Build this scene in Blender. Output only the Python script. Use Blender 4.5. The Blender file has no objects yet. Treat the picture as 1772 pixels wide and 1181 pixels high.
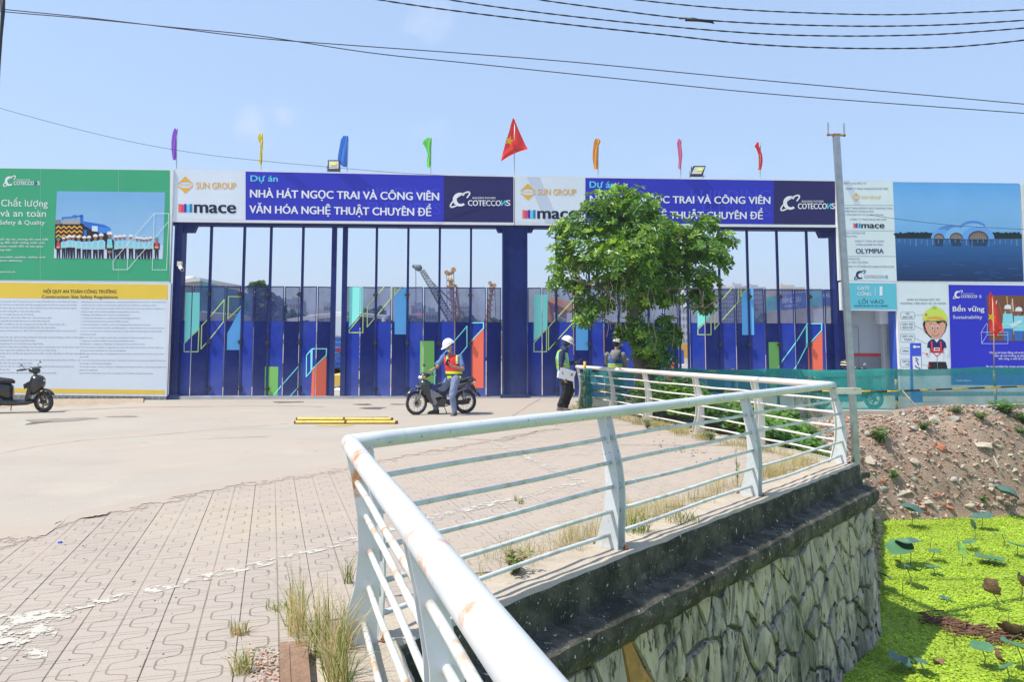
import bpy, bmesh, math, random
import numpy as np
from mathutils import Vector, Matrix, Euler, noise
from math import sin, cos, pi, radians
random.seed(7); np.random.seed(7)
S = bpy.context.scene
COL = S.collection
# camera, sky, sun, exposure
F, PX, PY, PITCH, EYE = 1378.0, 886.0, 470.0, radians(5.0), 1.5
cam_d = bpy.data.cameras.new('camera'); cam = bpy.data.objects.new('camera', cam_d); COL.objects.link(cam)
S.camera = cam
cam.location = (0, 0, EYE); cam.rotation_euler = (radians(90) + PITCH, 0, 0)
cam_d.sensor_width = 36; cam_d.lens = 36 * F / 1772
cam_d.shift_y = -(590.5 - PY) / 1772
cam_d.clip_start = 0.05; cam_d.clip_end = 6000
SUN_EL, SUN_AZ = radians(60), radians(21)      # azimuth: how far in front of the gate's plane, sun from the left
to_sun = Vector((-cos(SUN_EL) * cos(SUN_AZ), -cos(SUN_EL) * sin(SUN_AZ), sin(SUN_EL)))
w = bpy.data.worlds.new('World'); S.world = w; w.use_nodes = True
nt = w.node_tree; nt.nodes.clear()
sky = nt.nodes.new('ShaderNodeTexSky'); sky.sky_type = 'NISHITA'; sky.sun_disc = False
sky.sun_elevation = SUN_EL; sky.sun_rotation = math.atan2(to_sun.x, to_sun.y)
sky.air_density = 1.0; sky.dust_density = 0.6; sky.ozone_density = 2.0; sky.altitude = 0
hs = nt.nodes.new('ShaderNodeHueSaturation'); hs.inputs['Saturation'].default_value = 1.12
tc = nt.nodes.new('ShaderNodeTexCoord')
mp = nt.nodes.new('ShaderNodeMapping'); mp.inputs['Scale'].default_value = (1.0, 1.0, 2.6)
nz = nt.nodes.new('ShaderNodeTexNoise'); nz.inputs['Scale'].default_value = 4.2; nz.inputs['Detail'].default_value = 7; nz.inputs['Roughness'].default_value = .55
rp = nt.nodes.new('ShaderNodeValToRGB'); rp.color_ramp.elements[0].position = .60; rp.color_ramp.elements[1].position = .86
rp.color_ramp.elements[0].color = (0, 0, 0, 1); rp.color_ramp.elements[1].color = (.35, .35, .35, 1)
mx = nt.nodes.new('ShaderNodeMixRGB'); mx.inputs[2].default_value = (7.4, 8.0, 8.8, 1)
bg = nt.nodes.new('ShaderNodeBackground'); bg.inputs[1].default_value = 0.132
wo = nt.nodes.new('ShaderNodeOutputWorld')
L = nt.links.new
def skymath(op, a, b=None):
 n = nt.nodes.new('ShaderNodeMath'); n.operation = op
 for i, x in enumerate((a, b)):
  if x is not None: (L(x, n.inputs[i]) if not isinstance(x, (int, float)) else setattr(n.inputs[i], 'default_value', x))
 return n.outputs[0]
wisp = None
for wx, wy, wr in ((425, 212, .030), (478, 190, .020), (735, 10, .04)):
 q = Vector(((wx - 886) / 1378, 1, (590 - wy) / 1378)).normalized()
 vd = nt.nodes.new('ShaderNodeVectorMath'); vd.operation = 'DISTANCE'; vd.inputs[1].default_value = q; L(tc.outputs['Generated'], vd.inputs[0])
 m_ = nt.nodes.new('ShaderNodeMapRange'); m_.inputs[1].default_value = wr * 1.3; m_.inputs[2].default_value = wr * .1; L(vd.outputs['Value'], m_.inputs[0])
 wisp = m_.outputs[0] if wisp is None else skymath('MAXIMUM', wisp, m_.outputs[0])
n9 = nt.nodes.new('ShaderNodeTexNoise'); n9.inputs['Scale'].default_value = 34; n9.inputs['Detail'].default_value = 6; L(tc.outputs['Generated'], n9.inputs['Vector'])
wm_ = nt.nodes.new('ShaderNodeMapRange'); wm_.inputs[1].default_value = .72; wm_.inputs[2].default_value = 1.15; wm_.inputs[4].default_value = .32; L(skymath('ADD', skymath('MULTIPLY', wisp, .55), n9.outputs[0]), wm_.inputs[0])
wisp = skymath('MULTIPLY', wm_.outputs[0], skymath('GREATER_THAN', wisp, .001))
L(tc.outputs['Generated'], mp.inputs[0]); L(mp.outputs[0], nz.inputs['Vector']); L(nz.outputs[0], rp.inputs[0])
L(sky.outputs[0], hs.inputs['Color']); L(hs.outputs[0], mx.inputs[1]); L(rp.outputs[0], mx.inputs[0])
hzm = nt.nodes.new('ShaderNodeMixRGB'); hzm.inputs[0].default_value = .62; hzm.inputs[2].default_value = (2.45, 3.35, 4.85, 1)
L(mx.outputs[0], hzm.inputs[1])
wcl = nt.nodes.new('ShaderNodeMixRGB'); wcl.inputs[2].default_value = (4.3, 4.5, 5.3, 1); L(wisp, wcl.inputs[0]); L(hzm.outputs[0], wcl.inputs[1]); L(wcl.outputs[0], bg.inputs[0]); L(bg.outputs[0], wo.inputs[0])
sun_d = bpy.data.lights.new('sun', 'SUN'); sun_o = bpy.data.objects.new('sun', sun_d); COL.objects.link(sun_o)
sun_d.energy = 3.9; sun_d.angle = radians(.53); sun_d.color = (1, .92, .82)
sun_o.rotation_euler = (-to_sun).to_track_quat('-Z', 'Y').to_euler()
S.view_settings.view_transform = 'Standard'; S.view_settings.look = 'None'
S.view_settings.gamma = 1; S.view_settings.exposure = 0.70; S.view_settings.use_curve_mapping = False
S.render.engine = 'CYCLES'
S.cycles.max_bounces = 7; S.cycles.transparent_max_bounces = 14; S.cycles.diffuse_bounces = 3
# pixel geometry of the photograph (1772 x 1181)
C5, S5 = cos(PITCH), sin(PITCH)
def ray(px, py):
 x = (px - PX) / F; y = -(py - PY) / F
 return Vector((x, C5 - y * S5, S5 + y * C5))
def gz(Y, X=0): return -0.007 * min(max(Y, -10), 30)
def on_ground(px, py, h=0.0):
 d = ray(px, py); t = (h - EYE) / (d.z + .007 * d.y)
 return Vector((d.x * t, d.y * t, EYE + d.z * t))
def at(px, py, Y):
 d = ray(px, py); t = Y / d.y
 return Vector((d.x * t, Y, EYE + d.z * t))
def zrow(Y, py):
 u = (470 - py) / F
 return EYE + Y * (S5 + u * C5) / (C5 - u * S5)
GK, G0 = 0.0735, 23.66
GN = Vector((GK, -1, 0)).normalized()          # the gate plane's normal, towards the street
def G(px, py, off=0.0):
 d = ray(px, py); g0 = G0 - off * math.sqrt(1 + GK * GK)
 t = g0 / (d.y - GK * d.x)
 return Vector((d.x * t, d.y * t, EYE + d.z * t))
def lin(c):
 c = c / 255.0
 return c / 12.92 if c <= .04045 else ((c + .055) / 1.055) ** 2.4
# materials
MATS = {}
def new_mat(name):
 m = bpy.data.materials.new(name); m.use_nodes = True
 nt = m.node_tree; b = nt.nodes['Principled BSDF']
 return m, nt, b
def M(name, rgb, rough=.6, metal=0.0, var=.12, scale=3.0, bump=0.0, bscale=None, dirt=None, dscale=2.0, dpos=(.5, .7), spec=.5, emit=None, coat=0, aniso=None, zdust=None):
 if name in MATS: return MATS[name]
 m, nt, b = new_mat(name); N = nt.nodes.new; L = nt.links.new
 b.inputs['Roughness'].default_value = rough; b.inputs['Metallic'].default_value = metal
 b.inputs['Specular IOR Level'].default_value = spec
 if coat: b.inputs['Coat Weight'].default_value = coat; b.inputs['Coat Roughness'].default_value = .15
 geo = N('ShaderNodeNewGeometry')
 vec = geo.outputs['Position']
 if aniso:
  mp = N('ShaderNodeMapping'); mp.inputs['Scale'].default_value = aniso; L(vec, mp.inputs[0]); vec = mp.outputs[0]
 nz = N('ShaderNodeTexNoise'); nz.inputs['Scale'].default_value = scale; nz.inputs['Detail'].default_value = 8; nz.inputs['Roughness'].default_value = .6
 L(vec, nz.inputs['Vector'])
 mx = N('ShaderNodeMixRGB'); mx.inputs[1].default_value = tuple(c * (1 - var) for c in rgb) + (1,)
 mx.inputs[2].default_value = tuple(min(1, c * (1 + var)) for c in rgb) + (1,)
 mr = N('ShaderNodeMapRange'); mr.inputs[1].default_value = .3; mr.inputs[2].default_value = .7
 L(nz.outputs[0], mr.inputs[0]); L(mr.outputs[0], mx.inputs[0])
 out = mx.outputs[0]
 if dirt:
  for k, (dc, p0, p1, ds) in enumerate(dirt):
   n2 = N('ShaderNodeTexNoise'); n2.inputs['Scale'].default_value = ds; n2.inputs['Detail'].default_value = 9; n2.inputs['Roughness'].default_value = .65
   of = N('ShaderNodeVectorMath'); of.operation = 'ADD'; of.inputs[1].default_value = (11.3 * k + 3, 5.1, 7.7 * k)
   L(vec, of.inputs[0]); L(of.outputs[0], n2.inputs['Vector'])
   m2 = N('ShaderNodeMapRange'); m2.inputs[1].default_value = p0; m2.inputs[2].default_value = p1; L(n2.outputs[0], m2.inputs[0])
   mm = N('ShaderNodeMixRGB'); mm.inputs[2].default_value = tuple(dc) + (1,)
   L(m2.outputs[0], mm.inputs[0]); L(out, mm.inputs[1]); out = mm.outputs[0]
 if zdust:
  sz = N('ShaderNodeSeparateXYZ'); L(geo.outputs['Position'], sz.inputs[0]); zr = N('ShaderNodeMapRange'); zr.inputs[1].default_value = 1.1; zr.inputs[2].default_value = -.15; zr.inputs[4].default_value = .9; L(sz.outputs[2], zr.inputs[0])
  ml = N('ShaderNodeMath'); ml.operation = 'MULTIPLY'; L(zr.outputs[0], ml.inputs[0]); L(nz.outputs[0], ml.inputs[1]); mz = N('ShaderNodeMixRGB'); mz.inputs[2].default_value = tuple(zdust) + (1,); L(ml.outputs[0], mz.inputs[0]); L(out, mz.inputs[1]); out = mz.outputs[0]
 L(out, b.inputs['Base Color'])
 if bump:
  n3 = N('ShaderNodeTexNoise'); n3.inputs['Scale'].default_value = bscale or scale * 6; n3.inputs['Detail'].default_value = 6
  L(vec, n3.inputs['Vector'])
  bp = N('ShaderNodeBump'); bp.inputs['Strength'].default_value = bump; bp.inputs['Distance'].default_value = .02
  L(n3.outputs[0], bp.inputs['Height']); L(bp.outputs[0], b.inputs['Normal'])
 if emit: b.inputs['Emission Color'].default_value = tuple(emit[:3]) + (1,); b.inputs['Emission Strength'].default_value = emit[3]
 MATS[name] = m
 return m
def INK(r, g, b, k=1.12):
 n = 'ink_%d_%d_%d' % (r, g, b)
 if n in MATS: return MATS[n]
 rgb = tuple(min(.82, lin(c) * k) for c in (r, g, b))
 return M(n, rgb, rough=.5, var=.04, scale=.8, spec=.3, bump=.35, bscale=1.3)
def NET(name, rgb, alpha, rough=.8):
 if name in MATS: return MATS[name]
 m, nt, b = new_mat(name); N = nt.nodes.new; L = nt.links.new
 out = nt.nodes['Material Output']
 b.inputs['Base Color'].default_value = tuple(rgb) + (1,); b.inputs['Roughness'].default_value = rough
 tr = N('ShaderNodeBsdfTransparent'); mx = N('ShaderNodeMixShader')
 geo = N('ShaderNodeNewGeometry'); nz = N('ShaderNodeTexNoise'); nz.inputs['Scale'].default_value = 2.2; nz.inputs['Detail'].default_value = 4
 L(geo.outputs['Position'], nz.inputs['Vector'])
 mr = N('ShaderNodeMapRange'); mr.inputs[1].default_value = .3; mr.inputs[2].default_value = .7
 mr.inputs[3].default_value = max(0, alpha - .07); mr.inputs[4].default_value = min(1, alpha + .07)
 L(nz.outputs[0], mr.inputs[0]); L(mr.outputs[0], mx.inputs[0]); L(tr.outputs[0], mx.inputs[1]); L(b.outputs[0], mx.inputs[2]); L(mx.outputs[0], out.inputs[0])
 MATS[name] = m
 return m
# object helpers
def tag(o, label=None, cat=None, group=None, kind=None):
 if label: o['label'] = label
 if cat: o['category'] = cat
 if group: o['group'] = group
 if kind: o['kind'] = kind
 return o
def empty(name, loc, label, cat, group=None):
 o = bpy.data.objects.new(name, None); COL.objects.link(o); o.location = Vector(loc); o.empty_display_size = .1
 return tag(o, label, cat, group)
def world_loc(o):
 v = Vector(o.location)
 while o.parent: o = o.parent; v += Vector(o.location)
 return v
class MB:
 def __init__(s): s.v = []; s.f = []; s.m = []; s.mats = []; s.sm = []; s.cur = 0; s.smooth = False
 def mat(s, m):
  if m not in s.mats: s.mats.append(m)
  s.cur = s.mats.index(m); return s
 def add(s, vs, fs, smooth=None):
  b = len(s.v); s.v.extend([tuple(p) for p in vs])
  sm = s.smooth if smooth is None else smooth
  for f in fs: s.f.append(tuple(b + i for i in f)); s.m.append(s.cur); s.sm.append(sm)
  return s
 def box(s, c, size, rot=None):
  hx, hy, hz = size[0] / 2, size[1] / 2, size[2] / 2
  vs = [Vector((x, y, z)) for x in (-hx, hx) for y in (-hy, hy) for z in (-hz, hz)]
  if rot is not None: vs = [rot @ p for p in vs]
  c = Vector(c)
  return s.add([p + c for p in vs], [(0, 1, 3, 2), (4, 6, 7, 5), (0, 4, 5, 1), (2, 3, 7, 6), (0, 2, 6, 4), (1, 5, 7, 3)], False)
 def slab(s, pts, n):
  k = len(pts); n = Vector(n); a = [Vector(p) for p in pts]; b = [p + n for p in a]
  fs = [tuple(range(k)), tuple(range(2 * k - 1, k - 1, -1))] + [(i, k + i, k + (i + 1) % k, (i + 1) % k) for i in range(k)]
  return s.add(a + b, fs, False)
 def poly(s, pts): return s.add(pts, [tuple(range(len(pts)))], False)
 def tube(s, pts, r, seg=8, cap=True, smooth=True, flat=1.0):
  pts = [Vector(p) for p in pts]; n = len(pts)
  rs = r if isinstance(r, (list, tuple)) else [r] * n
  up = None; vs = []
  for i, p in enumerate(pts):
   d = (pts[min(i + 1, n - 1)] - pts[max(i - 1, 0)])
   d = d.normalized() if d.length > 1e-9 else Vector((0, 0, 1))
   if up is None:
    up = Vector((0, 0, 1)) if abs(d.z) < .9 else Vector((0, 1, 0))
   up = (up - d * up.dot(d)); up = up.normalized() if up.length > 1e-6 else Vector((1, 0, 0)); sd = d.cross(up)
   for k in range(seg):
    a = 2 * pi * k / seg; vs.append(p + (up * cos(a) * flat + sd * sin(a)) * rs[i])
  fs = [(i * seg + k, i * seg + (k + 1) % seg, (i + 1) * seg + (k + 1) % seg, (i + 1) * seg + k) for i in range(n - 1) for k in range(seg)]
  s.add(vs, fs, smooth)
  if cap:
   b = len(s.v) - len(vs)
   for f in (tuple(b + k for k in range(seg - 1, -1, -1)), tuple(b + (n - 1) * seg + k for k in range(seg))):
    s.f.append(f); s.m.append(s.cur); s.sm.append(False)
  return s
 def ball(s, c, r, nu=12, nv=8, rot=None):
  r = Vector(r) if not isinstance(r, (int, float)) else Vector((r, r, r)); c = Vector(c)
  vs = []
  for j in range(nv + 1):
   t = pi * j / nv
   for i in range(nu):
    a = 2 * pi * i / nu; p = Vector((r.x * sin(t) * cos(a), r.y * sin(t) * sin(a), r.z * cos(t)))
    vs.append((rot @ p if rot is not None else p) + c)
  fs = [(j * nu + i, (j + 1) * nu + i, (j + 1) * nu + (i + 1) % nu, j * nu + (i + 1) % nu) for j in range(nv) for i in range(nu)]
  return s.add(vs, fs, True)
 def loft(s, secs, seg=14, cap=True, power=2.0):
  vs = []
  for c, a, b in secs:
   for k in range(seg):
    t = 2 * pi * k / seg; x, y = cos(t), sin(t)
    x = math.copysign(abs(x) ** (2 / power), x); y = math.copysign(abs(y) ** (2 / power), y)
    vs.append(Vector(c) + Vector(a) * x + Vector(b) * y)
  n = len(secs)
  fs = [(i * seg + k, i * seg + (k + 1) % seg, (i + 1) * seg + (k + 1) % seg, (i + 1) * seg + k) for i in range(n - 1) for k in range(seg)]
  if cap: fs += [tuple(range(seg - 1, -1, -1)), tuple((n - 1) * seg + k for k in range(seg))]
  return s.add(vs, fs, True)
 def torus(s, c, R, r, ax, nu=28, nv=8):
  ax = Vector(ax).normalized(); u = ax.orthogonal().normalized(); w = ax.cross(u); c = Vector(c); vs = []
  for i in range(nu):
   a = 2 * pi * i / nu; d = u * cos(a) + w * sin(a)
   for j in range(nv):
    b = 2 * pi * j / nv; vs.append(c + d * (R + r * cos(b)) + ax * r * sin(b))
  return s.add(vs, [(i * nv + j, ((i + 1) % nu) * nv + j, ((i + 1) % nu) * nv + (j + 1) % nv, i * nv + (j + 1) % nv) for i in range(nu) for j in range(nv)], True)
 def disc(s, c, ax, r, h, seg=20):
  ax = Vector(ax).normalized(); c = Vector(c)
  return s.tube([c - ax * h / 2, c + ax * h / 2], r, seg, True, False)
 def build(s, name, parent=None, mats=None, local=False, data_only=False):
  me = bpy.data.meshes.new(name)
  off = Vector((0, 0, 0)) if (local or parent is None) else world_loc(parent)
  va = np.array(s.v, dtype=np.float64).reshape(-1, 3) - np.array(off)
  me.from_pydata(va.tolist(), [], s.f)
  for m in (mats or s.mats): me.materials.append(m)
  me.polygons.foreach_set('material_index', s.m); me.polygons.foreach_set('use_smooth', s.sm)
  me.update()
  if data_only: return me
  o = bpy.data.objects.new(name, me); COL.objects.link(o)
  if parent: o.parent = parent
  return o
def rebase(o, base):
 base = Vector(base); o.data.transform(Matrix.Translation(-base)); o.location = base; return o
def structure(o): o['kind'] = 'structure'; return o
def add_part(name, mb, parent, label=None):
 o = mb.build(name, parent)
 if label: o['label'] = label
 return o
def copy_tree(o, parent=None):
 c = o.copy(); COL.objects.link(c)
 if parent: c.parent = parent; c.matrix_parent_inverse = o.matrix_parent_inverse.copy()
 for ch in list(o.children): copy_tree(ch, c)
 return c
def np_mesh(name, V, Fc, mats, mi=None, smooth=False, parent=None):
 me = bpy.data.meshes.new(name); n = Fc.shape[0]; k = Fc.shape[1]
 off = np.array(world_loc(parent)) if parent else np.zeros(3)
 me.vertices.add(len(V)); me.vertices.foreach_set('co', (V - off).astype(np.float32).ravel())
 me.loops.add(n * k); me.loops.foreach_set('vertex_index', Fc.astype(np.int32).ravel())
 me.polygons.add(n); me.polygons.foreach_set('loop_start', np.arange(0, n * k, k, dtype=np.int32))
 for m in mats: me.materials.append(m)
 if mi is not None: me.polygons.foreach_set('material_index', mi.astype(np.int32))
 me.polygons.foreach_set('use_smooth', np.full(n, smooth))
 me.update(calc_edges=True); me.validate()
 o = bpy.data.objects.new(name, me); COL.objects.link(o)
 if parent: o.parent = parent
 return o
# lettering
_TX = {}; _TZ = {}
def glyphs(s, bold=0.0):
 k = (s, bold)
 if k not in _TX:
  c = bpy.data.curves.new('tmp', 'FONT'); c.body = s; c.resolution_u = 2
  o = bpy.data.objects.new('tmp', c); cu = o.to_curve(bpy.context.evaluated_depsgraph_get())
  sp = []
  for q in cu.splines:
   p = [tuple(b.co)[:2] for b in q.bezier_points] if q.type == 'BEZIER' else [tuple(b.co)[:2] for b in q.points]
   d = []
   if q.type == 'BEZIER':
    bp = q.bezier_points; n = len(bp)
    for i in range(n):
     a, b = bp[i], bp[(i + 1) % n]
     straight = (a.handle_right - a.co).length < 1e-4 and (b.handle_left - b.co).length < 1e-4
     if not straight:
      e = (b.co - a.co); straight = abs(e.cross(a.handle_right - a.co).z) < 1e-4 * max(e.length, .01) and abs(e.cross(b.handle_left - a.co).z) < 1e-4 * max(e.length, .01)
     for j in range(1 if straight else 3):
      t = j / 3; d.append(tuple((a.co * (1 - t) ** 3 + a.handle_right * 3 * t * (1 - t) ** 2 + b.handle_left * 3 * t * t * (1 - t) + b.co * t ** 3))[:2])
   else: d = p
   ar = sum(d[i][0] * d[(i + 1) % len(d)][1] - d[(i + 1) % len(d)][0] * d[i][1] for i in range(len(d))) / 2
   sp.append((d, ar))
  o.to_curve_clear(); bpy.data.objects.remove(o); bpy.data.curves.remove(c)
  def ins(pt, poly):
   r = False
   for (x0, y0), (x1, y1) in zip(poly, poly[1:] + poly[:1]):
    if (y0 > pt[1]) != (y1 > pt[1]) and pt[0] < x0 + (x1 - x0) * (pt[1] - y0) / (y1 - y0): r = not r
   return r
  v, f, z = [], [], []
  sp = [q for q in sp if abs(q[1]) > 1e-6]
  ish = [any(q[1] * r[1] < 0 and abs(r[1]) > abs(q[1]) and ins(q[0][0], r[0]) for r in sp) for q in sp]
  outs = [q for q, h in zip(sp, ish) if not h]; holes = [q for q, h in zip(sp, ish) if h]
  from mathutils.geometry import tessellate_polygon
  for n_, (d, ar) in enumerate(outs):
   loops = [d] + [h for h, a in holes if a * ar < 0 and ins(h[0], d)]
   b0 = len(v)
   for tri in tessellate_polygon([[Vector((x, y, 0)) for x, y in lp] for lp in loops]):
    f.append(tuple(b0 + i for i in tri))
   for lp in loops: v += lp
   z += [.12 * (n_ % 3)] * (len(v) - b0)
  v = np.array(v).reshape(-1, 2)
  ff = []
  for a_, b_, c_ in f:
   cr = (v[b_][0] - v[a_][0]) * (v[c_][1] - v[a_][1]) - (v[c_][0] - v[a_][0]) * (v[b_][1] - v[a_][1])
   if abs(cr) > 1e-9: ff.append((a_, b_, c_) if cr > 0 else (a_, c_, b_))
  _TX[k] = (v, ff); _TZ[s] = z
 return _TX[k]
_h = glyphs('H')[0]; CAP = _h[:, 1].max() - _h[:, 1].min()
_h = glyphs('x')[0]; XH = _h[:, 1].max() - _h[:, 1].min()
class Print:
 def __init__(s, off, fn=None): s.mb = MB(); s.off = off; s.fn = fn or G
 def p(s, x, y, layer): return s.fn(x, y, s.off + .0015 * layer)
 def poly(s, pts, col, layer=1):
  a = sum(pts[i][0] * pts[(i + 1) % len(pts)][1] - pts[(i + 1) % len(pts)][0] * pts[i][1] for i in range(len(pts)))
  if a > 0: pts = pts[::-1]
  s.mb.mat(col).poly([s.p(x, y, layer) for x, y in pts]); return s
 def rect(s, x0, y0, x1, y1, col, layer=1, sl=0.0, lean=0.0):
  h = (y1 - y0); return s.poly([(x0, y0), (x1, y0 + sl * (x1 - x0)), (x1 + lean * h, y1 + sl * (x1 - x0)), (x0 + lean * h, y1)], col, layer)
 def line(s, pts, wd, col, layer=1, closed=False):
  n = len(pts)
  for i in range(n if closed else n - 1):
   a, b = Vector(pts[i]), Vector(pts[(i + 1) % n]); d = (b - a)
   if d.length < 1e-6: continue
   d.normalize(); q = Vector((-d.y, d.x)) * wd / 2; e = d * wd / 2
   s.poly([tuple(a - e + q), tuple(b + e + q), tuple(b + e - q), tuple(a - e - q)], col, layer + .2 * (i % 3))
  return s
 def oval(s, cx, cy, rx, ry, col, layer=1, n=20, a0=0, a1=360):
  pts = [(cx + rx * cos(radians(a0 + (a1 - a0) * k / n)), cy + ry * sin(radians(a0 + (a1 - a0) * k / n))) for k in range(n + (0 if a1 - a0 == 360 else 1))]
  return s.poly(pts, col, layer)
 def text(s, t, x0, x1, yt, yb, col, layer=2, ref='cap', sl=0.0, bold=0.02, lean=0.0, hs=.92, mirror=False):
  v, f = glyphs(t, 0)
  if not len(v): return s
  h = CAP if ref == 'cap' else XH
  sy = (yb - yt) / h
  u0 = v[:, 0].min(); wid = v[:, 0].max() - u0
  sx = (x1 - x0) / wid if x1 is not None else sy * hs
  e = bold * sy * .8
  for j, (dx, dy) in enumerate(((0, 0),) if bold < .015 else ((-e, 0), (e, 0), (0, e * .6))):
   vs = []
   for (a, b), dz in zip(v, _TZ[t]):
    a = a - u0
    if mirror: a = wid - a
    px = x0 + a * sx; vs.append(s.p(px + dx, yb + sl * (px - x0) - b * sy + dy, layer + j * .4 + dz))
   s.mb.mat(col).add(vs, [q[::-1] for q in f] if mirror else f, False)
  return s
 def done(s, name, parent): return s.mb.build(name, parent) if s.mb.f else None
# shared materials
white_paint = M('white_frame_paint', (.74, .75, .76), .45, var=.05, scale=4, dirt=[((.38, .36, .33), .62, .85, 3)])
navy_steel = M('navy_steel_paint', (.010, .022, .13), .5, var=.18, scale=1.6, spec=.15, zdust=(.09, .11, .2), dirt=[((.03, .05, .17), .58, .9, 1.1), ((.05, .03, .03), .72, .8, 9)])
panel_blue = M('blue_gate_sheet_shade', (.005, .018, .155), .55, var=.2, scale=1.1, spec=.15, zdust=(.13, .15, .28), dirt=[((.035, .055, .20), .54, .9, .8), ((.10, .11, .2), .74, .95, 7)], bump=.12, bscale=1.6)  # darker copy: shade of panels folded away from the sun, put into the colour
panel_blue_lit = M('blue_gate_sheet_lit', (.012, .038, .33), .55, var=.2, scale=1.1, spec=.15, zdust=(.16, .19, .32), dirt=[((.06, .09, .32), .50, .9, .9), ((.14, .15, .28), .72, .92, 6)], bump=.12, bscale=1.6)  # lighter copy: sunlight on panels folded towards the sun, put into the colour
perf = NET('perforated_blue_sheet', (.035, .055, .21), .64)
dark_metal = M('dark_metal', (.03, .03, .035), .5, .3)
galv = M('galvanised_steel', (.36, .38, .40), .38, .75, var=.18, scale=8, dirt=[((.35, .33, .30), .55, .8, 12)])
concrete = M('weathered_concrete', (.40, .36, .30), .85, var=.16, scale=2.2, dirt=[((.30, .27, .23), .50, .78, 5), ((.62, .56, .46), .58, .75, 22), ((.16, .15, .12), .66, .8, 30)], bump=.5, bscale=60)
corrug = M('pale_corrugated_sheet', (.50, .52, .53), .45, .2, var=.08, scale=2, dirt=[((.42, .38, .33), .55, .85, 3)])
rubber = M('black_rubber', (.018, .018, .019), .75, var=.3, scale=20, dirt=[((.12, .105, .09), .48, .75, 18)])
chrome = M('worn_chrome', (.55, .54, .52), .22, 1.0, var=.15, scale=10, dirt=[((.25, .2, .15), .6, .8, 25)])
alloy = M('dull_alloy', (.30, .28, .25), .42, .7, var=.2, scale=14, dirt=[((.20, .15, .10), .5, .8, 20)])
# ground
C1 = on_ground(605, 752, 1.045).to_2d(); C2 = on_ground(1441, 661, 1.045).to_2d(); C3 = on_ground(998, 632, 1.045).to_2d()
NEAR = Vector((.45, -.2))
nd = (NEAR - C1).normalized(); NEAR_END = C1 + nd * 6.2
NETP = [Vector((1.72, 18.95)), Vector((5.62, 18.65)), Vector((8.58, 18.42)), Vector((12.25, 20.3)), Vector((16.5, 22.3))]
dust = M('dusty_concrete_road', (.375, .335, .28), .9, var=.08, scale=.55, bump=.25, bscale=45, aniso=(1, 1.0, 1),
         dirt=[((.41, .335, .27), .42, .68, .22), ((.375, .35, .29), .47, .7, .5), ((.33, .31, .27), .60, .8, 1.7), ((.28, .25, .21), .70, .8, 38), ((.43, .385, .31), .56, .75, .9), ((.30, .265, .22), .62, .78, 1.2), ((.27, .25, .22), .66, .7, 5)])
bed = M('sandy_paving_bed', (.29, .25, .205), .95, var=.2, scale=6, bump=.4, bscale=80)
def sheet(name, pts, dz, mat, thick=0.0):
 bm = bmesh.new()
 vs = [bm.verts.new((p[0], p[1], gz(p[1]) + dz)) for p in pts]
 f = bm.faces.new(vs)
 if thick:
  r = bmesh.ops.extrude_face_region(bm, geom=[f]);
  for g in r['geom']:
   if isinstance(g, bmesh.types.BMVert): g.co.z -= thick
 bmesh.ops.triangulate(bm, faces=[f for f in bm.faces if len(f.verts) > 4])
 bmesh.ops.recalc_face_normals(bm, faces=bm.faces)
 me = bpy.data.meshes.new(name); bm.to_mesh(me); bm.free(); me.materials.append(mat)
 o = bpy.data.objects.new(name, me); COL.objects.link(o); return structure(o)
sheet('ground', [(-70, -9), NEAR_END, C1, C2, C3] + NETP + [(60, 26), (60, 29.9), (-70, 29.9)], -.010, bed)
far_dirt = M('site_dirt', (.30, .25, .19), .95, var=.2, scale=.2, dirt=[((.12, .16, .06), .5, .7, .05)])
fg = MB().mat(far_dirt); fg.poly([(-2500, 29.9, -.236), (2500, 29.9, -.236), (2500, 5000, -.236), (-2500, 5000, -.236)])
structure(fg.build('site_ground'))
edge_px = [(0, 928), (60, 922), (82, 922), (98, 906), (140, 894), (200, 880), (285, 861), (330, 850), (420, 834), (505, 822), (600, 806), (660, 795), (740, 778), (800, 768), (860, 757), (900, 749), (960, 741)]
edge = [on_ground(*p).to_2d() for p in edge_px]
er = []
for a, b in zip(edge, edge[1:]):
 for k in range(4):
  q = a.lerp(b, k / 4); er.append(q + Vector((0, random.uniform(-.025, .025))))
er.append(edge[-1])
road_pts = [(-70, 5.0), (-8.0, 5.75)] + er + [C3 + Vector((-.35, -.9)), C3 + Vector((-.2, .2))] + [p + Vector((-.25, .0)) for p in NETP[:1]] + NETP[1:] + [(60, 26), (60, 29.8), (-70, 29.8)]
sheet('road', road_pts, .0055, dust, .02)
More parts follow.
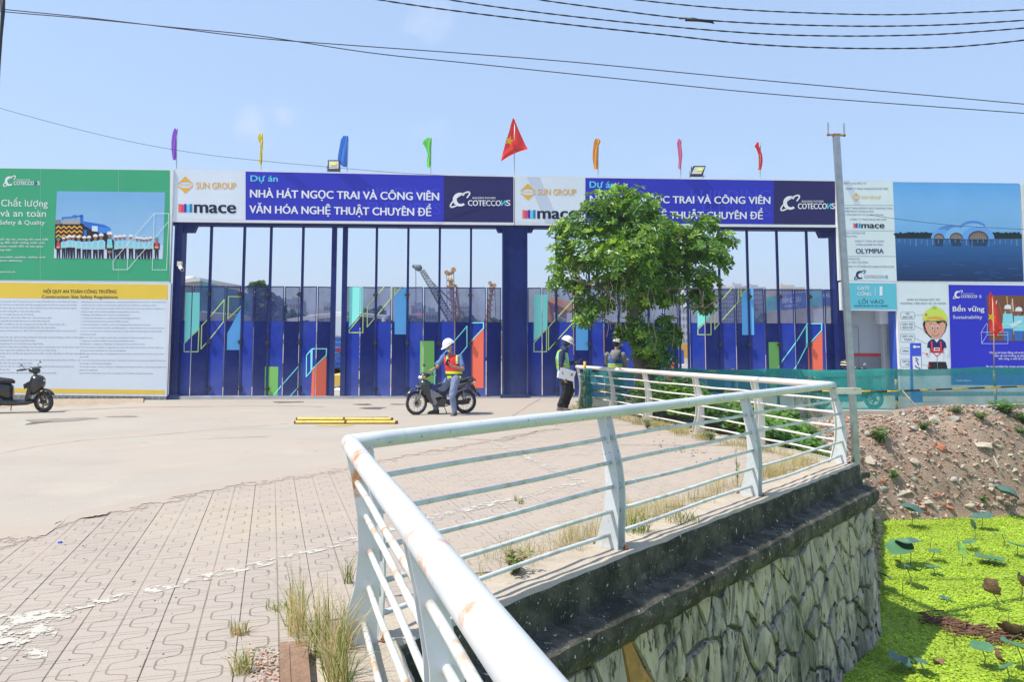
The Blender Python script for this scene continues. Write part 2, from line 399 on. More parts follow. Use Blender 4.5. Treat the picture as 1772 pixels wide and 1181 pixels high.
def fringe():
 m, nt, b = new_mat('drifted_dust'); N = nt.nodes.new; L = nt.links.new; b.inputs['Base Color'].default_value = (.385, .325, .265, 1); b.inputs['Roughness'].default_value = .95
 uv = N('ShaderNodeUVMap'); sp = N('ShaderNodeSeparateXYZ'); L(uv.outputs[0], sp.inputs[0]); geo = N('ShaderNodeNewGeometry'); nz = N('ShaderNodeTexNoise'); nz.inputs['Scale'].default_value = 3.2; nz.inputs['Detail'].default_value = 12; nz.inputs['Roughness'].default_value = .8; L(geo.outputs['Position'], nz.inputs['Vector'])
 s_ = N('ShaderNodeMath'); s_.operation = 'SUBTRACT'; L(nz.outputs[0], s_.inputs[0]); q = N('ShaderNodeMath'); q.operation = 'MULTIPLY'; q.inputs[1].default_value = .62; L(sp.outputs[1], q.inputs[0]); L(q.outputs[0], s_.inputs[1])
 mr = N('ShaderNodeMapRange'); mr.inputs[1].default_value = .17; mr.inputs[2].default_value = .185; mr.inputs[4].default_value = 1; L(s_.outputs[0], mr.inputs[0])
 tr = N('ShaderNodeBsdfTransparent'); mx = N('ShaderNodeMixShader'); L(mr.outputs[0], mx.inputs[0]); L(tr.outputs[0], mx.inputs[1]); L(b.outputs[0], mx.inputs[2]); L(mx.outputs[0], nt.nodes['Material Output'].inputs[0]); return m
bm = bmesh.new(); ul = bm.loops.layers.uv.new('UVMap'); rows = []
for p in [Vector((-12, 5.5)), Vector((-8, 5.75))] + er: rows.append([bm.verts.new((p.x + a * .25, p.y + .12 - a, gz(p.y - a) + (.0075 if a < 0 else .0030))) for a in (-.16, .30, 1.25)])
for r0, r1 in zip(rows, rows[1:]):
 for j in range(2):
  f = bm.faces.new((r0[j], r0[j + 1], r1[j + 1], r1[j]))
  for l, v_ in zip(f.loops, (j / 2, (j + 1) / 2, (j + 1) / 2, j / 2)): l[ul].uv = (0, v_)
me = bpy.data.meshes.new('drifted_dust'); bm.to_mesh(me); bm.free(); me.materials.append(fringe()); o = bpy.data.objects.new('drifted_dust', me); COL.objects.link(o); structure(o)
def blotch(name, cx, cy, rx, ry, mat, dz=.0115, seed=0, n=28):
 rnd = random.Random(seed); c = on_ground(cx, cy); ex = abs(on_ground(cx + rx, cy).x - c.x); ey = abs(on_ground(cx, cy + ry).y - c.y)
 ph = [rnd.uniform(0, 6) for _ in range(4)]
 pts = []
 for k in range(n):
  a = 2 * pi * k / n; r = 1 + .22 * sin(2 * a + ph[0]) + .16 * sin(3 * a + ph[1]) + .1 * sin(7 * a + ph[2]) + rnd.uniform(-.05, .05)
  pts.append((c.x + ex * r * cos(a), c.y + ey * r * sin(a)))
 return sheet(name, pts, dz, mat)
wet = M('damp_concrete', (.26, .225, .19), .55, var=.12, scale=3)
wet2 = M('damp_concrete_dark', (.16, .13, .10), .45, var=.2, scale=3)
blotch('puddle', 105, 728, 42, 4.5, wet, seed=1); blotch('puddle', 66, 733, 11, 2.6, wet2, .0135, seed=2)
blotch('puddle', 214, 722, 20, 1.6, wet, seed=3); blotch('puddle', 497, 697, 22, 1.3, wet2, seed=4)
blotch('puddle', 628, 701, 17, 1.0, wet2, seed=5); blotch('puddle', 645, 707.5, 25, 1.4, wet2, seed=6)
blotch('puddle', 690, 700.5, 14, 1.5, wet, seed=7); blotch('puddle', 580, 737.5, 26, 1.6, M('yellow_dust', (.50, .36, .10), .9), seed=8)
crack_and_shadow = M('crack_and_shadow_fill', (.20, .18, .15), .95)  # shared by the road cracks and the painted cable shadow
def crack_shadow_line(pts, wd=.012, dz=.0095):
 q = [on_ground(*p).to_2d() for p in pts]; r = []
 for a, b in zip(q, q[1:]):
  for k in range(6): r.append(a.lerp(b, k / 6) + Vector((random.uniform(-.02, .02), random.uniform(-.03, .03))))
 r.append(q[-1])
 mb = MB().mat(crack_and_shadow)
 for i in range(len(r) - 1):
  d = (r[i + 1] - r[i]).normalized(); n = Vector((-d.y, d.x)) * wd * random.uniform(.4, 1.2)
  mb.poly([(p.x, p.y, gz(p.y) + dz) for p in (r[i] + n, r[i] - n, r[i + 1] - n, r[i + 1] + n)])
 o = mb.build('crack_and_shadow'); return tag(structure(o))
crack_shadow_line([(0, 786), (60, 775), (140, 764), (260, 755), (420, 741), (500, 734)], .010)
crack_shadow_line([(885, 722), (920, 700), (935, 691)]); crack_shadow_line([(100, 712), (240, 706), (480, 703), (560, 705)], .03)  # the long wide line is an overhead cable's shadow painted as a dark strip
crack_shadow_line([(700, 742), (790, 760), (870, 765), (930, 747)], .012)
# paving tiles (grooved squares, each its own object up to the limit)
def tile_material(name, rgb, stone2):
 m, nt, b = new_mat(name); N = nt.nodes.new; L = nt.links.new
 def math_(op, a, b_=None, c_=None):
  n = N('ShaderNodeMath'); n.operation = op
  for i, x in enumerate((a, b_, c_)):
   if x is None: continue
   if isinstance(x, (int, float)): n.inputs[i].default_value = x
   else: L(x, n.inputs[i])
  return n.outputs[0]
 uv = N('ShaderNodeUVMap'); sp = N('ShaderNodeSeparateXYZ'); L(uv.outputs[0], sp.inputs[0])
 U = math_('FRACT', math_('MULTIPLY', sp.outputs[0], 2.0)); V = sp.outputs[1]      # two columns a tile, one wave a tile length
 s = math_('SINE', math_('MULTIPLY', V, 2 * pi)); c = math_('COSINE', math_('MULTIPLY', V, 2 * pi))
 sq = math_('TANH', math_('MULTIPLY', s, 3.2))
 uc = math_('ADD', math_('MULTIPLY', sq, .25), .5)
 g = math_('SUBTRACT', 1.0, math_('MULTIPLY', sq, sq))
 du = math_('ABSOLUTE', math_('MULTIPLY', math_('MULTIPLY', g, c), .25 * 3.2 * 2 * pi * .205 / .325))
 nrm = math_('SQRT', math_('ADD', 1.0, math_('MULTIPLY', du, du)))
 dist = math_('MULTIPLY', math_('DIVIDE', math_('ABSOLUTE', math_('SUBTRACT', U, uc)), nrm), .205)
 def groove(d, wd):
  n = N('ShaderNodeMapRange'); n.inputs[1].default_value = wd * .45; n.inputs[2].default_value = wd; n.inputs[3].default_value = 1; n.inputs[4].default_value = 0
  L(d, n.inputs[0]); return n.outputs[0]
 gr = groove(dist, .0062)
 mid = groove(math_('MULTIPLY', math_('ABSOLUTE', math_('SUBTRACT', sp.outputs[0], .5)), .41), .0058)
 h1 = groove(math_('MULTIPLY', math_('ABSOLUTE', math_('SUBTRACT', V, .20)), .325), .0034)
 h2 = groove(math_('MULTIPLY', math_('ABSOLUTE', math_('SUBTRACT', V, .70)), .325), .0034)
 h3 = groove(math_('MULTIPLY', math_('ABSOLUTE', math_('SUBTRACT', V, .30)), .325), .003)
 hh = math_('MULTIPLY', math_('MAXIMUM', math_('MAXIMUM', h1, h2), h3), .95)
 G_ = math_('MAXIMUM', math_('MAXIMUM', gr, mid), hh)
 geo = N('ShaderNodeNewGeometry')
 nz = N('ShaderNodeTexNoise'); nz.inputs['Scale'].default_value = 1.1; nz.inputs['Detail'].default_value = 9; nz.inputs['Roughness'].default_value = .62; L(geo.outputs['Position'], nz.inputs['Vector'])
 fade = N('ShaderNodeMapRange'); fade.inputs[1].default_value = .38; fade.inputs[2].default_value = .66; fade.inputs[3].default_value = .9; fade.inputs[4].default_value = .35; L(nz.outputs[0], fade.inputs[0])
 spp = N('ShaderNodeSeparateXYZ'); L(geo.outputs['Position'], spp.inputs[0]); dr = N('ShaderNodeMapRange'); dr.inputs[1].default_value = 4.5; dr.inputs[2].default_value = 10; L(spp.outputs[1], dr.inputs[0])
 drift = math_('MULTIPLY', dr.outputs[0], math_('ADD', math_('MULTIPLY', nz.outputs[0], .9), .25))
 G2 = math_('MULTIPLY', math_('MULTIPLY', G_, fade.outputs[0]), math_('SUBTRACT', 1.0, math_('MULTIPLY', drift, .55)))
 oi = N('ShaderNodeObjectInfo')
 hsv = N('ShaderNodeHueSaturation'); hsv.inputs['Color'].default_value = tuple(rgb) + (1,)
 L(math_('ADD', math_('MULTIPLY', oi.outputs['Random'], .09), .955), hsv.inputs['Value'])
 mx = N('ShaderNodeMixRGB'); mx.inputs[2].default_value = tuple(stone2) + (1,)
 r = N('ShaderNodeMapRange'); r.inputs[1].default_value = .42; r.inputs[2].default_value = .72; r.inputs[3].default_value = 0; r.inputs[4].default_value = .75; L(nz.outputs[0], r.inputs[0])
 L(math_('MINIMUM', math_('ADD', r.outputs[0], drift), .92), mx.inputs[0]); L(hsv.outputs[0], mx.inputs[1])
 sp2 = N('ShaderNodeTexNoise'); sp2.inputs['Scale'].default_value = 160; sp2.inputs['Detail'].default_value = 2; L(geo.outputs['Position'], sp2.inputs['Vector'])
 mx3 = N('ShaderNodeMixRGB'); mx3.blend_type = 'MULTIPLY'; mx3.inputs[0].default_value = .35; L(mx.outputs[0], mx3.inputs[1])
 cr = N('ShaderNodeMapRange'); cr.inputs[1].default_value = .3; cr.inputs[2].default_value = .6; cr.inputs[3].default_value = .6; cr.inputs[4].default_value = 1.05; L(sp2.outputs[0], cr.inputs[0])
 L(cr.outputs[0], mx3.inputs[2])
 mx2 = N('ShaderNodeMixRGB'); mx2.inputs[2].default_value = (.17, .125, .09, 1); L(G2, mx2.inputs[0]); L(mx3.outputs[0], mx2.inputs[1])
 L(mx2.outputs[0], b.inputs['Base Color']); b.inputs['Roughness'].default_value = .85; b.inputs['Specular IOR Level'].default_value = .3
 bp = N('ShaderNodeBump'); bp.inputs['Strength'].default_value = .8; bp.inputs['Distance'].default_value = .004
 L(math_('SUBTRACT', 1.0, G2), bp.inputs['Height']); L(bp.outputs[0], b.inputs['Normal'])
 return m
tile_grey = tile_material('grey_paving_tile', (.385, .338, .29), (.415, .35, .285))
tile_yel = tile_material('ochre_paving_tile', (.42, .355, .27), (.42, .365, .305))
ang = math.atan((472 - PX) / F)                      # direction of the long joints
tdir = Vector((sin(ang), cos(ang))); tacr = Vector((cos(ang), -sin(ang)))
TW, TL = .41, .325
def tile_mesh(mat):
 h, w2, l2 = .028, TW / 2 - .0019, TL / 2 - .0010
 bm = bmesh.new(); uvl = bm.loops.layers.uv.new('UVMap')
 a = .0025
 ring = lambda x, y, z: [bm.verts.new(p) for p in ((-x, -y, z), (x, -y, z), (x, y, z), (-x, y, z))]
 r0, r1, r2 = ring(w2, l2, -h), ring(w2, l2, -a), ring(w2 - a, l2 - a, 0)
 bm.faces.new(r2)
 for q, r in ((r0, r1), (r1, r2)):
  for i in range(4): bm.faces.new((q[i], q[(i + 1) % 4], r[(i + 1) % 4], r[i]))
 for f in bm.faces:
  for l in f.loops: l[uvl].uv = (l.vert.co.x / TW + .5, l.vert.co.y / TL + .5)
 me = bpy.data.meshes.new('paving_tile'); bm.to_mesh(me); bm.free(); me.materials.append(mat); return me
tm = [tile_mesh(tile_grey), tile_mesh(tile_yel)]
road_edge_xy = [(q.x, q.y) for q in edge] + [(C3.x - .35, C3.y - .9), (C3.x + .3, C3.y - .9), (4.2, C2.y)]
def inside_paving(p):
 if p.y < 1.9 or p.y > 18.6: return False
 def side(a, b, p, off):
  d = (b - a).normalized(); n = Vector((-d.y, d.x)); return (p - a).dot(n) > off
 if not side(NEAR_END, C1, p, .20) and p.y < C1.y: return False
 if p.y >= C1.y - .05 and p.x > C1.x - .2 and not side(C1, C2, p, .20): return False
 if p.y > C2.y and (p - C2).dot(Vector(((C3 - C2).y, -(C3 - C2).x)).normalized()) > -.24: return False
 for a, b in zip(road_edge_xy, road_edge_xy[1:]):
  if a[0] <= p.x + .42 <= b[0] and p.x < -2 and p.y < a[1] + (b[1] - a[1]) * (p.x + .42 - a[0]) / (b[0] - a[0]) + .35: return True
  if a[0] <= p.x <= b[0]:
   return p.y < a[1] + (b[1] - a[1]) * (p.x - a[0]) / (b[0] - a[0]) + .34 or a[0] >= C3.x + .2
 return p.y < 5.9 if p.x < 0 else False
yel_px = [(248, 911, 345, 940), (250, 884, 352, 912), (335, 884, 440, 930), (335, 915, 428, 947), (437, 880, 518, 926), (522, 889, 602, 904), (352, 866, 436, 886)]
cand = []
o0 = on_ground(409, 1125.7).to_2d()
for i in range(-22, 22):
 for j in range(-12, 54):
  c = o0 + tacr * (i + .5) * TW + tdir * (j + .5) * TL
  cam_x = abs(c.x) / max(c.y, .1)
  if not inside_paving(c) or c.x / c.y < -.78 or c.x / c.y > .62: continue
  cand.append((c.length, i, j, c))
cand.sort(key=lambda t: t[0])
paving = empty('paving', (0, 0, 0), 'grooved grey paving tiles laid square in front of the white railing', 'paving'); paving['kind'] = 'structure'
del paving['category'], paving['label']
rest = MB(); rest_uv = []
def px_of(p, z=0):
 y, zz = p[1], z - EYE; dep = y * C5 + zz * S5; up = -y * S5 + zz * C5
 return PX + F * p[0] / dep, PY - F * up / dep
rng = random.Random(3)
rest_bm = bmesh.new(); ruv = rest_bm.loops.layers.uv.new('UVMap')
for n, (dd, i, j, c) in enumerate(cand):
 ppx, ppy = px_of(c, gz(c.y)); y_ = any(a <= ppx <= c_ and b <= ppy <= d for a, b, c_, d in yel_px)
 z = gz(c.y) + rng.uniform(-.0010, .0010)
 if n < 300:
  o = bpy.data.objects.new('tile', tm[1 if y_ else 0]); COL.objects.link(o); o.parent = paving
  o.location = (c.x, c.y, z); o.rotation_euler = (-.007 + rng.gauss(0, .003), rng.gauss(0, .003), -ang + rng.gauss(0, .003))
 else:
  Mx = Matrix.Translation((c.x, c.y, z)) @ Euler((-.007 + rng.gauss(0, .002), rng.gauss(0, .002), -ang)).to_matrix().to_4x4()
  w2, l2, h, a = TW / 2 - .0019, TL / 2 - .0010, .028, .0025
  def rg(x, y, zz): return [rest_bm.verts.new(Mx @ Vector(p)) for p in ((-x, -y, zz), (x, -y, zz), (x, y, zz), (-x, y, zz))]
  r1, r2 = rg(w2, l2, -.02), rg(w2 - a, l2 - a, 0)
  loc = [(-1, -1), (1, -1), (1, 1), (-1, 1)]
  fs = [(r2, [0, 1, 2, 3])]
  f = rest_bm.faces.new(r2); f.material_index = 1 if y_ else 0
  for l, q in zip(f.loops, loc): l[ruv].uv = (q[0] * .49 + .5, q[1] * .49 + .5)
  for k in range(4):
   f = rest_bm.faces.new((r1[k], r1[(k + 1) % 4], r2[(k + 1) % 4], r2[k])); f.material_index = 1 if y_ else 0
   for l in f.loops: l[ruv].uv = (.02, .02)
me = bpy.data.meshes.new('far_tiles'); rest_bm.to_mesh(me); rest_bm.free(); me.materials.append(tile_grey); me.materials.append(tile_yel)
o = bpy.data.objects.new('paving_tiles', me); COL.objects.link(o); o.parent = paving; o['kind'] = 'stuff'
def worn_paint():
 m, nt, b = new_mat('worn_white_paint'); N = nt.nodes.new; L = nt.links.new
 b.inputs['Base Color'].default_value = (.50, .465, .40, 1); b.inputs['Roughness'].default_value = .8
 tr = N('ShaderNodeBsdfTransparent'); mx = N('ShaderNodeMixShader'); geo = N('ShaderNodeNewGeometry')
 nz = N('ShaderNodeTexNoise'); nz.inputs['Scale'].default_value = 9; nz.inputs['Detail'].default_value = 12; nz.inputs['Roughness'].default_value = .75
 L(geo.outputs['Position'], nz.inputs['Vector'])
 mr = N('ShaderNodeMapRange'); mr.inputs[1].default_value = .49; mr.inputs[2].default_value = .53; L(nz.outputs[0], mr.inputs[0])
 L(mr.outputs[0], mx.inputs[0]); L(tr.outputs[0], mx.inputs[1]); L(b.outputs[0], mx.inputs[2]); L(mx.outputs[0], nt.nodes['Material Output'].inputs[0]); return m
wp = worn_paint()
def paint_line(name, pts, wd):
 q = [on_ground(*p).to_2d() for p in pts]; mb = MB().mat(wp)
 for a, b in zip(q, q[1:]):
  d = (b - a).normalized(); n = Vector((-d.y, d.x)) * wd / 2; k = max(1, int((b - a).length / .15))
  for i in range(k):
   p0, p1 = a.lerp(b, i / k), a.lerp(b, (i + 1) / k)
   mb.poly([(p.x, p.y, gz(p.y) + .0042) for p in (p0 + n * random.uniform(.8, 1.1), p0 - n * random.uniform(.8, 1.1), p1 - n * random.uniform(.8, 1.1), p1 + n * random.uniform(.8, 1.1))][::-1])
 return structure(mb.build(name))
paint_line('painted_line', [(845, 762), (900, 788), (975, 823), (1002, 832)], .12)
paint_line('painted_line', [(1012, 833), (900, 862), (800, 885), (726, 902), (600, 938), (460, 976), (340, 1004), (250, 1026), (120, 1054)], .14)
paint_line('painted_line', [(60, 1060), (35, 1100), (0, 1150)], .38)
lit = MB(); lm = [M('brown_litter', (.10, .055, .03), .9, var=.4), M('pale_grit', (.42, .36, .30), .9), M('orange_leaf_litter', (.38, .13, .04), .8, var=.3)]
for k in range(330):
 if k >= 260: px, py = random.uniform(0, 900), random.uniform(700, 900)
 elif k < 130: px, py = random.uniform(0, 620), random.uniform(900, 1175)
 elif k < 190: px, py = random.uniform(1130, 1250), 0; py = 765 + (px - 1130) * .28 + random.gauss(0, 7)
 else: px, py = random.uniform(640, 1280), random.uniform(800, 960)
 c = on_ground(px, py); s_ = random.uniform(.002, .0055) * (2.6 if 130 <= k < 190 else 1); a = random.uniform(0, 6)
 lit.mat(lm[random.choice((0, 0, 1, 2) if 130 <= k < 190 else (0, 0, 1))])
 lit.ball((c.x, c.y, c.z + s_ * .3), (s_ * random.uniform(.8, 2), s_, s_ * .5), 6, 4, Matrix.Rotation(a, 3, 'Z'))
tag(lit.build('litter'), 'specks of grit and dry leaf bits strewn over the grey paving', 'litter', kind='stuff')
cp = MB().mat(M('blue_plastic_cap', (.02, .12, .62), .35)); c = on_ground(104, 941)
cp.tube([(c.x, c.y, c.z), (c.x, c.y, c.z + .012), (c.x, c.y, c.z + .014)], [.016, .016, .012], 14)
tag(rebase(cp.build('bottle_cap'), c), 'tiny bright blue bottle cap lying on the grey paving', 'bottle cap')
# signs and gate in the gate plane
def gbox(mb, x0, x1, yref, yt, yb, front, back):
 yt = yt if isinstance(yt, tuple) else (yt, yt); yb = yb if isinstance(yb, tuple) else (yb, yb)
 a, b = G(x0, yref, front), G(x1, yref, front)
 za0, za1 = (zrow(a.y, yt[0]) if yt[0] is not None else None), (zrow(a.y, yb[0]) if yb[0] is not None else gz(a.y))
 zb0, zb1 = zrow(b.y, yt[1]), (zrow(b.y, yb[1]) if yb[1] is not None else gz(b.y))
 if yb[0] is None: za1 = gz(a.y)
 n = -GN * (front - back)
 mb.slab([Vector((a.x, a.y, za1)), Vector((b.x, b.y, zb1)), Vector((b.x, b.y, zb0)), Vector((a.x, a.y, za0))], n)
def base_at(px, off=0.0):
 p = G(px, 600, off); return Vector((p.x, p.y, gz(p.y)))
portal = empty('gate_portal', base_at(890), 'dark blue steel portal of the double site gate, three posts under one beam', 'gate frame')
mb = MB().mat(navy_steel); gbox(mb, 297, 1452, 400, (382, 391.5), (389.5, 399), .16, -.2); add_part('beam', mb, portal)
for x0, x1, yr, hl, hr in ((297, 311, 540, 0, 22), (870, 913, 540, 14, 14), (1448, 1467, 540, 20, 0)):
 mb = MB().mat(navy_steel)
 gbox(mb, x0 + 2, x1 - 2, yr, 386 if x0 < 1000 else 397, None, .14, -.16)
 gbox(mb, x0, x0 + 3, yr, 386 if x0 < 1000 else 397, None, .19, -.2); gbox(mb, x1 - 3, x1, yr, 386 if x0 < 1000 else 397, None, .19, -.2)
 gbox(mb, x0 - 4, x1 + 4, yr, 684, None, .24, -.24)
 for side, hw in ((-1, hl), (1, hr)):
  if hw:
   xe = x0 if side < 0 else x1; y0 = 389 if x0 < 1000 else 398
   pts = [(xe, y0), (xe + side * hw, y0), (xe + side * (hw - 6), y0 + 13), (xe, y0 + 13)]
   if x0 == 297: pts = [(x + 7, y) for x, y in pts]
   if x0 == 1448: pts = [(x - 12, y) for x, y in pts]
   if side < 0: pts = pts[::-1]
   mb.slab([G(x, y, .12) for x, y in pts][::-1], -GN * .24)
 add_part('post', mb, portal)
greyw = INK(208, 216, 226); blueb = INK(43, 48, 172); blueb2 = INK(38, 42, 158); navyb = INK(38, 34, 88); gold = INK(226, 168, 55)
inkdark = INK(26, 28, 52); inkw = INK(236, 240, 248); teal = INK(92, 200, 226); faint = INK(56, 62, 190)
def swoosh(pr, x0, x1, y0, y1, col, layer=3):
 W, H = x1 - x0, y1 - y0; cx, cy = x0 + .52 * W, y0 + .52 * H
 n = 26; outer = [(cx + .31 * W * cos(radians(a)) * 1.0, cy + .42 * H * sin(radians(a))) for a in np.linspace(48, 312, n)]
 inner = [(cx + .03 * W + .17 * W * cos(radians(a)), cy + .27 * H * sin(radians(a))) for a in np.linspace(52, 308, n)]
 for i in range(n - 1): pr.poly([outer[i], outer[i + 1], inner[i + 1], inner[i]], col, layer)
 ring = []
 for k in range(41):
  a = radians(k * 9); ex, ey = .60 * W * cos(a), .17 * H * sin(a); r = radians(-48) if True else 0
  asp = W / H
  X_ = ex * cos(r) - ey * asp * sin(r) * 1.0; Y_ = (ex * sin(r)) / asp + ey * cos(r)
  ring.append((cx + X_ * .98, cy + Y_ * 1.0, k))
 for i in range(40):
  a, b = ring[i], ring[i + 1]
  ang_ = (i * 9) % 360
  if 60 < ang_ < 118 or 238 < ang_ < 262: continue
  wd = .035 * W * (1 + 1.1 * abs(cos(radians(ang_))))
  d = Vector((b[0] - a[0], b[1] - a[1]));
  if d.length < 1e-6: continue
  d.normalize(); q = Vector((-d.y, d.x)) * wd / 2
  pr.poly([(a[0] + q.x, a[1] + q.y), (b[0] + q.x, b[1] + q.y), (b[0] - q.x, b[1] - q.y), (a[0] - q.x, a[1] - q.y)], col, layer)
def coteccons(pr, sx0, sx1, sy0, sy1, tx0, tx1, ty0, ty1, fx0, fx1, fy0, fy1, col, ncol, sl=0.0, layer=3):
 swoosh(pr, sx0, sx1, sy0, sy1, col, layer)
 w_ = tx1 - tx0
 pr.text('COTECCO', tx0, tx0 + .775 * w_, ty0, ty1, col, layer, sl=sl, bold=.03)
 pr.text('N', tx0 + .79 * w_, tx0 + .885 * w_, ty0, ty1, ncol, layer, sl=0, bold=.02, mirror=True)
 pr.text('S', tx0 + .90 * w_, tx1, ty0, ty1, col, layer, sl=0, bold=.03)
 if fx0: pr.text('BUILDING FUTURES', fx0, fx1, fy0, fy1, col, layer, sl=sl, bold=.02)
def sun_logo(pr, x0, x1, y0, y1, col, back):
 cx, cy = (x0 + x1) / 2, (y0 + y1) / 2; h = y1 - y0
 pr.poly([(cx, y0), (cx + .36 * (x1 - x0), y0 + .30 * h), (x1, cy - .10 * h), (x1 - .1, cy - .02 * h), (cx + .30 * (x1 - x0), cy - .16 * h), (cx, cy - .19 * h), (cx - .3 * (x1 - x0), cy - .16 * h), (x0, cy - .02 * h), (x0, cy - .12 * h), (cx - .36 * (x1 - x0), y0 + .30 * h)], col, 3)
 pr.poly([(cx, y1), (cx - .36 * (x1 - x0), y1 - .30 * h), (x0, cy + .12 * h), (x0, cy + .03 * h), (cx - .30 * (x1 - x0), cy + .16 * h), (cx, cy + .19 * h), (cx + .3 * (x1 - x0), cy + .16 * h), (x1, cy + .0 * h), (x1, cy + .12 * h), (cx + .36 * (x1 - x0), y1 - .30 * h)], col, 3)
 pr.text('SUN GROUP', x0 + .12 * (x1 - x0), x1 - .12 * (x1 - x0), cy - .06 * h, cy + .06 * h, col, 3, bold=.01)
def mace(pr, bx0, bx1, by0, by1, tx0, tx1, ty0, ty1, sl=0.0):
 cols = [INK(240, 105, 78), INK(214, 62, 120), INK(98, 34, 150), INK(84, 205, 216), INK(48, 120, 176)]
 w_ = (bx1 - bx0) / 5
 for k, c in enumerate(cols): pr.rect(bx0 + k * w_, by0 + (.8 if k % 2 else 0), bx0 + (k + .94) * w_, by1, c, 3)
 pr.text('mace', tx0, tx1, ty0, ty1, inkdark, 3, ref='x', sl=sl, bold=.045)
def banner(x0, x1, xs, xe, yt, yb, label, shift, parts):
 root = empty('banner', G((x0 + xe) / 2, (yt[0] + yb[0]) / 2, .2), label, 'banner', 'twin banners on the gate beam')
 mb = MB().mat(white_paint)
 gbox(mb, x0, xe, 340, (yt[0], yt[1]), (yb[0], yb[1]), .26, -.1); add_part('backing_frame', mb, root)
 pr = Print(.262)
 ins = 2.2
 def yy(x, top):
  a, b = (yt if top else yb); y = a + (b - a) * (x - x0) / (xe - x0); return y + (ins if top else -2 * ins)
 for a, b, c in ((x0 + 1.5, x1 - .5, greyw), (x1, xs, blueb), (xs, xe - 1.5, navyb)):
  pr.poly([(a, yy(a, 1)), (b, yy(b, 1)), (b, yy(b, 0)), (a, yy(a, 0))], c, 0)
 return root, pr
root, pr = banner(298, 425, 768, 890, (292, 304), (384, 389.5), 'long site banner over the opening beside the green billboard, fully visible with project title', 0, None)
pr.poly([(482, 298.2), (505, 298.6), (540, 329), (520, 329)], blueb2, 1); pr.poly([(580, 300), (620, 301), (650, 330), (612, 329)], blueb2, 1)
sun_logo(pr, 308, 333.6, 305, 335, gold, greyw); pr.text('SUN GROUP', 339.5, 408.5, 315.6, 326.4, gold, 3, sl=.01, bold=.02)
mace(pr, 308.5, 333, 353, 367.6, 336.5, 407.8, 354, 367.8, .012)
pr.text('Dự án', 433.7, 480.4, 303.4, 313.6, teal, 3, sl=.012, bold=.035)
pr.text('BUILDING', 617, 763, 324, 344, faint, 1, sl=.016, bold=.0); pr.text('FUTURES', 636, 763, 350, 369, faint, 1, sl=.016, bold=0)
pr.text('NHÀ HÁT NGỌC TRAI VÀ CÔNG VIÊN', 433, 759.5, 328.2, 341.4, inkw, 3, sl=.0163, bold=.035)
pr.text('VĂN HÓA NGHỆ THUẬT CHUYÊN ĐỀ', 432, 746, 355.6, 368.6, inkw, 3, sl=.0163, bold=.035)
coteccons(pr, 775, 815.5, 330.6, 359, 810, 883, 346.5, 356, 818, 857.5, 341, 344, inkw, teal, .006)
pr.done('print', root)
root, pr = banner(891, 1013, 1339, 1447, (304, 311.5), (389.5, 393.5), 'long site banner behind the tree top, its title partly hidden by leaves', 0, None)
pr.poly([(912, 306.4), (934, 306.6), (968, 386), (944, 386)], INK(186, 195, 208), 1)
pr.poly([(1043, 308.5), (1075, 309), (1110, 345), (1080, 345)], blueb2, 1); pr.poly([(1185, 311), (1222, 312), (1262, 360), (1225, 360)], blueb2, 1)
sun_logo(pr, 901, 926, 317.5, 346.7, gold, greyw); pr.text('SUN GROUP', 931, 997, 327, 337.2, gold, 3, sl=.008, bold=.02)
mace(pr, 904, 927, 363.5, 378, 930.5, 998.2, 365, 378, .008)
pr.text('Dự án', 1020.5, 1063.6, 313.8, 324.6, teal, 3, sl=.009, bold=.035)
pr.text('BUILDING', 1195, 1334, 328, 349, faint, 1, sl=.009, bold=0); pr.text('FUTURES', 1215, 1334, 355, 374, faint, 1, sl=.009, bold=0)
pr.text('NHÀ HÁT NGỌC TRAI VÀ CÔNG VIÊN', 1021, 1332.7, 338.4, 350.5, inkw, 3, sl=.0075, bold=.035)
pr.text('VĂN HÓA NGHỆ THUẬT CHUYÊN ĐỀ', 1020, 1320, 365, 377, inkw, 3, sl=.0075, bold=.035)
coteccons(pr, 1347, 1386, 336.4, 364.7, 1381, 1445, 352, 361.6, 1387.6, 1425, 347, 350, inkw, teal, .0)
pr.done('print', root)
cA, cB, cC, cD_ = INK(128, 218, 206), INK(94, 168, 238), INK(112, 172, 88), INK(246, 104, 78)
olive, aqua = INK(176, 198, 120), INK(128, 222, 226)
def clip_strip(pts, xa, xb):
 for sgn, lim in ((1, xa), (-1, xb)):
  out = []
  for i in range(len(pts)):
   a, b = pts[i], pts[(i + 1) % len(pts)]; ina, inb = sgn * (a[0] - lim) >= 0, sgn * (b[0] - lim) >= 0
   if ina: out.append(a)
   if ina != inb:
    t = (lim - a[0]) / (b[0] - a[0]); out.append((lim, a[1] + t * (b[1] - a[1])))
  pts = out
  if len(pts) < 3: return []
 return pts
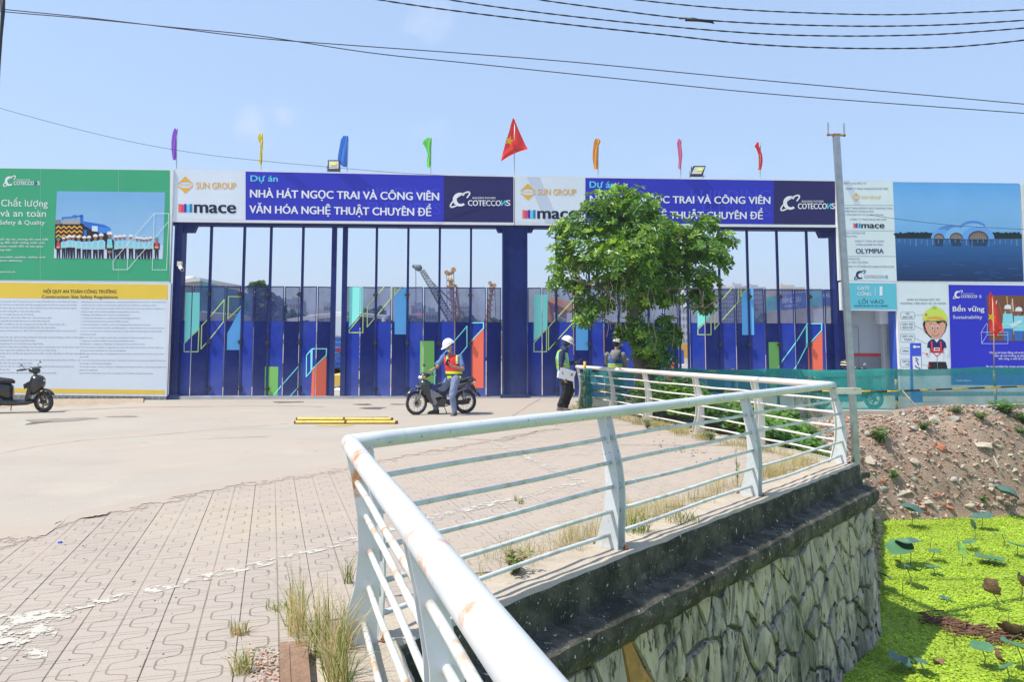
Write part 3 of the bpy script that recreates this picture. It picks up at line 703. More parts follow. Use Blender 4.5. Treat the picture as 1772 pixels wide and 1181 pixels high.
def gate_leaf(xs, label, shapes, posts, gap=1.6):
 root = empty('folding_gate_leaf', base_at((xs[0] + xs[-1]) / 2), label, 'gate leaf', 'four folding gate leaves')
 def zig(k): return .05 if k % 2 else -.05
 def P(x, y, off):
  k = 0
  for i in range(len(xs) - 1):
   if x >= xs[i] - 1e-6: k = i
  t = (x - xs[k]) / (xs[k + 1] - xs[k]); z = zig(k) * (1 - t) + zig(k + 1) * t
  return G(x, y, z + off)
 for k in range(len(xs) - 1):
  g = gap * (1.0 if k % 2 else .45); x0, x1 = xs[k] + g * .5, xs[k + 1] - gap * .5
  yt = 495 + (x0 - 330) * .0055; ym = 556.5 + (x0 - 330) * .004; a, b = P(x0, 560, 0), P(x1, 560, 0)
  zb = gz(a.y) + .05
  def slab(xa, xb, ya, yb, thick, mat, mb):
   pa, pb = P(xa, 560, 0), P(xb, 560, 0)
   z0 = zrow(pa.y, ya); z1 = zb if yb is None else zrow(pa.y, yb)
   mb.mat(mat).slab([Vector((pa.x, pa.y, z1)), Vector((pb.x, pb.y, z1)), Vector((pb.x, pb.y, z0)), Vector((pa.x, pa.y, z0))], -GN * thick)
  mb = MB(); sheet_m = panel_blue_lit if k % 2 == 0 else panel_blue  # sunlit and shaded colours alternate with the folds
  slab(x0, x1, ym, None, .03, sheet_m, mb)
  pn = add_part('panel', mb, root)
  mb = MB()
  for xa, xb in ((x0, x0 + 1.3), (x1 - 1.3, x1)): slab(xa, xb, yt, ym, .035, navy_steel, mb)
  slab(x0 + 1.3, x1 - 1.3, yt, yt + 1.6, .035, navy_steel, mb)
  slab(x0 + 1.3, x1 - 1.3, ym - .8, ym, .034, navy_steel, mb)
  mb.build('mesh_frame', root)
  pa, pb = P(x0 + 1.3, 560, -.012), P(x1 - 1.3, 560, -.012)
  mb = MB().mat(perf)
  mb.poly([Vector((pa.x, pa.y, zrow(pa.y, ym - .8))), Vector((pb.x, pb.y, zrow(pb.y, ym - .8))), Vector((pb.x, pb.y, zrow(pb.y, yt + 1.6))), Vector((pa.x, pa.y, zrow(pa.y, yt + 1.6)))])
  mb.build('mesh_sheet', root)
  if k % 2 == 0 and k:
   for yh in (509, 592, 673):
    mb = MB().mat(dark_metal); p = G(xs[k], yh + (xs[k] - 330) * .005, .0); mb.box(p + GN * .03, (.13, .05, .06)); mb.box(p + GN * .031, (.05, .06, .13)); mb.build('hinge', root)
 for x in posts:                                   # roller posts up to the beam
  wide = x in (posts[0], posts[-1]) and abs(x - 586) < 16
  p = G(x, 560, -.06 if not wide else .0); hw = .03 if not wide else .07
  mb = MB().mat(navy_steel); zt = zrow(p.y, 392 + (x - 366) * .0085)
  mb.box((p.x, p.y, (zt + gz(p.y) + .05) / 2), (hw * 2, .09, zt - gz(p.y) - .05))
  mb.mat(dark_metal).box((p.x, p.y, zt + .05), (.05, .05, .1)); mb.build('roller_post', root)
 U = [G(x, 560, 0).x for x in xs]; prs = {}
 for n_, (col, pts, lay) in enumerate(shapes):
  pr = prs.setdefault(('outline', n_ // 4 if False else col.name) if col in (olive, aqua) else n_, MB())
  g3 = [G(x, y, 0) for x, y in pts]; pts = [(g.x, -g.z) for g in g3]
  for k in range(len(xs) - 1):
   q = clip_strip(pts, U[k] + .013, U[k + 1] - .013)
   if len(q) < 3: continue
   a = sum(q[i][0] * q[(i + 1) % len(q)][1] - q[(i + 1) % len(q)][0] * q[i][1] for i in range(len(q)))
   if a > 0: q = q[::-1]
   def W3(u, mz):
    t = (u - U[k]) / (U[k + 1] - U[k]); z = zig(k) * (1 - t) + zig(k + 1) * t + .006 + .002 * lay
    return Vector((u, G0 + GK * u, -mz)) + GN * z
   pr.mat(col).poly([W3(x, y) for x, y in q])
 for pr in prs.values():
  if pr.f: pr.build('printed_shape', root)
 return root
def outl(pts, wd, col, closed=True, lay=1):
 out = []; n = len(pts)
 for i in range(n if closed else n - 1):
  a, b = Vector(pts[i]), Vector(pts[(i + 1) % n]); d = (b - a).normalized(); q = Vector((-d.y, d.x)) * wd / 2; e = d * wd / 2
  out.append((col, [tuple(a - e + q), tuple(b + e + q), tuple(b + e - q), tuple(a - e - q)], lay + .3 * (i % 2)))
 return out
shA = [(cA, [(321, 506.5), (346, 506.5), (345, 570), (319, 596)], 0), (cB, [(394, 577), (418.5, 529), (417, 606), (393, 606)], 0),
       (cC, [(458, 635), (482, 635), (481, 685), (457, 685)], 0), (cD_, [(540.5, 642), (565, 616), (564, 686), (538.5, 686)], 0)]
shA += outl([(319, 595), (344.5, 570), (343, 609), (319, 609)], 1.7, olive) + outl([(349, 564), (389, 519), (388, 557), (348, 604)], 1.7, olive) + outl([(396, 513.5), (419, 513.5), (418.5, 528), (395, 552)], 1.7, olive)
shA += outl([(474, 684), (520.5, 629), (519.5, 666), (503, 685)], 1.7, aqua, False) + outl([(530.5, 615), (538.5, 606), (538.5, 643), (530, 652)], 1.7, aqua) + outl([(540.5, 604), (565, 604), (564.5, 615), (540, 640)], 1.7, aqua)
gate_leaf([306, 332, 362, 389, 416, 439, 463, 491, 518, 548, 575], 'folding gate leaf next to the safety regulations board, farthest from the tree', shA, [361, 419, 465.5, 521.5, 576])
shB = [(cA, [(604, 497), (629, 497), (628.5, 540), (603.5, 568)], 0), (cB, [(683, 512), (700, 497.5), (707, 497.5), (706.5, 579), (683, 579)], 0), (cC, [(727, 590.5), (751.5, 590.5), (751.5, 664), (727, 664)], 0),
       (cD_, [(813, 594), (837, 569), (836.5, 672), (812.5, 672)], 0)]
shB += outl([(604, 572), (628.5, 543), (628, 576), (604, 576)], 1.7, olive) + outl([(664, 497), (636, 530), (635.5, 566), (677, 516), (677, 497)], 1.7, olive, False) + outl([(683, 497), (683, 511), (694, 497)], 1.7, olive, False)
shB += outl([(752, 665), (753, 630), (808, 565), (808, 600), (790, 622)], 1.8, aqua, False) + outl([(814, 559), (836.5, 559), (836.5, 568), (814, 592)], 1.8, aqua)
gate_leaf([598, 623, 650, 677.5, 705, 732.5, 760, 787, 814, 841.5, 868], 'folding gate leaf directly behind the seated motorcyclist', shB, [595, 650, 705, 760, 814.5])
shC = [(cA, [(924, 510), (947.5, 510), (947, 570), (923.5, 591)], 0), (cB, [(996, 562), (1018, 556), (1018, 606.5), (996, 606.5)], 0), (cD_, [(1152, 648), (1167, 622), (1166, 672), (1150, 672)], 0)]
shC += outl([(924, 594), (945.5, 569), (945.5, 609), (924, 609)], 1.7, olive) + outl([(949, 567), (992, 519), (992, 558), (949, 606)], 1.7, olive) + outl([(996, 516), (1018, 516), (1018, 530), (996, 552)], 1.7, olive)
shC += outl([(1165, 606), (1164, 618), (1151, 636)], 1.8, aqua, False) + outl([(1120, 680), (1145, 648)], 1.8, aqua, False)
gate_leaf([913, 938, 963, 992.5, 1020, 1045, 1071, 1097, 1123, 1149, 1174], 'folding gate leaf behind the tree trunk and the walking worker', shC, [963, 1020, 1071, 1123, 1176])
shD = [(cA, [(1207, 517), (1231, 517), (1229, 547), (1207, 569)], 0), (cB, [(1283, 514), (1296, 500), (1304, 500), (1305.5, 580), (1284, 580)], 0), (cC, [(1329, 592.5), (1352, 592.5), (1352, 672), (1331, 672)], 0),
       (cD_, [(1399, 603), (1422, 573), (1424, 674), (1400, 674)], 0)]
shD += outl([(1207.5, 571), (1230, 546), (1230, 579.5), (1207.5, 579.5)], 1.7, olive) + outl([(1265, 500), (1237, 534), (1237, 570), (1277, 522), (1277, 500)], 1.7, olive, False) + outl([(1282, 500), (1282, 513), (1293, 500)], 1.7, olive, False)
shD += outl([(1345, 642), (1355, 624), (1396, 563), (1396, 600), (1372, 642)], 1.8, aqua, False) + outl([(1397, 560.5), (1421, 560.5), (1421, 572), (1398, 600)], 1.8, aqua)
gate_leaf([1194, 1220, 1247, 1273.5, 1297, 1323.6, 1349, 1375.5, 1401, 1428, 1446], 'folding gate leaf beside the gate number sign, seen above the green netting', shD, [1191, 1246.5, 1296, 1348, 1400])
mb = MB().mat(M('track_concrete', (.42, .42, .42), .7, var=.15)); gbox(mb, 300, 1455, 687, (686.2, 688.5), (None, None), .22, -.14); structure(mb.build('gate_track'))
mb = MB().mat(M('cream_plastic', (.62, .60, .54), .4))
p = G(311, 457, .2); root = empty('security_camera', p, 'small white security camera on the gate post beside the rules board', 'camera')
mb.box(p, (.12, .1, .14)); mb.tube([p + Vector((.02, -.03, -.05)), p + Vector((.09, -.10, -.12))], .02, 8); add_part('bracket', mb, root)
mb = MB().mat(MATS['cream_plastic']); mb.tube([p + Vector((.04, -.06, -.10)), p + Vector((.17, -.22, -.19))], [.055, .05], 12)
mb.mat(dark_metal).tube([p + Vector((.168, -.218, -.188)), p + Vector((.176, -.226, -.193))], .035, 12); add_part('housing', mb, root)
led = M('yellow_led_panel', (.72, .72, .12), .35, var=.1); glassm = M('lamp_reflector', (.62, .60, .55), .25, .3, var=.1)
for cx, yt_, yb_, tilt, xs_, lab in ((577.5, 277, 297, 0, 10.3, 'floodlight on the banner top beside the blue flag'), (1208, 287, 306, 3, 10.5, 'floodlight on the banner top above the tree')):
 p0 = G(cx, yb_, .05); root = empty('floodlight', p0, lab, 'floodlight', 'floodlights on the gate banner')
 q = lambda x, y, o: G(cx + x + tilt * (1 if y < (yt_ + yb_) / 2 else -1), y, o)
 mb = MB().mat(dark_metal); mb.slab([q(-xs_, yb_ - 1, .22), q(xs_, yb_ - 1, .22), q(xs_, yt_, .12), q(-xs_, yt_, .12)], -GN * .1)
 for k in range(6): mb.box(q(-xs_ + 2 + k * 3.4, (yt_ + yb_) / 2, -.0), (.015, .08, .28))
 add_part('housing', mb, root)
 mb = MB().mat(glassm); mb.poly([q(-xs_ + 2, yb_ - 5, .2085), q(xs_ - 2, yb_ - 5, .2085), q(xs_ - 2, yt_ + 2, .137), q(-xs_ + 2, yt_ + 2, .137)])
 mb.mat(led).poly([q(-5, yt_ + 9, .19), q(5, yt_ + 9, .19), q(5, yt_ + 4, .165), q(-5, yt_ + 4, .165)]); add_part('lens', mb, root)
 mb = MB().mat(galv)
 for s_ in (-1, 1): mb.box(q(s_ * (xs_ + .8), yb_ - 4, .12), (.02, .05, .22))
 mb.box(p0 + GN * .1, (.36, .05, .02)); add_part('bracket', mb, root)
def cloth(name, rgb):
 if name in MATS: return MATS[name]
 m, nt, b = new_mat(name); N = nt.nodes.new; L = nt.links.new
 b.inputs['Base Color'].default_value = tuple(rgb) + (1,); b.inputs['Roughness'].default_value = .7
 t = N('ShaderNodeBsdfTranslucent'); t.inputs[0].default_value = tuple(rgb) + (1,); mx = N('ShaderNodeMixShader'); mx.inputs[0].default_value = .45
 L(b.outputs[0], mx.inputs[1]); L(t.outputs[0], mx.inputs[2]); L(mx.outputs[0], nt.nodes['Material Output'].inputs[0]); MATS[name] = m; return m
def flag(label, rgb, name, pole_x, pole_y0, pole_y1, rows, off=.1, star=None, group='small coloured flags along the gate top', dist=None):
 fn = dist or (lambda x, y, o=0: G(x, y, off + o))
 root = empty('flag', fn(pole_x, pole_y1), label, 'flag', group)
 mb = MB().mat(galv if dist is None else M('bamboo', (.42, .30, .18), .6, var=.2))
 mb.tube([fn(pole_x, pole_y1), fn(pole_x, (pole_y0 + pole_y1) / 2), fn(pole_x + (.6 if dist is None else -3), pole_y0)], .014, 6); add_part('pole', mb, root)
 mb = MB().mat(cloth(name, rgb)); n = 7; vs = []
 for j, (y, xl, xr) in enumerate(rows):
  for i in range(n):
   t = i / (n - 1); vs.append(fn(xl + (xr - xl) * t, y, .05 * sin(t * 9 + j * .7) * (.35 + .65 * t)))
 fs = [(j * n + i, (j + 1) * n + i, (j + 1) * n + i + 1, j * n + i + 1) for j in range(len(rows) - 1) for i in range(n - 1)]
 mb.add(vs, fs, True); c = add_part('cloth', mb, root)
 if star:
  cx, cy, r, rot = star; pts = []
  for k in range(10):
   a = radians(rot + k * 36); rr = r if k % 2 == 0 else r * .42; pts.append((cx + rr * cos(a) * .9, cy + rr * sin(a)))
  mb = MB().mat(cloth('star_yellow', (.80, .62, .03))); ce = fn(cx, cy, .075)
  vs = [ce] + [fn(x, y, .075) for x, y in pts]; mb.add(vs, [(0, 1 + k, 1 + (k + 1) % 10) for k in range(10)]); mb.build('star', c)
flag('narrow purple flag above the joint of billboard and banner', (.40, .14, .75), 'cloth_purple', 305.5, 222, 293, [(222, 302, 307.5), (226, 300, 307.5), (233, 298, 307), (245, 296.5, 306.5), (258, 296.5, 306), (270, 298, 305), (277, 299, 304)])
flag('narrow yellow flag above the project title', (.95, .78, .05), 'cloth_yellow', 452, 232, 295, [(231, 449, 455), (236, 446, 455), (243, 447, 455.5), (250, 450.5, 455.5), (262, 449.5, 454.5), (275, 449, 454), (285, 447.5, 453.5)])
flag('narrow blue flag beside the floodlight', (.07, .26, .80), 'cloth_blue', 601, 235, 297, [(235, 594, 602.5), (241, 590, 603), (252, 588, 603), (265, 585.5, 602.5), (275, 584.5, 602), (283, 587, 602), (289, 594, 601.5)])
flag('narrow bright green flag next to the large red flag', (.22, .85, .14), 'cloth_green', 745.5, 238, 301, [(238, 740, 747), (243, 733, 747), (248, 731, 747), (255, 736, 746.5), (266, 740, 746.5), (278, 739, 746), (290, 739, 745.5)])
flag('narrow orange flag above the second blue banner', (.95, .38, .06), 'cloth_orange', 1035, 241, 305, [(240, 1030, 1036), (245, 1027.5, 1040), (252, 1027, 1036), (262, 1025.5, 1036), (275, 1025.5, 1035.5), (285, 1027, 1035.5), (293, 1028, 1035.5)])
flag('narrow pink flag above the tree crown', (.92, .24, .40), 'cloth_pink', 1178, 240, 307, [(240, 1174, 1177), (247, 1171, 1178), (257, 1172.5, 1180), (267, 1173.5, 1181), (278, 1174.5, 1180), (288, 1173.5, 1178.5), (293, 1174.5, 1178)])
flag('narrow red flag nearest the grey square pole', (.92, .06, .05), 'cloth_red', 1315.5, 246, 308, [(246, 1310, 1313), (253, 1305.5, 1313.5), (258, 1309, 1316), (268, 1312.5, 1319), (278, 1313, 1320), (288, 1313, 1318.5), (294, 1311.5, 1317)])
flag('large red flag with a yellow star on the gate top between the two banners', (.92, .06, .05), 'cloth_red', 890, 206, 303, [(204.5, 887.5, 889), (215, 884, 893.5), (226, 881.5, 898), (237, 878, 903), (248, 874.5, 908), (258, 872, 913.5), (264, 870, 894), (271, 868.5, 880), (278.5, 867, 868.5)], star=(881.5, 243.5, 9, -75), group='red star flags')
# left billboards
def sign_board(name, label, x0, x1, yref, yt, yb, cat='billboard', front=.30, back=.18, group=None, mat=white_paint):
 root = empty(name, G((x0 + x1) / 2, (yb if not isinstance(yb, tuple) else yb[0]), front), label, cat, group)
 mb = MB().mat(mat); gbox(mb, x0, x1, yref, yt, yb, front, back); add_part('panel', mb, root)
 return root, Print(front + .002)
green = INK(56, 158, 112); green2 = INK(60, 164, 118)
root, pr = sign_board('billboard', 'green billboard about safety and quality showing a crew photo', -160, 297, 390, (288, 293.2), (484, 489.5))
for a, b in ((-157, -70), (-69.6, 70), (70.4, 205), (205.4, 294)):
 pr.poly([(a, 289.5 + (a + 160) * .0114), (b, 289.5 + (b + 160) * .0114), (b - .5, 483.5 + (b + 160) * .0085), (a - .5, 483.5 + (a + 160) * .0085)], green, 0)
coteccons(pr, 3, 28.5, 303, 323, 23.7, 69, 313.6, 320, 28.5, 52.5, 310, 312, inkw, INK(30, 60, 150), .006)
pr.text('Chất lượng', 2, 82.5, 345.5, 357, inkw, 3, sl=.01, bold=.005)
pr.text('và an toàn', .5, 79.5, 367, 374.6, inkw, 3, ref='x', sl=.008, bold=.005)
pr.text('Safety & Quality', -1, 77.5, 381.2, 388.4, inkw, 3, sl=.006, bold=.005)
for t, x1_, yb_, x0_ in (('Với mỗi dự án, chúng tôi cam kết', 83.6, 415.6, -16), ('mang đến chất lượng vượt trội,', 78, 421.5, -8), ('an toàn tuyệt đối và bàn giao', 74.5, 427.7, -8), ('đúng hẹn.', 21, 433.8, -6), ('Impeccable quality, safety and', 78, 446.4, -10), ('on-time delivery.', 39, 452.6, -10), ('coteccons.vn', 26, 472, -8)):
 pr.text(t, x0_, x1_, yb_ - 3.4, yb_, inkw, 3, sl=.004, bold=.015)
N_ = 14
for k in range(N_):
 t = k / (N_ - 1); c = (int(118 + 38 * t), int(168 + 22 * t), int(208 + 8 * t)); ya, yb_ = 331 + 8.3 * k * .98, 331 + 8.3 * (k + 1) * .98
 lx = lambda y: 98.6 - (y - 331) * .047; rx = lambda y: 285.7 - (y - 331) * .034
 pr.poly([(lx(ya), ya), (rx(ya), ya + 1.8), (rx(yb_), yb_ + 1.8), (lx(yb_), yb_)], INK(*[int(round(v / 4) * 4) for v in c]), 1)
pr.poly([(94, 425), (281.5, 424), (281, 448.5), (93.4, 447)], INK(196, 208, 220), 2)
blk, yl_ = INK(34, 30, 30), INK(226, 160, 50); mblue = INK(40, 104, 190)
pr.poly([(95.5, 387), (143, 387), (150, 392), (160, 396), (185, 402), (190, 412), (190, 430), (94.5, 430)], blk, 3)
pr.poly([(95.5, 381), (105, 380), (106, 388), (95.5, 388)], INK(120, 124, 130), 4); pr.poly([(108, 381), (137, 379.5), (138, 388), (108, 388)], INK(158, 158, 156), 4)
for yy_ in (390, 397.5, 405):
 for i in range(5):
  x = 96.5 + i * 9.2; pr.poly([(x, yy_ + 4), (x + 4.6, yy_), (x + 9.2, yy_ + 4), (x + 9.2, yy_ + 7), (x + 4.6, yy_ + 3), (x, yy_ + 7)][:6], yl_, 4)
pr.line([(108, 380), (108, 377), (125, 376), (135, 374), (143, 374)], 2.2, mblue, 5); pr.line([(125, 376), (127, 373), (131, 373), (131, 378)], 1.5, mblue, 5); pr.poly([(138, 372), (143, 371.5), (144, 387), (139, 387)], mblue, 5)
pr.poly([(144, 383), (180, 389), (190, 394), (190, 402), (165, 401), (146, 391)], mblue, 4); pr.poly([(170, 393), (191, 394), (191, 404), (170, 403)], INK(60, 130, 210), 5)
pr.poly([(159, 391), (169, 391.5), (169, 401), (159, 400)], INK(196, 214, 226), 5); pr.poly([(145, 398), (150, 398), (150, 410), (145, 410)], mblue, 5)
skin_i, helm, vest, vest2 = INK(150, 104, 84), INK(232, 238, 246), INK(120, 200, 216), INK(168, 214, 130)
crew = [(101, 415, 3.4, 1), (110, 413.5, 3.2, 0), (117, 412, 3.4, 0), (121, 410.5, 3.6, 0), (126.5, 411, 3.6, 0), (136, 411.5, 3.8, 0), (146, 412.5, 3.9, 0), (154, 412, 4.0, 0), (165, 410, 4.5, 0), (175, 408.5, 4.7, 0),
  (200, 411, 4.2, 0), (207.5, 410.5, 4.1, 0), (215, 410, 4.0, 0), (226.5, 410, 4.1, 0), (237, 413, 3.7, 0), (243.5, 413.5, 3.5, 0), (248.5, 414.5, 3.2, 0), (254, 414, 3.5, 0), (260.5, 413, 3.6, 0), (271, 414.5, 3.6, 1), (189.7, 406, 5.2, 2)]
for i, (x, y, r, kind) in enumerate(crew):
 ly = 5 + (i % 2)
 if kind == 2: ly = 7
 shirt = INK(176, 200, 226) if kind == 0 else INK(36, 36, 60)
 vc = vest if kind != 1 else INK(206, 66, 62)
 leg_b = 447 + (x - 93) * .008
 pr.poly([(x - r * .95, y + 4 * r), (x + r * .95, y + 4 * r), (x + r * .9, leg_b), (x + r * .25, leg_b), (x, y + 6 * r), (x - r * .25, leg_b), (x - r * .9, leg_b)], INK(30, 30, 46), ly - .5)
 pr.poly([(x - r * .7, y + 1.4 * r), (x + r * .7, y + 1.4 * r), (x + r * 1.5, y + 2.1 * r), (x + r * 1.45, y + 4.9 * r), (x - r * 1.45, y + 4.9 * r), (x - r * 1.5, y + 2.1 * r)], shirt, ly)
 pr.poly([(x - r * .7, y + 1.5 * r), (x + r * .7, y + 1.5 * r), (x + r * .98, y + 4.5 * r), (x - r * .98, y + 4.5 * r)], vc, ly + .3)
 pr.poly([(x - r * .95, y + 3.6 * r), (x + r * .95, y + 3.6 * r), (x + r * .95, y + 4.0 * r), (x - r * .95, y + 4.0 * r)], vest2, ly + .5)
 pr.oval(x, y + .45 * r, r * .62, r * .95, skin_i, ly + .6, 10)
 pr.poly([(x - r, y), (x - r * .78, y - r * .7), (x - r * .3, y - r * 1.05), (x + r * .3, y - r * 1.05), (x + r * .78, y - r * .7), (x + r, y)], INK(70, 150, 150) if kind == 1 else helm, ly + .8)
pr.oval(189.5, 436, 4, 2.6, skin_i, 8, 10)
wl = INK(210, 238, 224)
pr.line([(195.7, 451.7), (266.8, 369.5), (291.8, 369.5), (291.8, 383.2), (220.6, 466.8), (195.7, 466.8)], 1.0, wl, 9, True); pr.line([(220.6, 466.8), (220.6, 448)], .9, wl, 9); pr.line([(267, 369.5), (263.4, 467.2), (288.2, 467.2), (291.8, 383)], .9, wl, 9)
pr.done('print', root)
body = INK(205, 214, 226); ylw = INK(222, 190, 66); txt = INK(112, 118, 140)
root, pr = sign_board('billboard', 'white and yellow construction site safety regulations board below the green billboard', -165, 292, 590, (485.5, 490.5), (681.5, 686.5))
pr.poly([(-162, 487), (289, 492), (288, 678 + 5), (-162, 678)], body, 0)
pr.poly([(-162, 487), (290, 492.8), (290, 518.5), (-162, 515)], ylw, 1); pr.poly([(-162, 670), (285.5, 675.8), (285.2, 682.6), (-162, 677.5)], ylw, 1)
pr.text('NỘI QUY AN TOÀN CÔNG TRƯỜNG', 75.4, 201.4, 501.7, 507.2, INK(60, 56, 60), 2, sl=.004, bold=.03)
pr.text('Construction Site Safety Regulations', 72.4, 203.7, 511, 516.2, INK(60, 56, 60), 2, sl=.004, bold=.02)
right_lines = ['All personnel and workers participating in construction activities on site must have a valid employment', 'contract with the Company and meet health requirements (as certified by a competent medical',
 'authority). They must be professionally trained, fully understand construction safety techniques, and', 'strictly comply with all safety regulations and guidelines on the site.', 'In addition, the following rules must be strictly followed:',
 '1. Comply with working hours as stipulated by the Site Management Board.', '2. Use full personal protective equipment (PPE) as issued.', '3. Check all equipment, machinery, tools, and working positions before starting work.',
 '4. Do not bring flammable materials, prohibited goods, or restricted items into the construction site.', '5. Do not use construction machinery, electricity, or water without being assigned or authorized by', 'professional staff.',
 '6. Do not walk, rest, or sleep in areas under construction or areas not assigned to you.', '7. Fighting or physical conflicts are strictly prohibited on site.', '8. Defecation, urination, or littering is not allowed on the construction site.',
 '9. Do not transport materials or equipment out of the site without authorization. All items taken out', 'must have written confirmation from the site management.', '10. Arrange materials neatly in the designated areas and clean up the site after work or at the end of', 'your shift.',
 '11. Any external parties visiting, interning, or working on the site must obtain prior approval from the', 'Site Manager or Construction Commander.', 'All workers on site, as well as visitors or individuals contacting the project, must strictly comply with', 'these site regulations.', 'Anyone who violates these rules will be terminated and immediately expelled from the site.']
left_lines = ['Cán bộ công nhân viên tham gia thi công trên công trường đều phải có hợp đồng với Công ty,', 'có sức khoẻ theo qui định (được thể hiện trong giấy khám sức khoẻ do cơ quan y tế có thẩm', 'quyền). Được đào tạo về chuyên môn, nắm vững kỹ thuật an toàn thi công và tuân thủ nghiêm', 'nội qui định, hướng dẫn an toàn trên công trường.', 'Ngoài ra còn phải tuân thủ các vấn đề sau:',
 '1. Thời gian làm việc do Ban điều hành - Ban chỉ huy quy định.', '2. Sử dụng đầy đủ phương tiện bảo vệ cá nhân được trang cấp.', '3. Kiểm tra thiết bị, máy móc, dụng cụ và vị trí làm việc trước khi làm việc.', '4. Không mang các chất dễ cháy nổ, hàng Quốc cấm, vào công trường.', '5. Không tự ý sử dụng máy móc, điện, nước thi công khi không được sự phân công của cán bộ', '',
 '6. Không đi lại, ngủ, nghỉ tại những nơi đang thi công hoặc những nơi không có phận sự được giao.', '7. Không gây gổ đánh nhau trong công trường.', '8. Không phóng uế, vứt rác bừa bãi trong công trường.', '9. Không vận chuyển vật tư mà không có sự cho phép của cán bộ phụ trách. Tài sản, vật tư mang', 'khi mang ra ngoài phải có giấy xác nhận của ban chỉ huy công trường.', '10. Sắp xếp vật tư, vật liệu gọn gàng đúng nơi qui định, thu dọn mặt bằng khi kết thúc công việc và', 'cuối ca sau.',
 '11. Các đơn vị bên ngoài khi đến tham quan, thực tập, liên hệ công tác phải được sự đồng ý của', 'Ban điều hành, Chỉ huy trưởng công trường.', 'Nhân viên làm việc trên công trường, khách tham quan hoặc liên hệ công tác phải tuân thủ', 'mọi nội qui trên.', 'Ai không tuân thủ sẽ bị chấm dứt hợp đồng và đưa ra khỏi công trường.']
for k in range(23):
 yb_ = 523.6 + k * 5.62
 lean = -(k * 5.62) * .03
 t = right_lines[k]; pr.text(t, 140.8 + lean, 140.8 + lean + len(t) * 1.425, yb_ - 2.2, yb_, txt, 2, sl=.004, bold=0)
 t = left_lines[k]
 if t: pr.text(t, -6 + lean, -6 + lean + len(t) * 1.56, yb_ - 2.9, yb_ - .7, txt, 2, sl=.004, bold=0)
pr.done('print', root)
def corrugated(name, label, x0, x1, yref, yt, pitch, front, mat, zb=None, cat='skirting', parent=None):
 a, b = G(x0, yref, front), G(x1, yref, front); n = int((b - a).length / pitch); mb = MB().mat(mat)
 zt0, zt1 = zrow(a.y, yt[0]), zrow(b.y, yt[1]); vs = []; prof = [(0, 0), (.35, 0), (.5, .028), (.85, .028)]
 for i in range(n):
  for t, d in prof:
   u = (i + t) / n; p = a.lerp(b, u) + GN * d; z0 = (gz(p.y) - .02) if zb is None else zb; zt = zt0 + (zt1 - zt0) * u
   vs += [(p.x, p.y, z0), (p.x, p.y, zt)]
 k = len(vs) // 2; mb.add(vs, [(2 * i, 2 * i + 2, 2 * i + 3, 2 * i + 1) for i in range(k - 1)])
 o = mb.build(name, parent)
 if not parent: tag(rebase(o, (a.x, a.y, gz(a.y))), label, cat)
 return o
corrugated('skirting', 'low pale corrugated metal strip along the bottom of the left boards', -165, 290, 690, (678, 684), .17, .2, corrug)
vg = M('sandy_verge', (.36, .29, .21), .95, var=.25, scale=12, bump=.6, bscale=60)
mb = MB().mat(vg); vs = []
for i in range(41):
 px = -160 + i * 10.2; a = G(px, 690, .22); b = on_ground(px, (706 + 3 * sin(i * .9) if px < 95 else 706 - (px - 95) * .055 + 1.5 * sin(i * 1.3)))
 vs += [(a.x, a.y, gz(a.y) + .05), (a.x * .5 + b.x * .5, (a.y + b.y) / 2, gz(b.y) + .05 + .02 * sin(i * 2.1)), (b.x, b.y, gz(b.y) + .0)]
mb.add(vs, [(3 * i + j, 3 * i + 3 + j, 3 * i + 4 + j, 3 * i + 1 + j) for i in range(40) for j in range(2)][::1], True)
structure(mb.build('verge'))
# right billboards
def X4(x): return 1440 + x / 4.917
def Y4(y): return 300 + y / 4.917
nv = INK(64, 66, 128); white_b = INK(210, 220, 231)
root, pr = sign_board('billboard', 'narrow white board listing the client and contractors beside the grey pole', 1449, 1549.5, 400, (311, 312.8), (485.5, 488))
pr.poly([(1447, 312), (1545, 313.5), (1552, 486), (1454, 485)], white_b, 0)
pr.poly([(X4(95), 313), (X4(150), 313), (X4(245), 355), (X4(190), 355)], INK(190, 202, 216), 1)
for t, x0, x1, a, b in (('CLIENT / CHỦ ĐẦU TƯ', 75, 290, 76, 92), ('CÔNG TY TNHH THÀNH PHỐ MẶT TRỜI', 115, 475, 123, 138), ('PROJECT MANAGEMENT AND CONSTRUCTION', 88, 510, 288, 303), ('SUPERVISION CONSULTING', 92, 352, 316, 330), ('TƯ VẤN GIÁM SÁT VÀ QUẢN LÝ DỰ ÁN', 95, 435, 345, 358), ('CÔNG TY TNHH MACE VIỆT NAM', 155, 463, 385, 399),
                         ('MAIN CONTRACTOR', 100, 283, 501, 515), ('TỔNG THẦU', 103, 212, 530, 543), ('CÔNG TY TNHH XÂY DỰNG', 192, 442, 570, 584), ('CÔNG NGHIỆP OLYMPIA', 202, 433, 600, 614), ('CONTRACTOR', 112, 234, 722, 736), ('NHÀ THẦU THI CÔNG', 112, 305, 751, 765), ('CÔNG TY CỔ PHẦN XÂY DỰNG COTECCONS', 118, 525, 786, 801)):
 pr.text(t, X4(x0), X4(x1), Y4(a), Y4(b), nv, 3, sl=.006, bold=.01)
pr.text('OLYMPIA', X4(202), X4(438), Y4(642), Y4(682), INK(34, 38, 92), 3, bold=.03)
sun_logo(pr, X4(172), X4(237), Y4(165), Y4(240), gold, white_b); pr.text('SUN GROUP', X4(248), X4(415), Y4(190), Y4(217), gold, 3, sl=.01, bold=.01)
mace(pr, X4(180), X4(242), Y4(424), Y4(465), X4(250), X4(443), Y4(432), Y4(466))
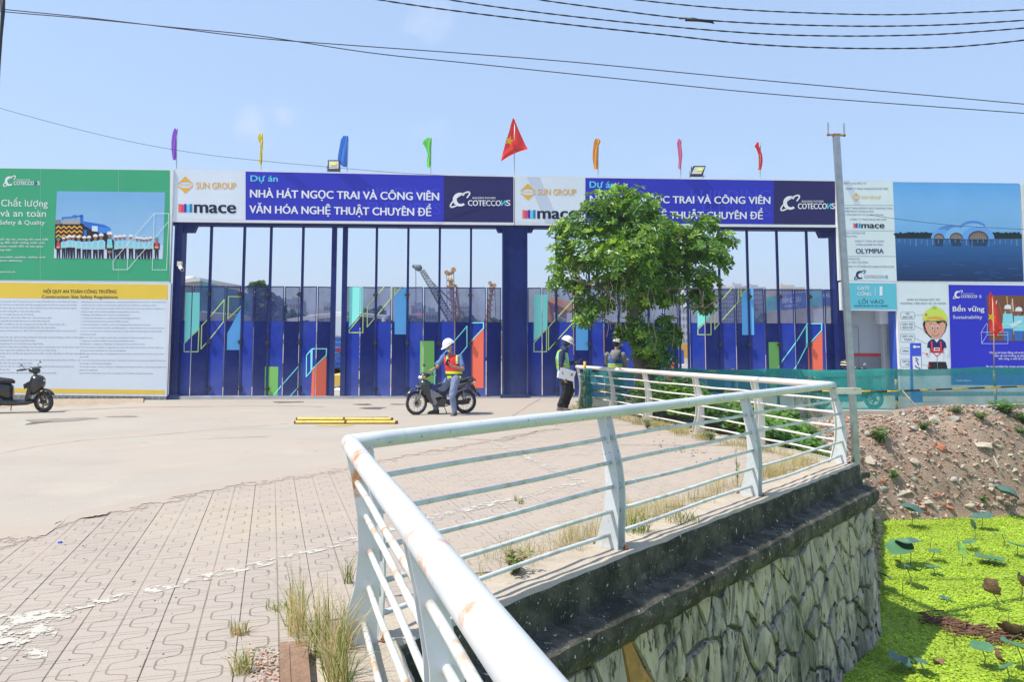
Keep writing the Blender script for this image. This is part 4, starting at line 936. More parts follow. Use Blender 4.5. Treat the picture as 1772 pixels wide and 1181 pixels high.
swoosh(pr, X4(178), X4(290), Y4(822), Y4(906), INK(34, 38, 92)); pr.text('COTECCO', X4(275), X4(428), Y4(869), Y4(894), nv, 3, bold=.01); pr.text('N', X4(432), X4(449), Y4(869), Y4(894), teal, 3, mirror=True); pr.text('S', X4(454), X4(473), Y4(869), Y4(894), nv, 3)
for yy_ in (271, 489, 707): pr.line([(X4(85 + (yy_ - 271) * .06), Y4(yy_ - 1)), (X4(520 + (yy_ - 271) * .06), Y4(yy_ + 1))], .6, INK(120, 130, 140), 2)
pr.done('print', root)
root, pr = sign_board('billboard', 'large blue picture board of a domed hall on an evening lake', 1549.6, 1769, 400, (312.8, 316.8), (488, 490.6))
lx = lambda y: 1544.8 + (y - 313) * .041; rx = lambda y: 1764.5 + (y - 317) * .042
for k in range(16):
 t = k / 15; ya = 315 + k * 6.15; yb_ = ya + 6.15; c = (96 + 26 * sin(pi * min(1, t * .9)), 162 + 18 * sin(pi * t * .8) - 8 * t, 226 - 10 * t)
 pr.poly([(lx(ya), ya), (rx(ya), ya + 2.4), (rx(yb_), yb_ + 2.4), (lx(yb_), yb_)], INK(*[int(round(v / 3) * 3) for v in c]), 0)
for k in range(13):
 t = k / 12; ya = 412.5 + k * 5.7; yb_ = ya + 5.7; c = (46 - 28 * t, 100 - 52 * t, 158 - 66 * t)
 pr.poly([(lx(ya), ya), (rx(ya), ya + 1.3), (rx(yb_), yb_ + 1.3), (lx(yb_), yb_)], INK(*[int(round(v / 3) * 3) for v in c]), 0)
dk = INK(22, 38, 44); rr_ = random.Random(5)
pts = [(lx(405), 399)]
for k in range(24): pts.append((1552 + k * 9.1, 402.5 + rr_.uniform(-2, 1.8) + (2 if 6 < k < 20 else 0)))
pts += [(rx(412), 400), (rx(412), 413.5), (lx(412), 412.5)]
pr.poly([(lx(405), 404), (rx(405), 405), (rx(412), 413.5), (lx(412), 412.5)], dk, 1)
for k in range(30): x = 1551 + k * 7.3; pr.oval(x, 405.5, rr_.uniform(3, 6), rr_.uniform(2, 4.4), dk, 1.3, 9)
shell, shell2, shell3 = INK(104, 158, 222), INK(122, 176, 236), INK(82, 130, 198); glow = INK(120, 104, 96); glow2 = INK(168, 148, 120)
def dome(cx, by, rx_, ry_, col, lay): pr.oval(cx, by, rx_, ry_, col, lay, 24, 180, 360)
dome(1684, 397, 24, 15, shell3, 2); dome(1646, 402, 25, 12.5, shell3, 2); dome(1630, 413, 19, 16, shell, 3); dome(1655, 413, 20, 20, shell2, 3.5); dome(1692, 414, 29, 22, shell, 4); dome(1684, 402, 24, 15.5, shell2, 3)
for cx, r1, r2, by in ((1625, 9, 9, 413), (1655, 11.5, 10.5, 413.2), (1693, 17.5, 14, 413.6)):
 dome(cx, by, r1, r2, INK(60, 54, 62), 5); dome(cx, by, r1 * .88, r2 * .84, glow, 5.5)
 for j in range(7): pr.line([(cx - r1 * .7 + j * r1 * .23, by), (cx - r1 * .7 + j * r1 * .23, by - r2 * .5 * (1 - abs(j - 3) / 4.5) - 1.4)], .7, glow2, 6)
for k in range(5): pr.oval(1680 + k * 6.5, 391 + abs(k - 2) * .6, 1.1, .8, inkw, 6, 8); pr.oval(1641 + k * 4, 389.5, .7, .6, inkw, 6, 6)
for k in range(22): x = 1556 + k * 9.7; h_ = rr_.uniform(4, 12); pr.line([(x, 414.5), (x, 414.5 + h_)], .9, INK(104, 150, 184) if k % 3 else INK(150, 160, 150), 1.5)
for k in range(26): x = rr_.uniform(1560, 1755); y = rr_.uniform(432, 484); pr.line([(x, y), (x + rr_.uniform(6, 22), y + .3)], .7, INK(42, 96, 150), 1.4)
for cx, w_ in ((1625, 16), (1655, 20), (1693, 34)): pr.poly([(cx - w_ / 2, 414.5), (cx + w_ / 2, 414.8), (cx + w_ * .4, 426), (cx - w_ * .4, 426)], INK(34, 62, 92), 1.2)
pr.done('print', root)
root, pr = sign_board('billboard', 'next white framed board cut off at the right edge beyond the lake picture', 1770.2, 1990, 400, (316.8, 321), (490.6, 494)); pr.poly([(1772, 320), (1992, 324), (1996, 492), (1775, 490)], blueb, 0); pr.done('print', root)
root, pr = sign_board('gate_sign', 'teal gate number one entrance sign under the contractor board', 1455, 1552.6, 515, (488, 490), (537, 538.5), 'sign')
tealb = INK(94, 184, 200)
pr.poly([(1456, 489.8), (1550.8, 490.8), (1552.6, 536), (1457, 535.3)], tealb, 0)
dkt = INK(28, 64, 92)
pr.text('GATE', X4(215), X4(318), Y4(963), Y4(992), inkw, 2, bold=.03); pr.text('CỔNG', X4(215), X4(333), Y4(1014), Y4(1042), inkw, 2, bold=.03); pr.text('1', X4(404), X4(428), Y4(963), Y4(1042), inkw, 2, bold=.0)
pr.line([(X4(366), Y4(968)), (X4(368), Y4(1044))], .6, inkw, 2); pr.text('LỐI VÀO', X4(225), X4(437), Y4(1078), Y4(1110), dkt, 2, bold=.01); pr.text('NGƯỜI ĐI BỘ VÀ XE 2 BÁNH', X4(187), X4(473), Y4(1122), Y4(1136), dkt, 2)
pr.done('print', root)
def X6(x): return 1560 + x / 6.561
def Y6(y): return 480 + y / 6.561
root, pr = sign_board('poster', 'white safety poster of a cartoon worker in a lime helmet and red harness', 1554, 1641.5, 580, (489.5, 490.5), (676.5, 677.5), 'poster')
pr.poly([(1554.5, 491.5), (1639.3, 492.2), (1645, 675), (1558, 674.6)], white_b, 0)
pk = INK(40, 44, 60); lime = INK(194, 214, 86); skn = INK(208, 156, 130); hr = INK(34, 30, 34); red_ = INK(222, 62, 58); nvs = INK(34, 34, 92); wg = INK(214, 222, 230)
pr.text('PHẢI SỬ DỤNG ĐẦY ĐỦ', X6(67), X6(438), Y6(245), Y6(266), pk, 2, bold=.01); pr.text('PHƯƠNG TIỆN BẢO VỆ CÁ NHÂN', X6(-10), X6(505), Y6(288), Y6(309), pk, 2, bold=.01)
def oct_(x0, y0, x1, y1, c, lay, wd=.5):
 r = 2; pr.line([(x0 + r, y0), (x1 - r, y0), (x1, y0 + r), (x1, y1 - r), (x1 - r, y1), (x0 + r, y1), (x0, y1 - r), (x0, y0 + r)], wd, c, lay, True)
for y0, y1, a, b, tx, ty in ((395, 475, 'MŨ', 'BẢO HỘ', 275, 425), (507, 600, 'DÂY MŨ', 'BẢO HỘ', 268, 605), (642, 737, 'DÂY AN', 'TOÀN', 330, 780), (803, 873, 'GĂNG TAY', '', 290, 873), (930, 1020, 'GIÀY BẢO', 'HỘ', 312, 1010)):
 oct_(X6(-10), Y6(y0), X6(150), Y6(y1), INK(120, 110, 116), 2); pr.line([(X6(150), Y6((y0 + y1) / 2)), (X6(tx), Y6(ty))], .5, INK(150, 90, 90), 2)
 w1 = min(60, 10 * len(a)); m_ = (y0 + y1) / 2
 if b: pr.text(a, X6(70 - w1), X6(70 + w1), Y6(m_ - 28), Y6(m_ - 10), pk, 3, bold=.02); w2 = min(55, 11 * len(b)); pr.text(b, X6(70 - w2), X6(70 + w2), Y6(m_ + 9), Y6(m_ + 27), pk, 3, bold=.02)
 else: pr.text(a, X6(10), X6(138), Y6(m_ - 9), Y6(m_ + 9), pk, 3, bold=.02)
def p6(pts, c, l): pr.poly([(X6(x), Y6(y)) for x, y in pts], c, l)
p6([(255, 500), (240, 530), (262, 620), (330, 690), (440, 690), (495, 620), (520, 540), (505, 490)], hr, 3)
p6([(272, 500), (500, 500), (502, 560), (486, 620), (440, 685), (400, 700), (350, 690), (300, 640), (268, 560)], skn, 4)
p6([(275, 510), (300, 480), (400, 470), (490, 490), (500, 530), (470, 505), (420, 525), (380, 500), (330, 500)], hr, 5)
pts = [(X6(380 + 142 * cos(radians(a))), Y6(490 + 150 * sin(radians(a)))) for a in range(178, 363, 8)]; pr.poly(pts, lime, 6)
p6([(250, 505), (300, 455), (380, 440), (460, 455), (515, 505), (500, 490), (380, 470), (275, 485)], INK(232, 160, 74), 7); p6([(352, 330), (398, 330), (400, 365), (350, 365)], INK(170, 186, 60), 7)
for ex in (352, 408): pr.oval(X6(ex), Y6(575), 2.2, 4.0, INK(222, 200, 186), 6, 12); pr.oval(X6(ex), Y6(578), 1.2, 2.1, hr, 7, 10)
pr.line([(X6(318), Y6(528)), (X6(345), Y6(520))], .8, hr, 7); pr.line([(X6(405), Y6(520)), (X6(435), Y6(530))], .8, hr, 7)
pr.line([(X6(383), Y6(595)), (X6(372), Y6(620)), (X6(386), Y6(628))], .6, INK(120, 74, 60), 6); pr.line([(X6(345), Y6(645)), (X6(365), Y6(665)), (X6(395), Y6(668)), (X6(430), Y6(642))], .7, INK(120, 54, 50), 6)
p6([(340, 705), (460, 705), (500, 740), (512, 800), (480, 805), (470, 860), (330, 860), (322, 805), (290, 800), (300, 740)], nvs, 4); p6([(370, 705), (430, 705), (400, 742)], wg, 5)
p6([(325, 860), (480, 860), (470, 960), (345, 960)], wg, 4); pr.line([(X6(403), Y6(900)), (X6(405), Y6(960))], .6, pk, 6)
p6([(272, 815), (315, 815), (312, 890), (290, 905), (268, 870)], wg, 5); p6([(488, 815), (525, 815), (540, 870), (515, 905), (492, 885)], wg, 5)
for a, b in (((342, 735), (350, 850)), ((445, 735), (450, 850))): pr.line([(X6(a[0]), Y6(a[1])), (X6(b[0]), Y6(b[1]))], 2.6, red_, 6)
p6([(322, 835), (365, 815), (440, 815), (482, 840), (475, 865), (430, 845), (370, 845), (330, 862)], red_, 6); p6([(368, 800), (432, 800), (432, 838), (368, 838)], wg, 7); p6([(378, 808), (424, 808), (424, 830), (378, 830)], red_, 8)
pr.line([(X6(350), Y6(850)), (X6(402), Y6(900)), (X6(455), Y6(850))], 1.8, red_, 6)
p6([(310, 962), (405, 962), (408, 1045), (300, 1045)], hr, 5); p6([(410, 962), (505, 962), (525, 1045), (412, 1045)], hr, 5)
for x, y in ((280, 425), (268, 605), (288, 873), (312, 1010)): pr.oval(X6(x), Y6(y), 2, 2, red_, 9, 10)
pr.done('print', root)
root, pr = sign_board('poster', 'bright blue sustainability poster at the right edge with workers printed on it', 1642, 1812, 580, (490.5, 493), (677.5, 680), 'poster')
sb = INK(42, 46, 184)
pr.poly([(1641.3, 493), (1811, 495), (1815, 667.6), (1646.5, 666.5)], sb, 0)
pr.poly([(1646.7, 667.6), (1815, 668.6), (1815, 678.5), (1647, 676.5)], white_b, 0)
swoosh(pr, X6(575), X6(700), Y6(145), Y6(245), inkw); pr.text('COTECCO', X6(676), X6(858), Y6(203), Y6(234), inkw, 3, bold=.03); pr.text('S', X6(884), X6(908), Y6(204), Y6(234), inkw, 3, bold=.03); pr.text('BUILDING FUTURES', X6(698), X6(822), Y6(181), Y6(190), inkw, 3, bold=.01)
pr.text('Bền vững', X6(583), X6(940), Y6(332), Y6(388), inkw, 3, bold=.03); pr.text('Sustainability', X6(585), X6(916), Y6(434), Y6(472), inkw, 3, bold=.01)
pr.poly([(1707, 511), (1815, 512.5), (1817, 592), (1712, 590)], INK(116, 74, 50), 1)
for k in range(26):
 x = rr_.uniform(1708, 1800); y = rr_.uniform(512, 560); c = (INK(196, 150, 84), INK(214, 206, 196), INK(152, 86, 50), INK(80, 52, 40))[k % 4]
 d = rr_.uniform(-6, 6); pr.line([(x, y), (x + d, min(589, y + rr_.uniform(14, 30)))], rr_.uniform(1.2, 2.8), c, 2 + .1 * (k % 5))
for cx, cy in ((1744, 535), (1763, 539)):
 pr.poly([(cx - 8, cy + 8), (cx + 8, cy + 8), (cx + 10, cy + 34), (cx - 10, cy + 34)], INK(126, 206, 222), 4); pr.poly([(cx - 8, cy + 34), (cx + 8, cy + 34), (cx + 7, 590), (cx - 7, 590)], INK(46, 104, 176), 4)
 pr.line([(cx - 9, cy + 26), (cx + 9, cy + 26)], 1.8, INK(180, 220, 150), 5); pr.oval(cx, cy + 2, 4, 5.5, INK(134, 92, 76), 5, 12); pr.poly([(cx - 6.5, cy), (cx - 5, cy - 6), (cx, cy - 8), (cx + 5, cy - 6), (cx + 6.5, cy)], inkw, 6)
pr.poly([(1746, 562), (1765, 554), (1770, 557), (1752, 568)], INK(196, 216, 236), 7)
wl2 = INK(196, 204, 236); Q6 = lambda a: [(X6(x), Y6(y)) for x, y in a]
pr.line(Q6([(905, 625), (1208, 625), (1208, 755), (910, 755)]), .7, wl2, 8, True); pr.line(Q6([(905, 625), (965, 525), (975, 530), (972, 655), (910, 755)]), .7, wl2, 8); pr.line(Q6([(972, 655), (1205, 655)]), .7, wl2, 8)
for t, x0, x1, y in (('Chúng tôi hoạt động với trách nhiệm', 998, 1480, 868), ('bảo vệ môi trường và phát triển', 1058, 1470, 903), ('bền vững, vì thế hệ tương lai', 1105, 1470, 937), ('Be responsible for green protection', 965, 1450, 1025)): pr.text(t, X6(x0), X6(x1), Y6(y - 22), Y6(y), inkw, 3, bold=.02)
pr.text('Coteccons.vn', 1654.5, 1680, 660.6 - 4, 660.6, inkw, 3)
pr.done('print', root)
corrugated('skirting', 'low pale corrugated strip under the blue and white posters at the entrance', 1556, 1860, 680, (677.5, 679.6), .17, .2, corrug)
root = empty('sign_stand', at(1585, 690, 21.6), 'slim blue standing sign in front of the cartoon worker poster', 'sign')
F21 = lambda x, y, o=0: at(x, y, 21.6 - o)
mb = MB().mat(INK(60, 84, 196)); mb.slab([F21(1577, 700), F21(1597, 700), F21(1594, 594), F21(1576, 594)], (0, .05, 0)); add_part('panel', mb, root)
pr = Print(.004, F21); pr.poly([(1579, 617), (1593.5, 617), (1596, 675), (1581, 675)], inkw, 0); pr.oval(1582.5, 600.5, 2.6, 2.6, inkw, 0, 10); pr.poly([(1585, 599.5), (1592, 599.5), (1592, 602), (1585, 602)], inkw, 0)
for k, (x, y) in enumerate(((1585, 620), (1585, 624), (1588, 629), (1584, 634), (1590, 637), (1587, 642))): pr.line([(x, y), (x + 3.5 - k % 3, y + 3)], 2, INK(54, 66, 150), 1)
pr.done('print', root)
root = empty('guard_kiosk', base_at(1500, -.6), 'grey guard kiosk with a red stripe in the entrance opening', 'kiosk')
ka = M('kiosk_light_panel', (.44, .46, .49), .4, var=.03); kb = M('kiosk_grey_panel', (.25, .26, .28), .45, var=.04); kr = M('kiosk_red_stripe', (.62, .03, .02), .4, var=.03)
mb = MB().mat(ka); gbox(mb, 1462, 1523.5, 590, (531, 532), (612, 612), -.5, -2.6); add_part('wall', mb, root, 'light grey upper wall')
mb = MB().mat(kr); gbox(mb, 1462, 1523.5, 590, (612.2, 612.2), (616.9, 616.9), -.48, -2.6); add_part('stripe', mb, root)
mb = MB().mat(kb); gbox(mb, 1462, 1523.5, 590, (617.1, 617.1), (None, None), -.5, -2.6); add_part('wall', mb, root, 'darker grey lower wall')
mb = MB().mat(MATS['blue_frame'] if 'blue_frame' in MATS else M('pale_blue_trim', (.25, .33, .42), .4))
gbox(mb, 1473, 1486, 590, (565.3, 565.3), (566, 566), -.48, -.5); gbox(mb, 1486, 1486.7, 590, (565.3, 565.3), (640, 640), -.48, -.5); add_part('door_edge', mb, root)
root = empty('fence_panel', base_at(1535, -.3), 'pale corrugated metal panel beside the kiosk with a green board on it', 'panel')
o_ = corrugated('corrugated_sheet', '', 1523.8, 1548.5, 600, (538, 539), .16, -.45, corrug, parent=root)
mb = MB().mat(INK(40, 150, 100)); gbox(mb, 1541, 1549, 595, (563, 563), (619, 619), -.34, -.36); add_part('green_board', mb, root)
mb = MB().mat(white_paint); gbox(mb, 1524, 1546, 590, (537, 537), (561, 561), -.2, -.6); add_part('electric_box', mb, root)
mb = MB().mat(M('bright_blue_post', (.03, .10, .50), .4)); gbox(mb, 1547.5, 1553.6, 580, (538.5, 538.5), (None, None), .2, -.1); tag(rebase(mb.build('entrance_post'), base_at(1550)), 'slim bright blue post between the kiosk opening and the cartoon poster', 'post')
ybar = M('yellow_bar_paint', (.62, .40, .035), .5, var=.15, scale=8, dirt=[((.16, .08, .04), .56, .72, 14)])
root = empty('barrier_bar', on_ground(597, 734), 'pair of scuffed yellow barrier bars lying on the dusty road', 'barrier')
for y0, y1, r in ((731.5, 731.5, .035), (725.5, 726, .03)):
 a, b = on_ground(512 if y0 > 728 else 515, y0, r), on_ground(684 if y0 > 728 else 676, y1, r); mb = MB().mat(ybar)
 mb.tube([a, b], r * 1.15, 4, True, False); mb.mat(M('rusty_end', (.12, .05, .03), .9)); mb.tube([b, b + (b - a).normalized() * .05], r * 1.0, 6); mb.tube([a - (b - a).normalized() * .03, a], r, 6)
 m_ = (a + b) / 2; mb.tube([m_ - Vector((.02, 0, 0)), m_ + Vector((.02, 0, 0))], r * 1.25, 6); add_part('bar', mb, root)
mb = MB().mat(galv); a, b = on_ground(514, 724, .02), on_ground(672, 723.5, .02); mb.tube([a, b], .018, 6); add_part('bar', mb, root, 'thin grey pipe behind the yellow bars')
# overhead wires
wire = M('black_cable', (.012, .012, .014), .6)
def wire_run(px, D0, D1, r, label, group=None, twist=False, sub=8):
 pts = []
 for i in range(len(px) - 1):
  for k in range(sub):
   t = k / sub; u = (i + t) / (len(px) - 1)
   p0, p1, p2, p3 = (px[max(i - 1, 0)], px[i], px[i + 1], px[min(i + 2, len(px) - 1)])
   cr = lambda a, b, c, d: .5 * ((2 * b) + (-a + c) * t + (2 * a - 5 * b + 4 * c - d) * t * t + (-a + 3 * b - 3 * c + d) * t ** 3)
   pts.append(at(cr(p0[0], p1[0], p2[0], p3[0]), cr(p0[1], p1[1], p2[1], p3[1]), D0 + (D1 - D0) * u))
 pts.append(at(px[-1][0], px[-1][1], D1))
 mb = MB().mat(wire)
 if twist:
  for ph in (0, pi):
   q = []; cum = 0; prev = None
   for a, b in zip(pts, pts[1:]):
    for k in range(5):
     p = a.lerp(b, k / 5)
     if prev is not None: cum += (p - prev).length
     prev = p; q.append(p + Vector((0, cos(cum * 14 + ph), sin(cum * 14 + ph))) * r * .55)
   mb.tube(q, r * .75, 5, False)
 else: mb.tube(pts, r, 6, False)
 return tag(rebase(mb.build('overhead_wire'), pts[0]), label, 'wire', group)
wire_run([(-60, 6), (0, 15), (150, 30), (300, 48), (450, 66), (620, 79), (800, 92), (1000, 108), (1300, 137), (1772, 180), (1860, 189)], 13, 15, .009, 'long black wire from the top left sagging to the right, upper one of a pair', 'long wires across the whole sky')
wire_run([(-60, 8), (0, 19), (150, 32), (300, 47), (450, 62), (640, 91), (820, 110), (1050, 134), (1350, 164), (1772, 196), (1860, 204)], 13, 15, .009, 'long black wire from the top left sagging to the right, lower one of a pair', 'long wires across the whole sky')
wire_run([(560, -22), (650, -2), (800, 20), (1000, 44), (1150, 60), (1300, 76), (1450, 83), (1600, 83), (1700, 77), (1800, 66)], 11, 11, .0095, 'twisted black cable, lowest of the four at the top right', 'twisted cables at the top right', True)
wire_run([(640, -24), (770, -2), (900, 17), (1100, 40), (1300, 57), (1450, 62), (1600, 60), (1700, 54), (1800, 46)], 11, 11, .009, 'twisted black cable, third from the top of the four at the top right', 'twisted cables at the top right', True)
wire_run([(820, -22), (920, -3), (1050, 15), (1180, 31), (1330, 41), (1500, 45), (1650, 42), (1800, 33)], 11, 11, .009, 'twisted black cable with a taped splice, second from the top', 'twisted cables at the top right', True)
wire_run([(980, -18), (1100, -1), (1250, 14), (1400, 22), (1550, 25), (1700, 20), (1800, 15)], 11, 11, .0085, 'twisted black cable, topmost of the four at the top right', 'twisted cables at the top right', True)
mb = MB().mat(wire); a, b = at(1186, 33, 11), at(1234, 37, 11); mb.tube([a, (a + b) / 2, b], [.03, .02, .026], 8); mb.tube([a + Vector((0, 0, .02)), (a + b) / 2 + Vector((0, 0, -.01)), b + Vector((0, 0, .01))], .012, 5); mb.tube([at(1175, 32, 11), at(1200, 31, 11), at(1236, 40, 11)], .01, 5)
tag(rebase(mb.build('cable_splice'), (a + b) / 2), 'dark taped splice bundle on the second cable from the top', 'splice')
wire_run([(-60, 167), (0, 187), (120, 220), (240, 248), (360, 268), (480, 281), (580, 290), (690, 299), (860, 309)], 20, 23.3, .006, 'thin grey wire sagging behind the purple and yellow flags')
wire_run([(1505, 372), (1560, 380), (1650, 390), (1772, 397), (1850, 400)], 20, 21, .006, 'thin wire hanging across the lake picture board')
mb = MB().mat(wire); mb.tube([at(6, -30, 12), at(5, 20, 12), at(2, 60, 12), at(-1, 110, 12), at(-3, 160, 12)], [.03, .03, .022, .018, .012], 6); mb.tube([at(-2, -30, 12), at(3, 30, 12), at(-2, 90, 12), at(-3, 190, 12)], .012, 6)
tag(rebase(mb.build('cable_bundle'), at(2, 20, 12)), 'dark bundle of hanging cables at the upper left frame edge', 'cable')
# pond, retaining wall, bank
WZ = -2.2
water_m = M('pond_water', (.035, .05, .02), .12, var=.3, scale=1.5)
wat = MB().mat(water_m); wat.poly([(-3, -12, WZ), (60, -12, WZ), (60, 24, WZ), (-3, 24, WZ)]); structure(wat.build('water'))
bot = MB().mat(M('pond_mud', (.06, .05, .03), .9)); bot.poly([(-3, -12, -3.2), (60, -12, -3.2), (60, 24, -3.2), (-3, 24, -3.2)]); structure(bot.build('pond_bottom'))
d12 = (C2 - C1).normalized(); n12 = Vector((d12.y, -d12.x))          # outward, over the pond
d23 = (C3 - C2).normalized(); n23 = Vector((d23.y, -d23.x))
d01 = (C1 - NEAR_END).normalized(); n01 = Vector((d01.y, -d01.x))    # outward is to the right
def miter(p, na, nb, off): # offset corner
 b = (na + nb).normalized(); return p + b * (off / max(.3, b.dot(na)))
def path_off(off):
 return [NEAR_END + n01 * off, miter(C1, n01, n12, off), miter(C2, n12, n23, off), C3 + n23 * off]
mossy = M('mossy_black_concrete', (.075, .07, .055), .95, var=.6, scale=7, bump=1.0, bscale=38, dirt=[((.022, .022, .016), .44, .60, 3.4), ((.19, .18, .15), .60, .70, 9), ((.055, .09, .02), .64, .78, 1.5), ((.14, .135, .12), .62, .66, 30), ((.60, .59, .55), .638, .655, 23)])
coping_m = M('coping_concrete', (.42, .365, .29), .9, var=.14, scale=3, bump=.5, bscale=70, dirt=[((.52, .45, .36), .45, .7, 1.6), ((.22, .20, .16), .60, .8, 9), ((.62, .58, .5), .64, .72, 28)])
wallr = empty('retaining_wall', (C2.x, C2.y, WZ), 'pond retaining wall of pale split stones under a dark mossy concrete ledge', 'wall')
def profile_run(name, prof, mat, ends=True, jit=0.0, step=.16, mats=None, lean=0):
 base = [path_off(o) for o, z in prof]; mb = MB()
 stations = []
 for s_ in range(3):
  a0 = base[0][s_]; a1 = base[0][s_ + 1]; n = max(2, int((a1 - a0).length / step))
  for k in range(n if s_ < 2 else n + 1): stations.append((s_, k / n))
 rows = []; rr = random.Random(len(prof) * 7 + len(name))
 for s_, t in stations:
  row = []
  for j, (o, z) in enumerate(prof):
   p = base[j][s_].lerp(base[j][s_ + 1], t); g = gz(p.y)
   jx, jz = (rr.uniform(-jit, jit), rr.uniform(-jit, jit)) if 0 < j else (0, 0)
   nn = (n01, n12, n23)[s_]
   row.append((p.x + nn.x * jx, p.y + nn.y * jx, (g + z + jz) if z > -1.5 else z))
  rows.append(row)
 m_ = len(prof)
 for j in range(m_ - 1):
  mb.mat((mats or [mat] * m_)[j])
  vs = [];
  for r in rows: vs += [r[j], r[j + 1]]
  mb.add(vs, [(2 * i, 2 * i + 2, 2 * i + 3, 2 * i + 1) for i in range(len(rows) - 1)], jit > 0 and False)
 mb.mat(mat); mb.poly(rows[-1])
 return mb.build(name, wallr)
profile_run('coping', [(-.17, -.2), (-.16, .012), (.10, .014), (.235, .012), (.255, -.006), (.262, -.05), (.262, -.28)], mossy, jit=.006, step=.14, mats=[coping_m, coping_m, coping_m, coping_m, mossy, mossy, mossy])
profile_run('ledge', [(.24, -.25), (.30, -.265), (.40, -.28), (.45, -.315), (.462, -.38), (.45, -.45), (.40, -.505), (.34, -.51)], mossy, jit=.009, step=.09)
mortar = M('dark_wall_mortar', (.085, .08, .065), .95, var=.4, scale=6, bump=.8, bscale=30, dirt=[((.17, .16, .13), .54, .72, 3), ((.02, .022, .016), .55, .75, 2)])
BAT0, BAT1 = .345, .43
profile_run('mortar_bed', [(BAT0, -.48), (BAT1, WZ - .9)], mortar, jit=.0, step=.4)
stone_ms = [M('pale_split_stone_%s' % n, c, .85, var=.2, scale=5, bump=1.0, bscale=16, aniso=(1, 1, .35), dirt=[((.10, .095, .08), .545, .62, 8), ((.50, .44, .38), .52, .66, 4), ((.15, .145, .11), .52, .62, 2.2), ((.035, .038, .028), .56, .61, 12)]) for n, c in (('grey', (.37, .325, .275)), ('cream', (.43, .37, .29)), ('cool', (.29, .265, .25)))]
stone_ms.append(M('rusty_stone', (.40, .22, .07), .85, var=.3, scale=9, bump=.8, bscale=20))
def wall_pt(seg, t, h, out=0.0):
 a = path_off(BAT0)[seg]; b = path_off(BAT0)[seg + 1]; d = (b - a).normalized(); n = (n01, n12, n23)[seg]
 zt = -.50; z = zt - h; o = (BAT1 - BAT0) * min(1, h / 1.5)
 p = a + d * t + n * (o + out); return Vector((p.x, p.y, gz(p.y) + z))
def voronoi_cells(W, H, sx, sy, rng, jitter=.42):
 pts = []; ny = int(H / sy) + 2; nx = int(W / sx) + 2
 for j in range(-1, ny):
  for i in range(-1, nx):
   pts.append(((i + .5 + (.5 if j % 2 else 0) + rng.uniform(-jitter, jitter)) * sx, (j + .5 + rng.uniform(-jitter, jitter)) * sy))
 cells = []
 for a, (x, y) in enumerate(pts):
  if not (-.1 < x < W + .1 and -.05 < y < H + .1): continue
  poly = [(x - sx * 2, y - sy * 2), (x + sx * 2, y - sy * 2), (x + sx * 2, y + sy * 2), (x - sx * 2, y + sy * 2)]
  for b, (u, v) in enumerate(pts):
   if a == b or abs(u - x) > sx * 3 or abs(v - y) > sy * 3: continue
   mx_, my_, nx_, ny_ = (x + u) / 2, (y + v) / 2, u - x, v - y; out = []
   for i in range(len(poly)):
    p, q = poly[i], poly[(i + 1) % len(poly)]; dp = (p[0] - mx_) * nx_ + (p[1] - my_) * ny_; dq = (q[0] - mx_) * nx_ + (q[1] - my_) * ny_
    if dp <= 0: out.append(p)
    if dp * dq < 0: t = dp / (dp - dq); out.append((p[0] + (q[0] - p[0]) * t, p[1] + (q[1] - p[1]) * t))
   poly = out
   if len(poly) < 3: break
  if len(poly) < 3: continue
  poly = [(min(max(px, 0), W), min(max(py, 0), H)) for px, py in poly]
  cx = sum(p[0] for p in poly) / len(poly); cy = sum(p[1] for p in poly) / len(poly)
  ar = abs(sum(poly[i][0] * poly[(i + 1) % len(poly)][1] - poly[(i + 1) % len(poly)][0] * poly[i][1] for i in range(len(poly)))) / 2
  if ar < .008: continue
  cells.append(((cx, cy), poly))
 return cells
rng = random.Random(21); nst = 0
def stones(seg, W, H, sx, sy, limit):
 global nst
 extra = MB()
 for (cx, cy), poly in voronoi_cells(W, H, sx, sy, rng):
  q = []
  for i in range(len(poly)):                      # subdivide and roughen the outline, inset for the joint
   a, b = poly[i], poly[(i + 1) % len(poly)]
   for t in (0, .5):
    x, y = a[0] + (b[0] - a[0]) * t, a[1] + (b[1] - a[1]) * t
    dx, dy = x - cx, y - cy; r = math.hypot(dx, dy) or 1; k = max(.3, 1 - (.018 + rng.uniform(-.012, .012)) / r)
    q.append((cx + dx * k, cy + dy * k))
  n = len(q); h0 = rng.uniform(.010, .028); tx, ty = rng.uniform(-.07, .07), rng.uniform(-.04, .04)
  vs = [wall_pt(seg, x, y, -.01) for x, y in q]
  vs += [wall_pt(seg, cx + (x - cx) * .93, cy + (y - cy) * .93, h0 + (x - cx) * tx + (y - cy) * ty + rng.uniform(-.008, .008)) for x, y in q]
  vs += [wall_pt(seg, cx + (x - cx) * .5, cy + (y - cy) * .5, h0 + (x - cx) * tx + rng.uniform(-.004, .008)) for x, y in q]
  vs.append(wall_pt(seg, cx, cy, h0 + rng.uniform(0, .02)))
  fs = []
  for i in range(n):
   j = (i + 1) % n; fs += [(i, j, n + j, n + i), (n + i, n + j, 2 * n + j, 2 * n + i), (2 * n + i, 2 * n + j, 3 * n)]
  mt = stone_ms[rng.choice((0, 0, 0, 1, 1, 2))]
  if seg == 1 and abs(cx - 2.05) < .2 and cy < .35: mt = stone_ms[3]
  if nst < 290 and limit: mb = MB().mat(mt); mb.add(vs, fs, False); mb.build('stone', wallr); nst += 1
  else: extra.mat(mt).add(vs, fs, False)
 if extra.f: o = extra.build('stones', wallr); o['kind'] = 'stuff'
L12 = (path_off(BAT0)[2] - path_off(BAT0)[1]).length
stones(1, L12, 1.95, .235, .44, True)
stones(2, 1.6, 1.95, .3, .4, True)
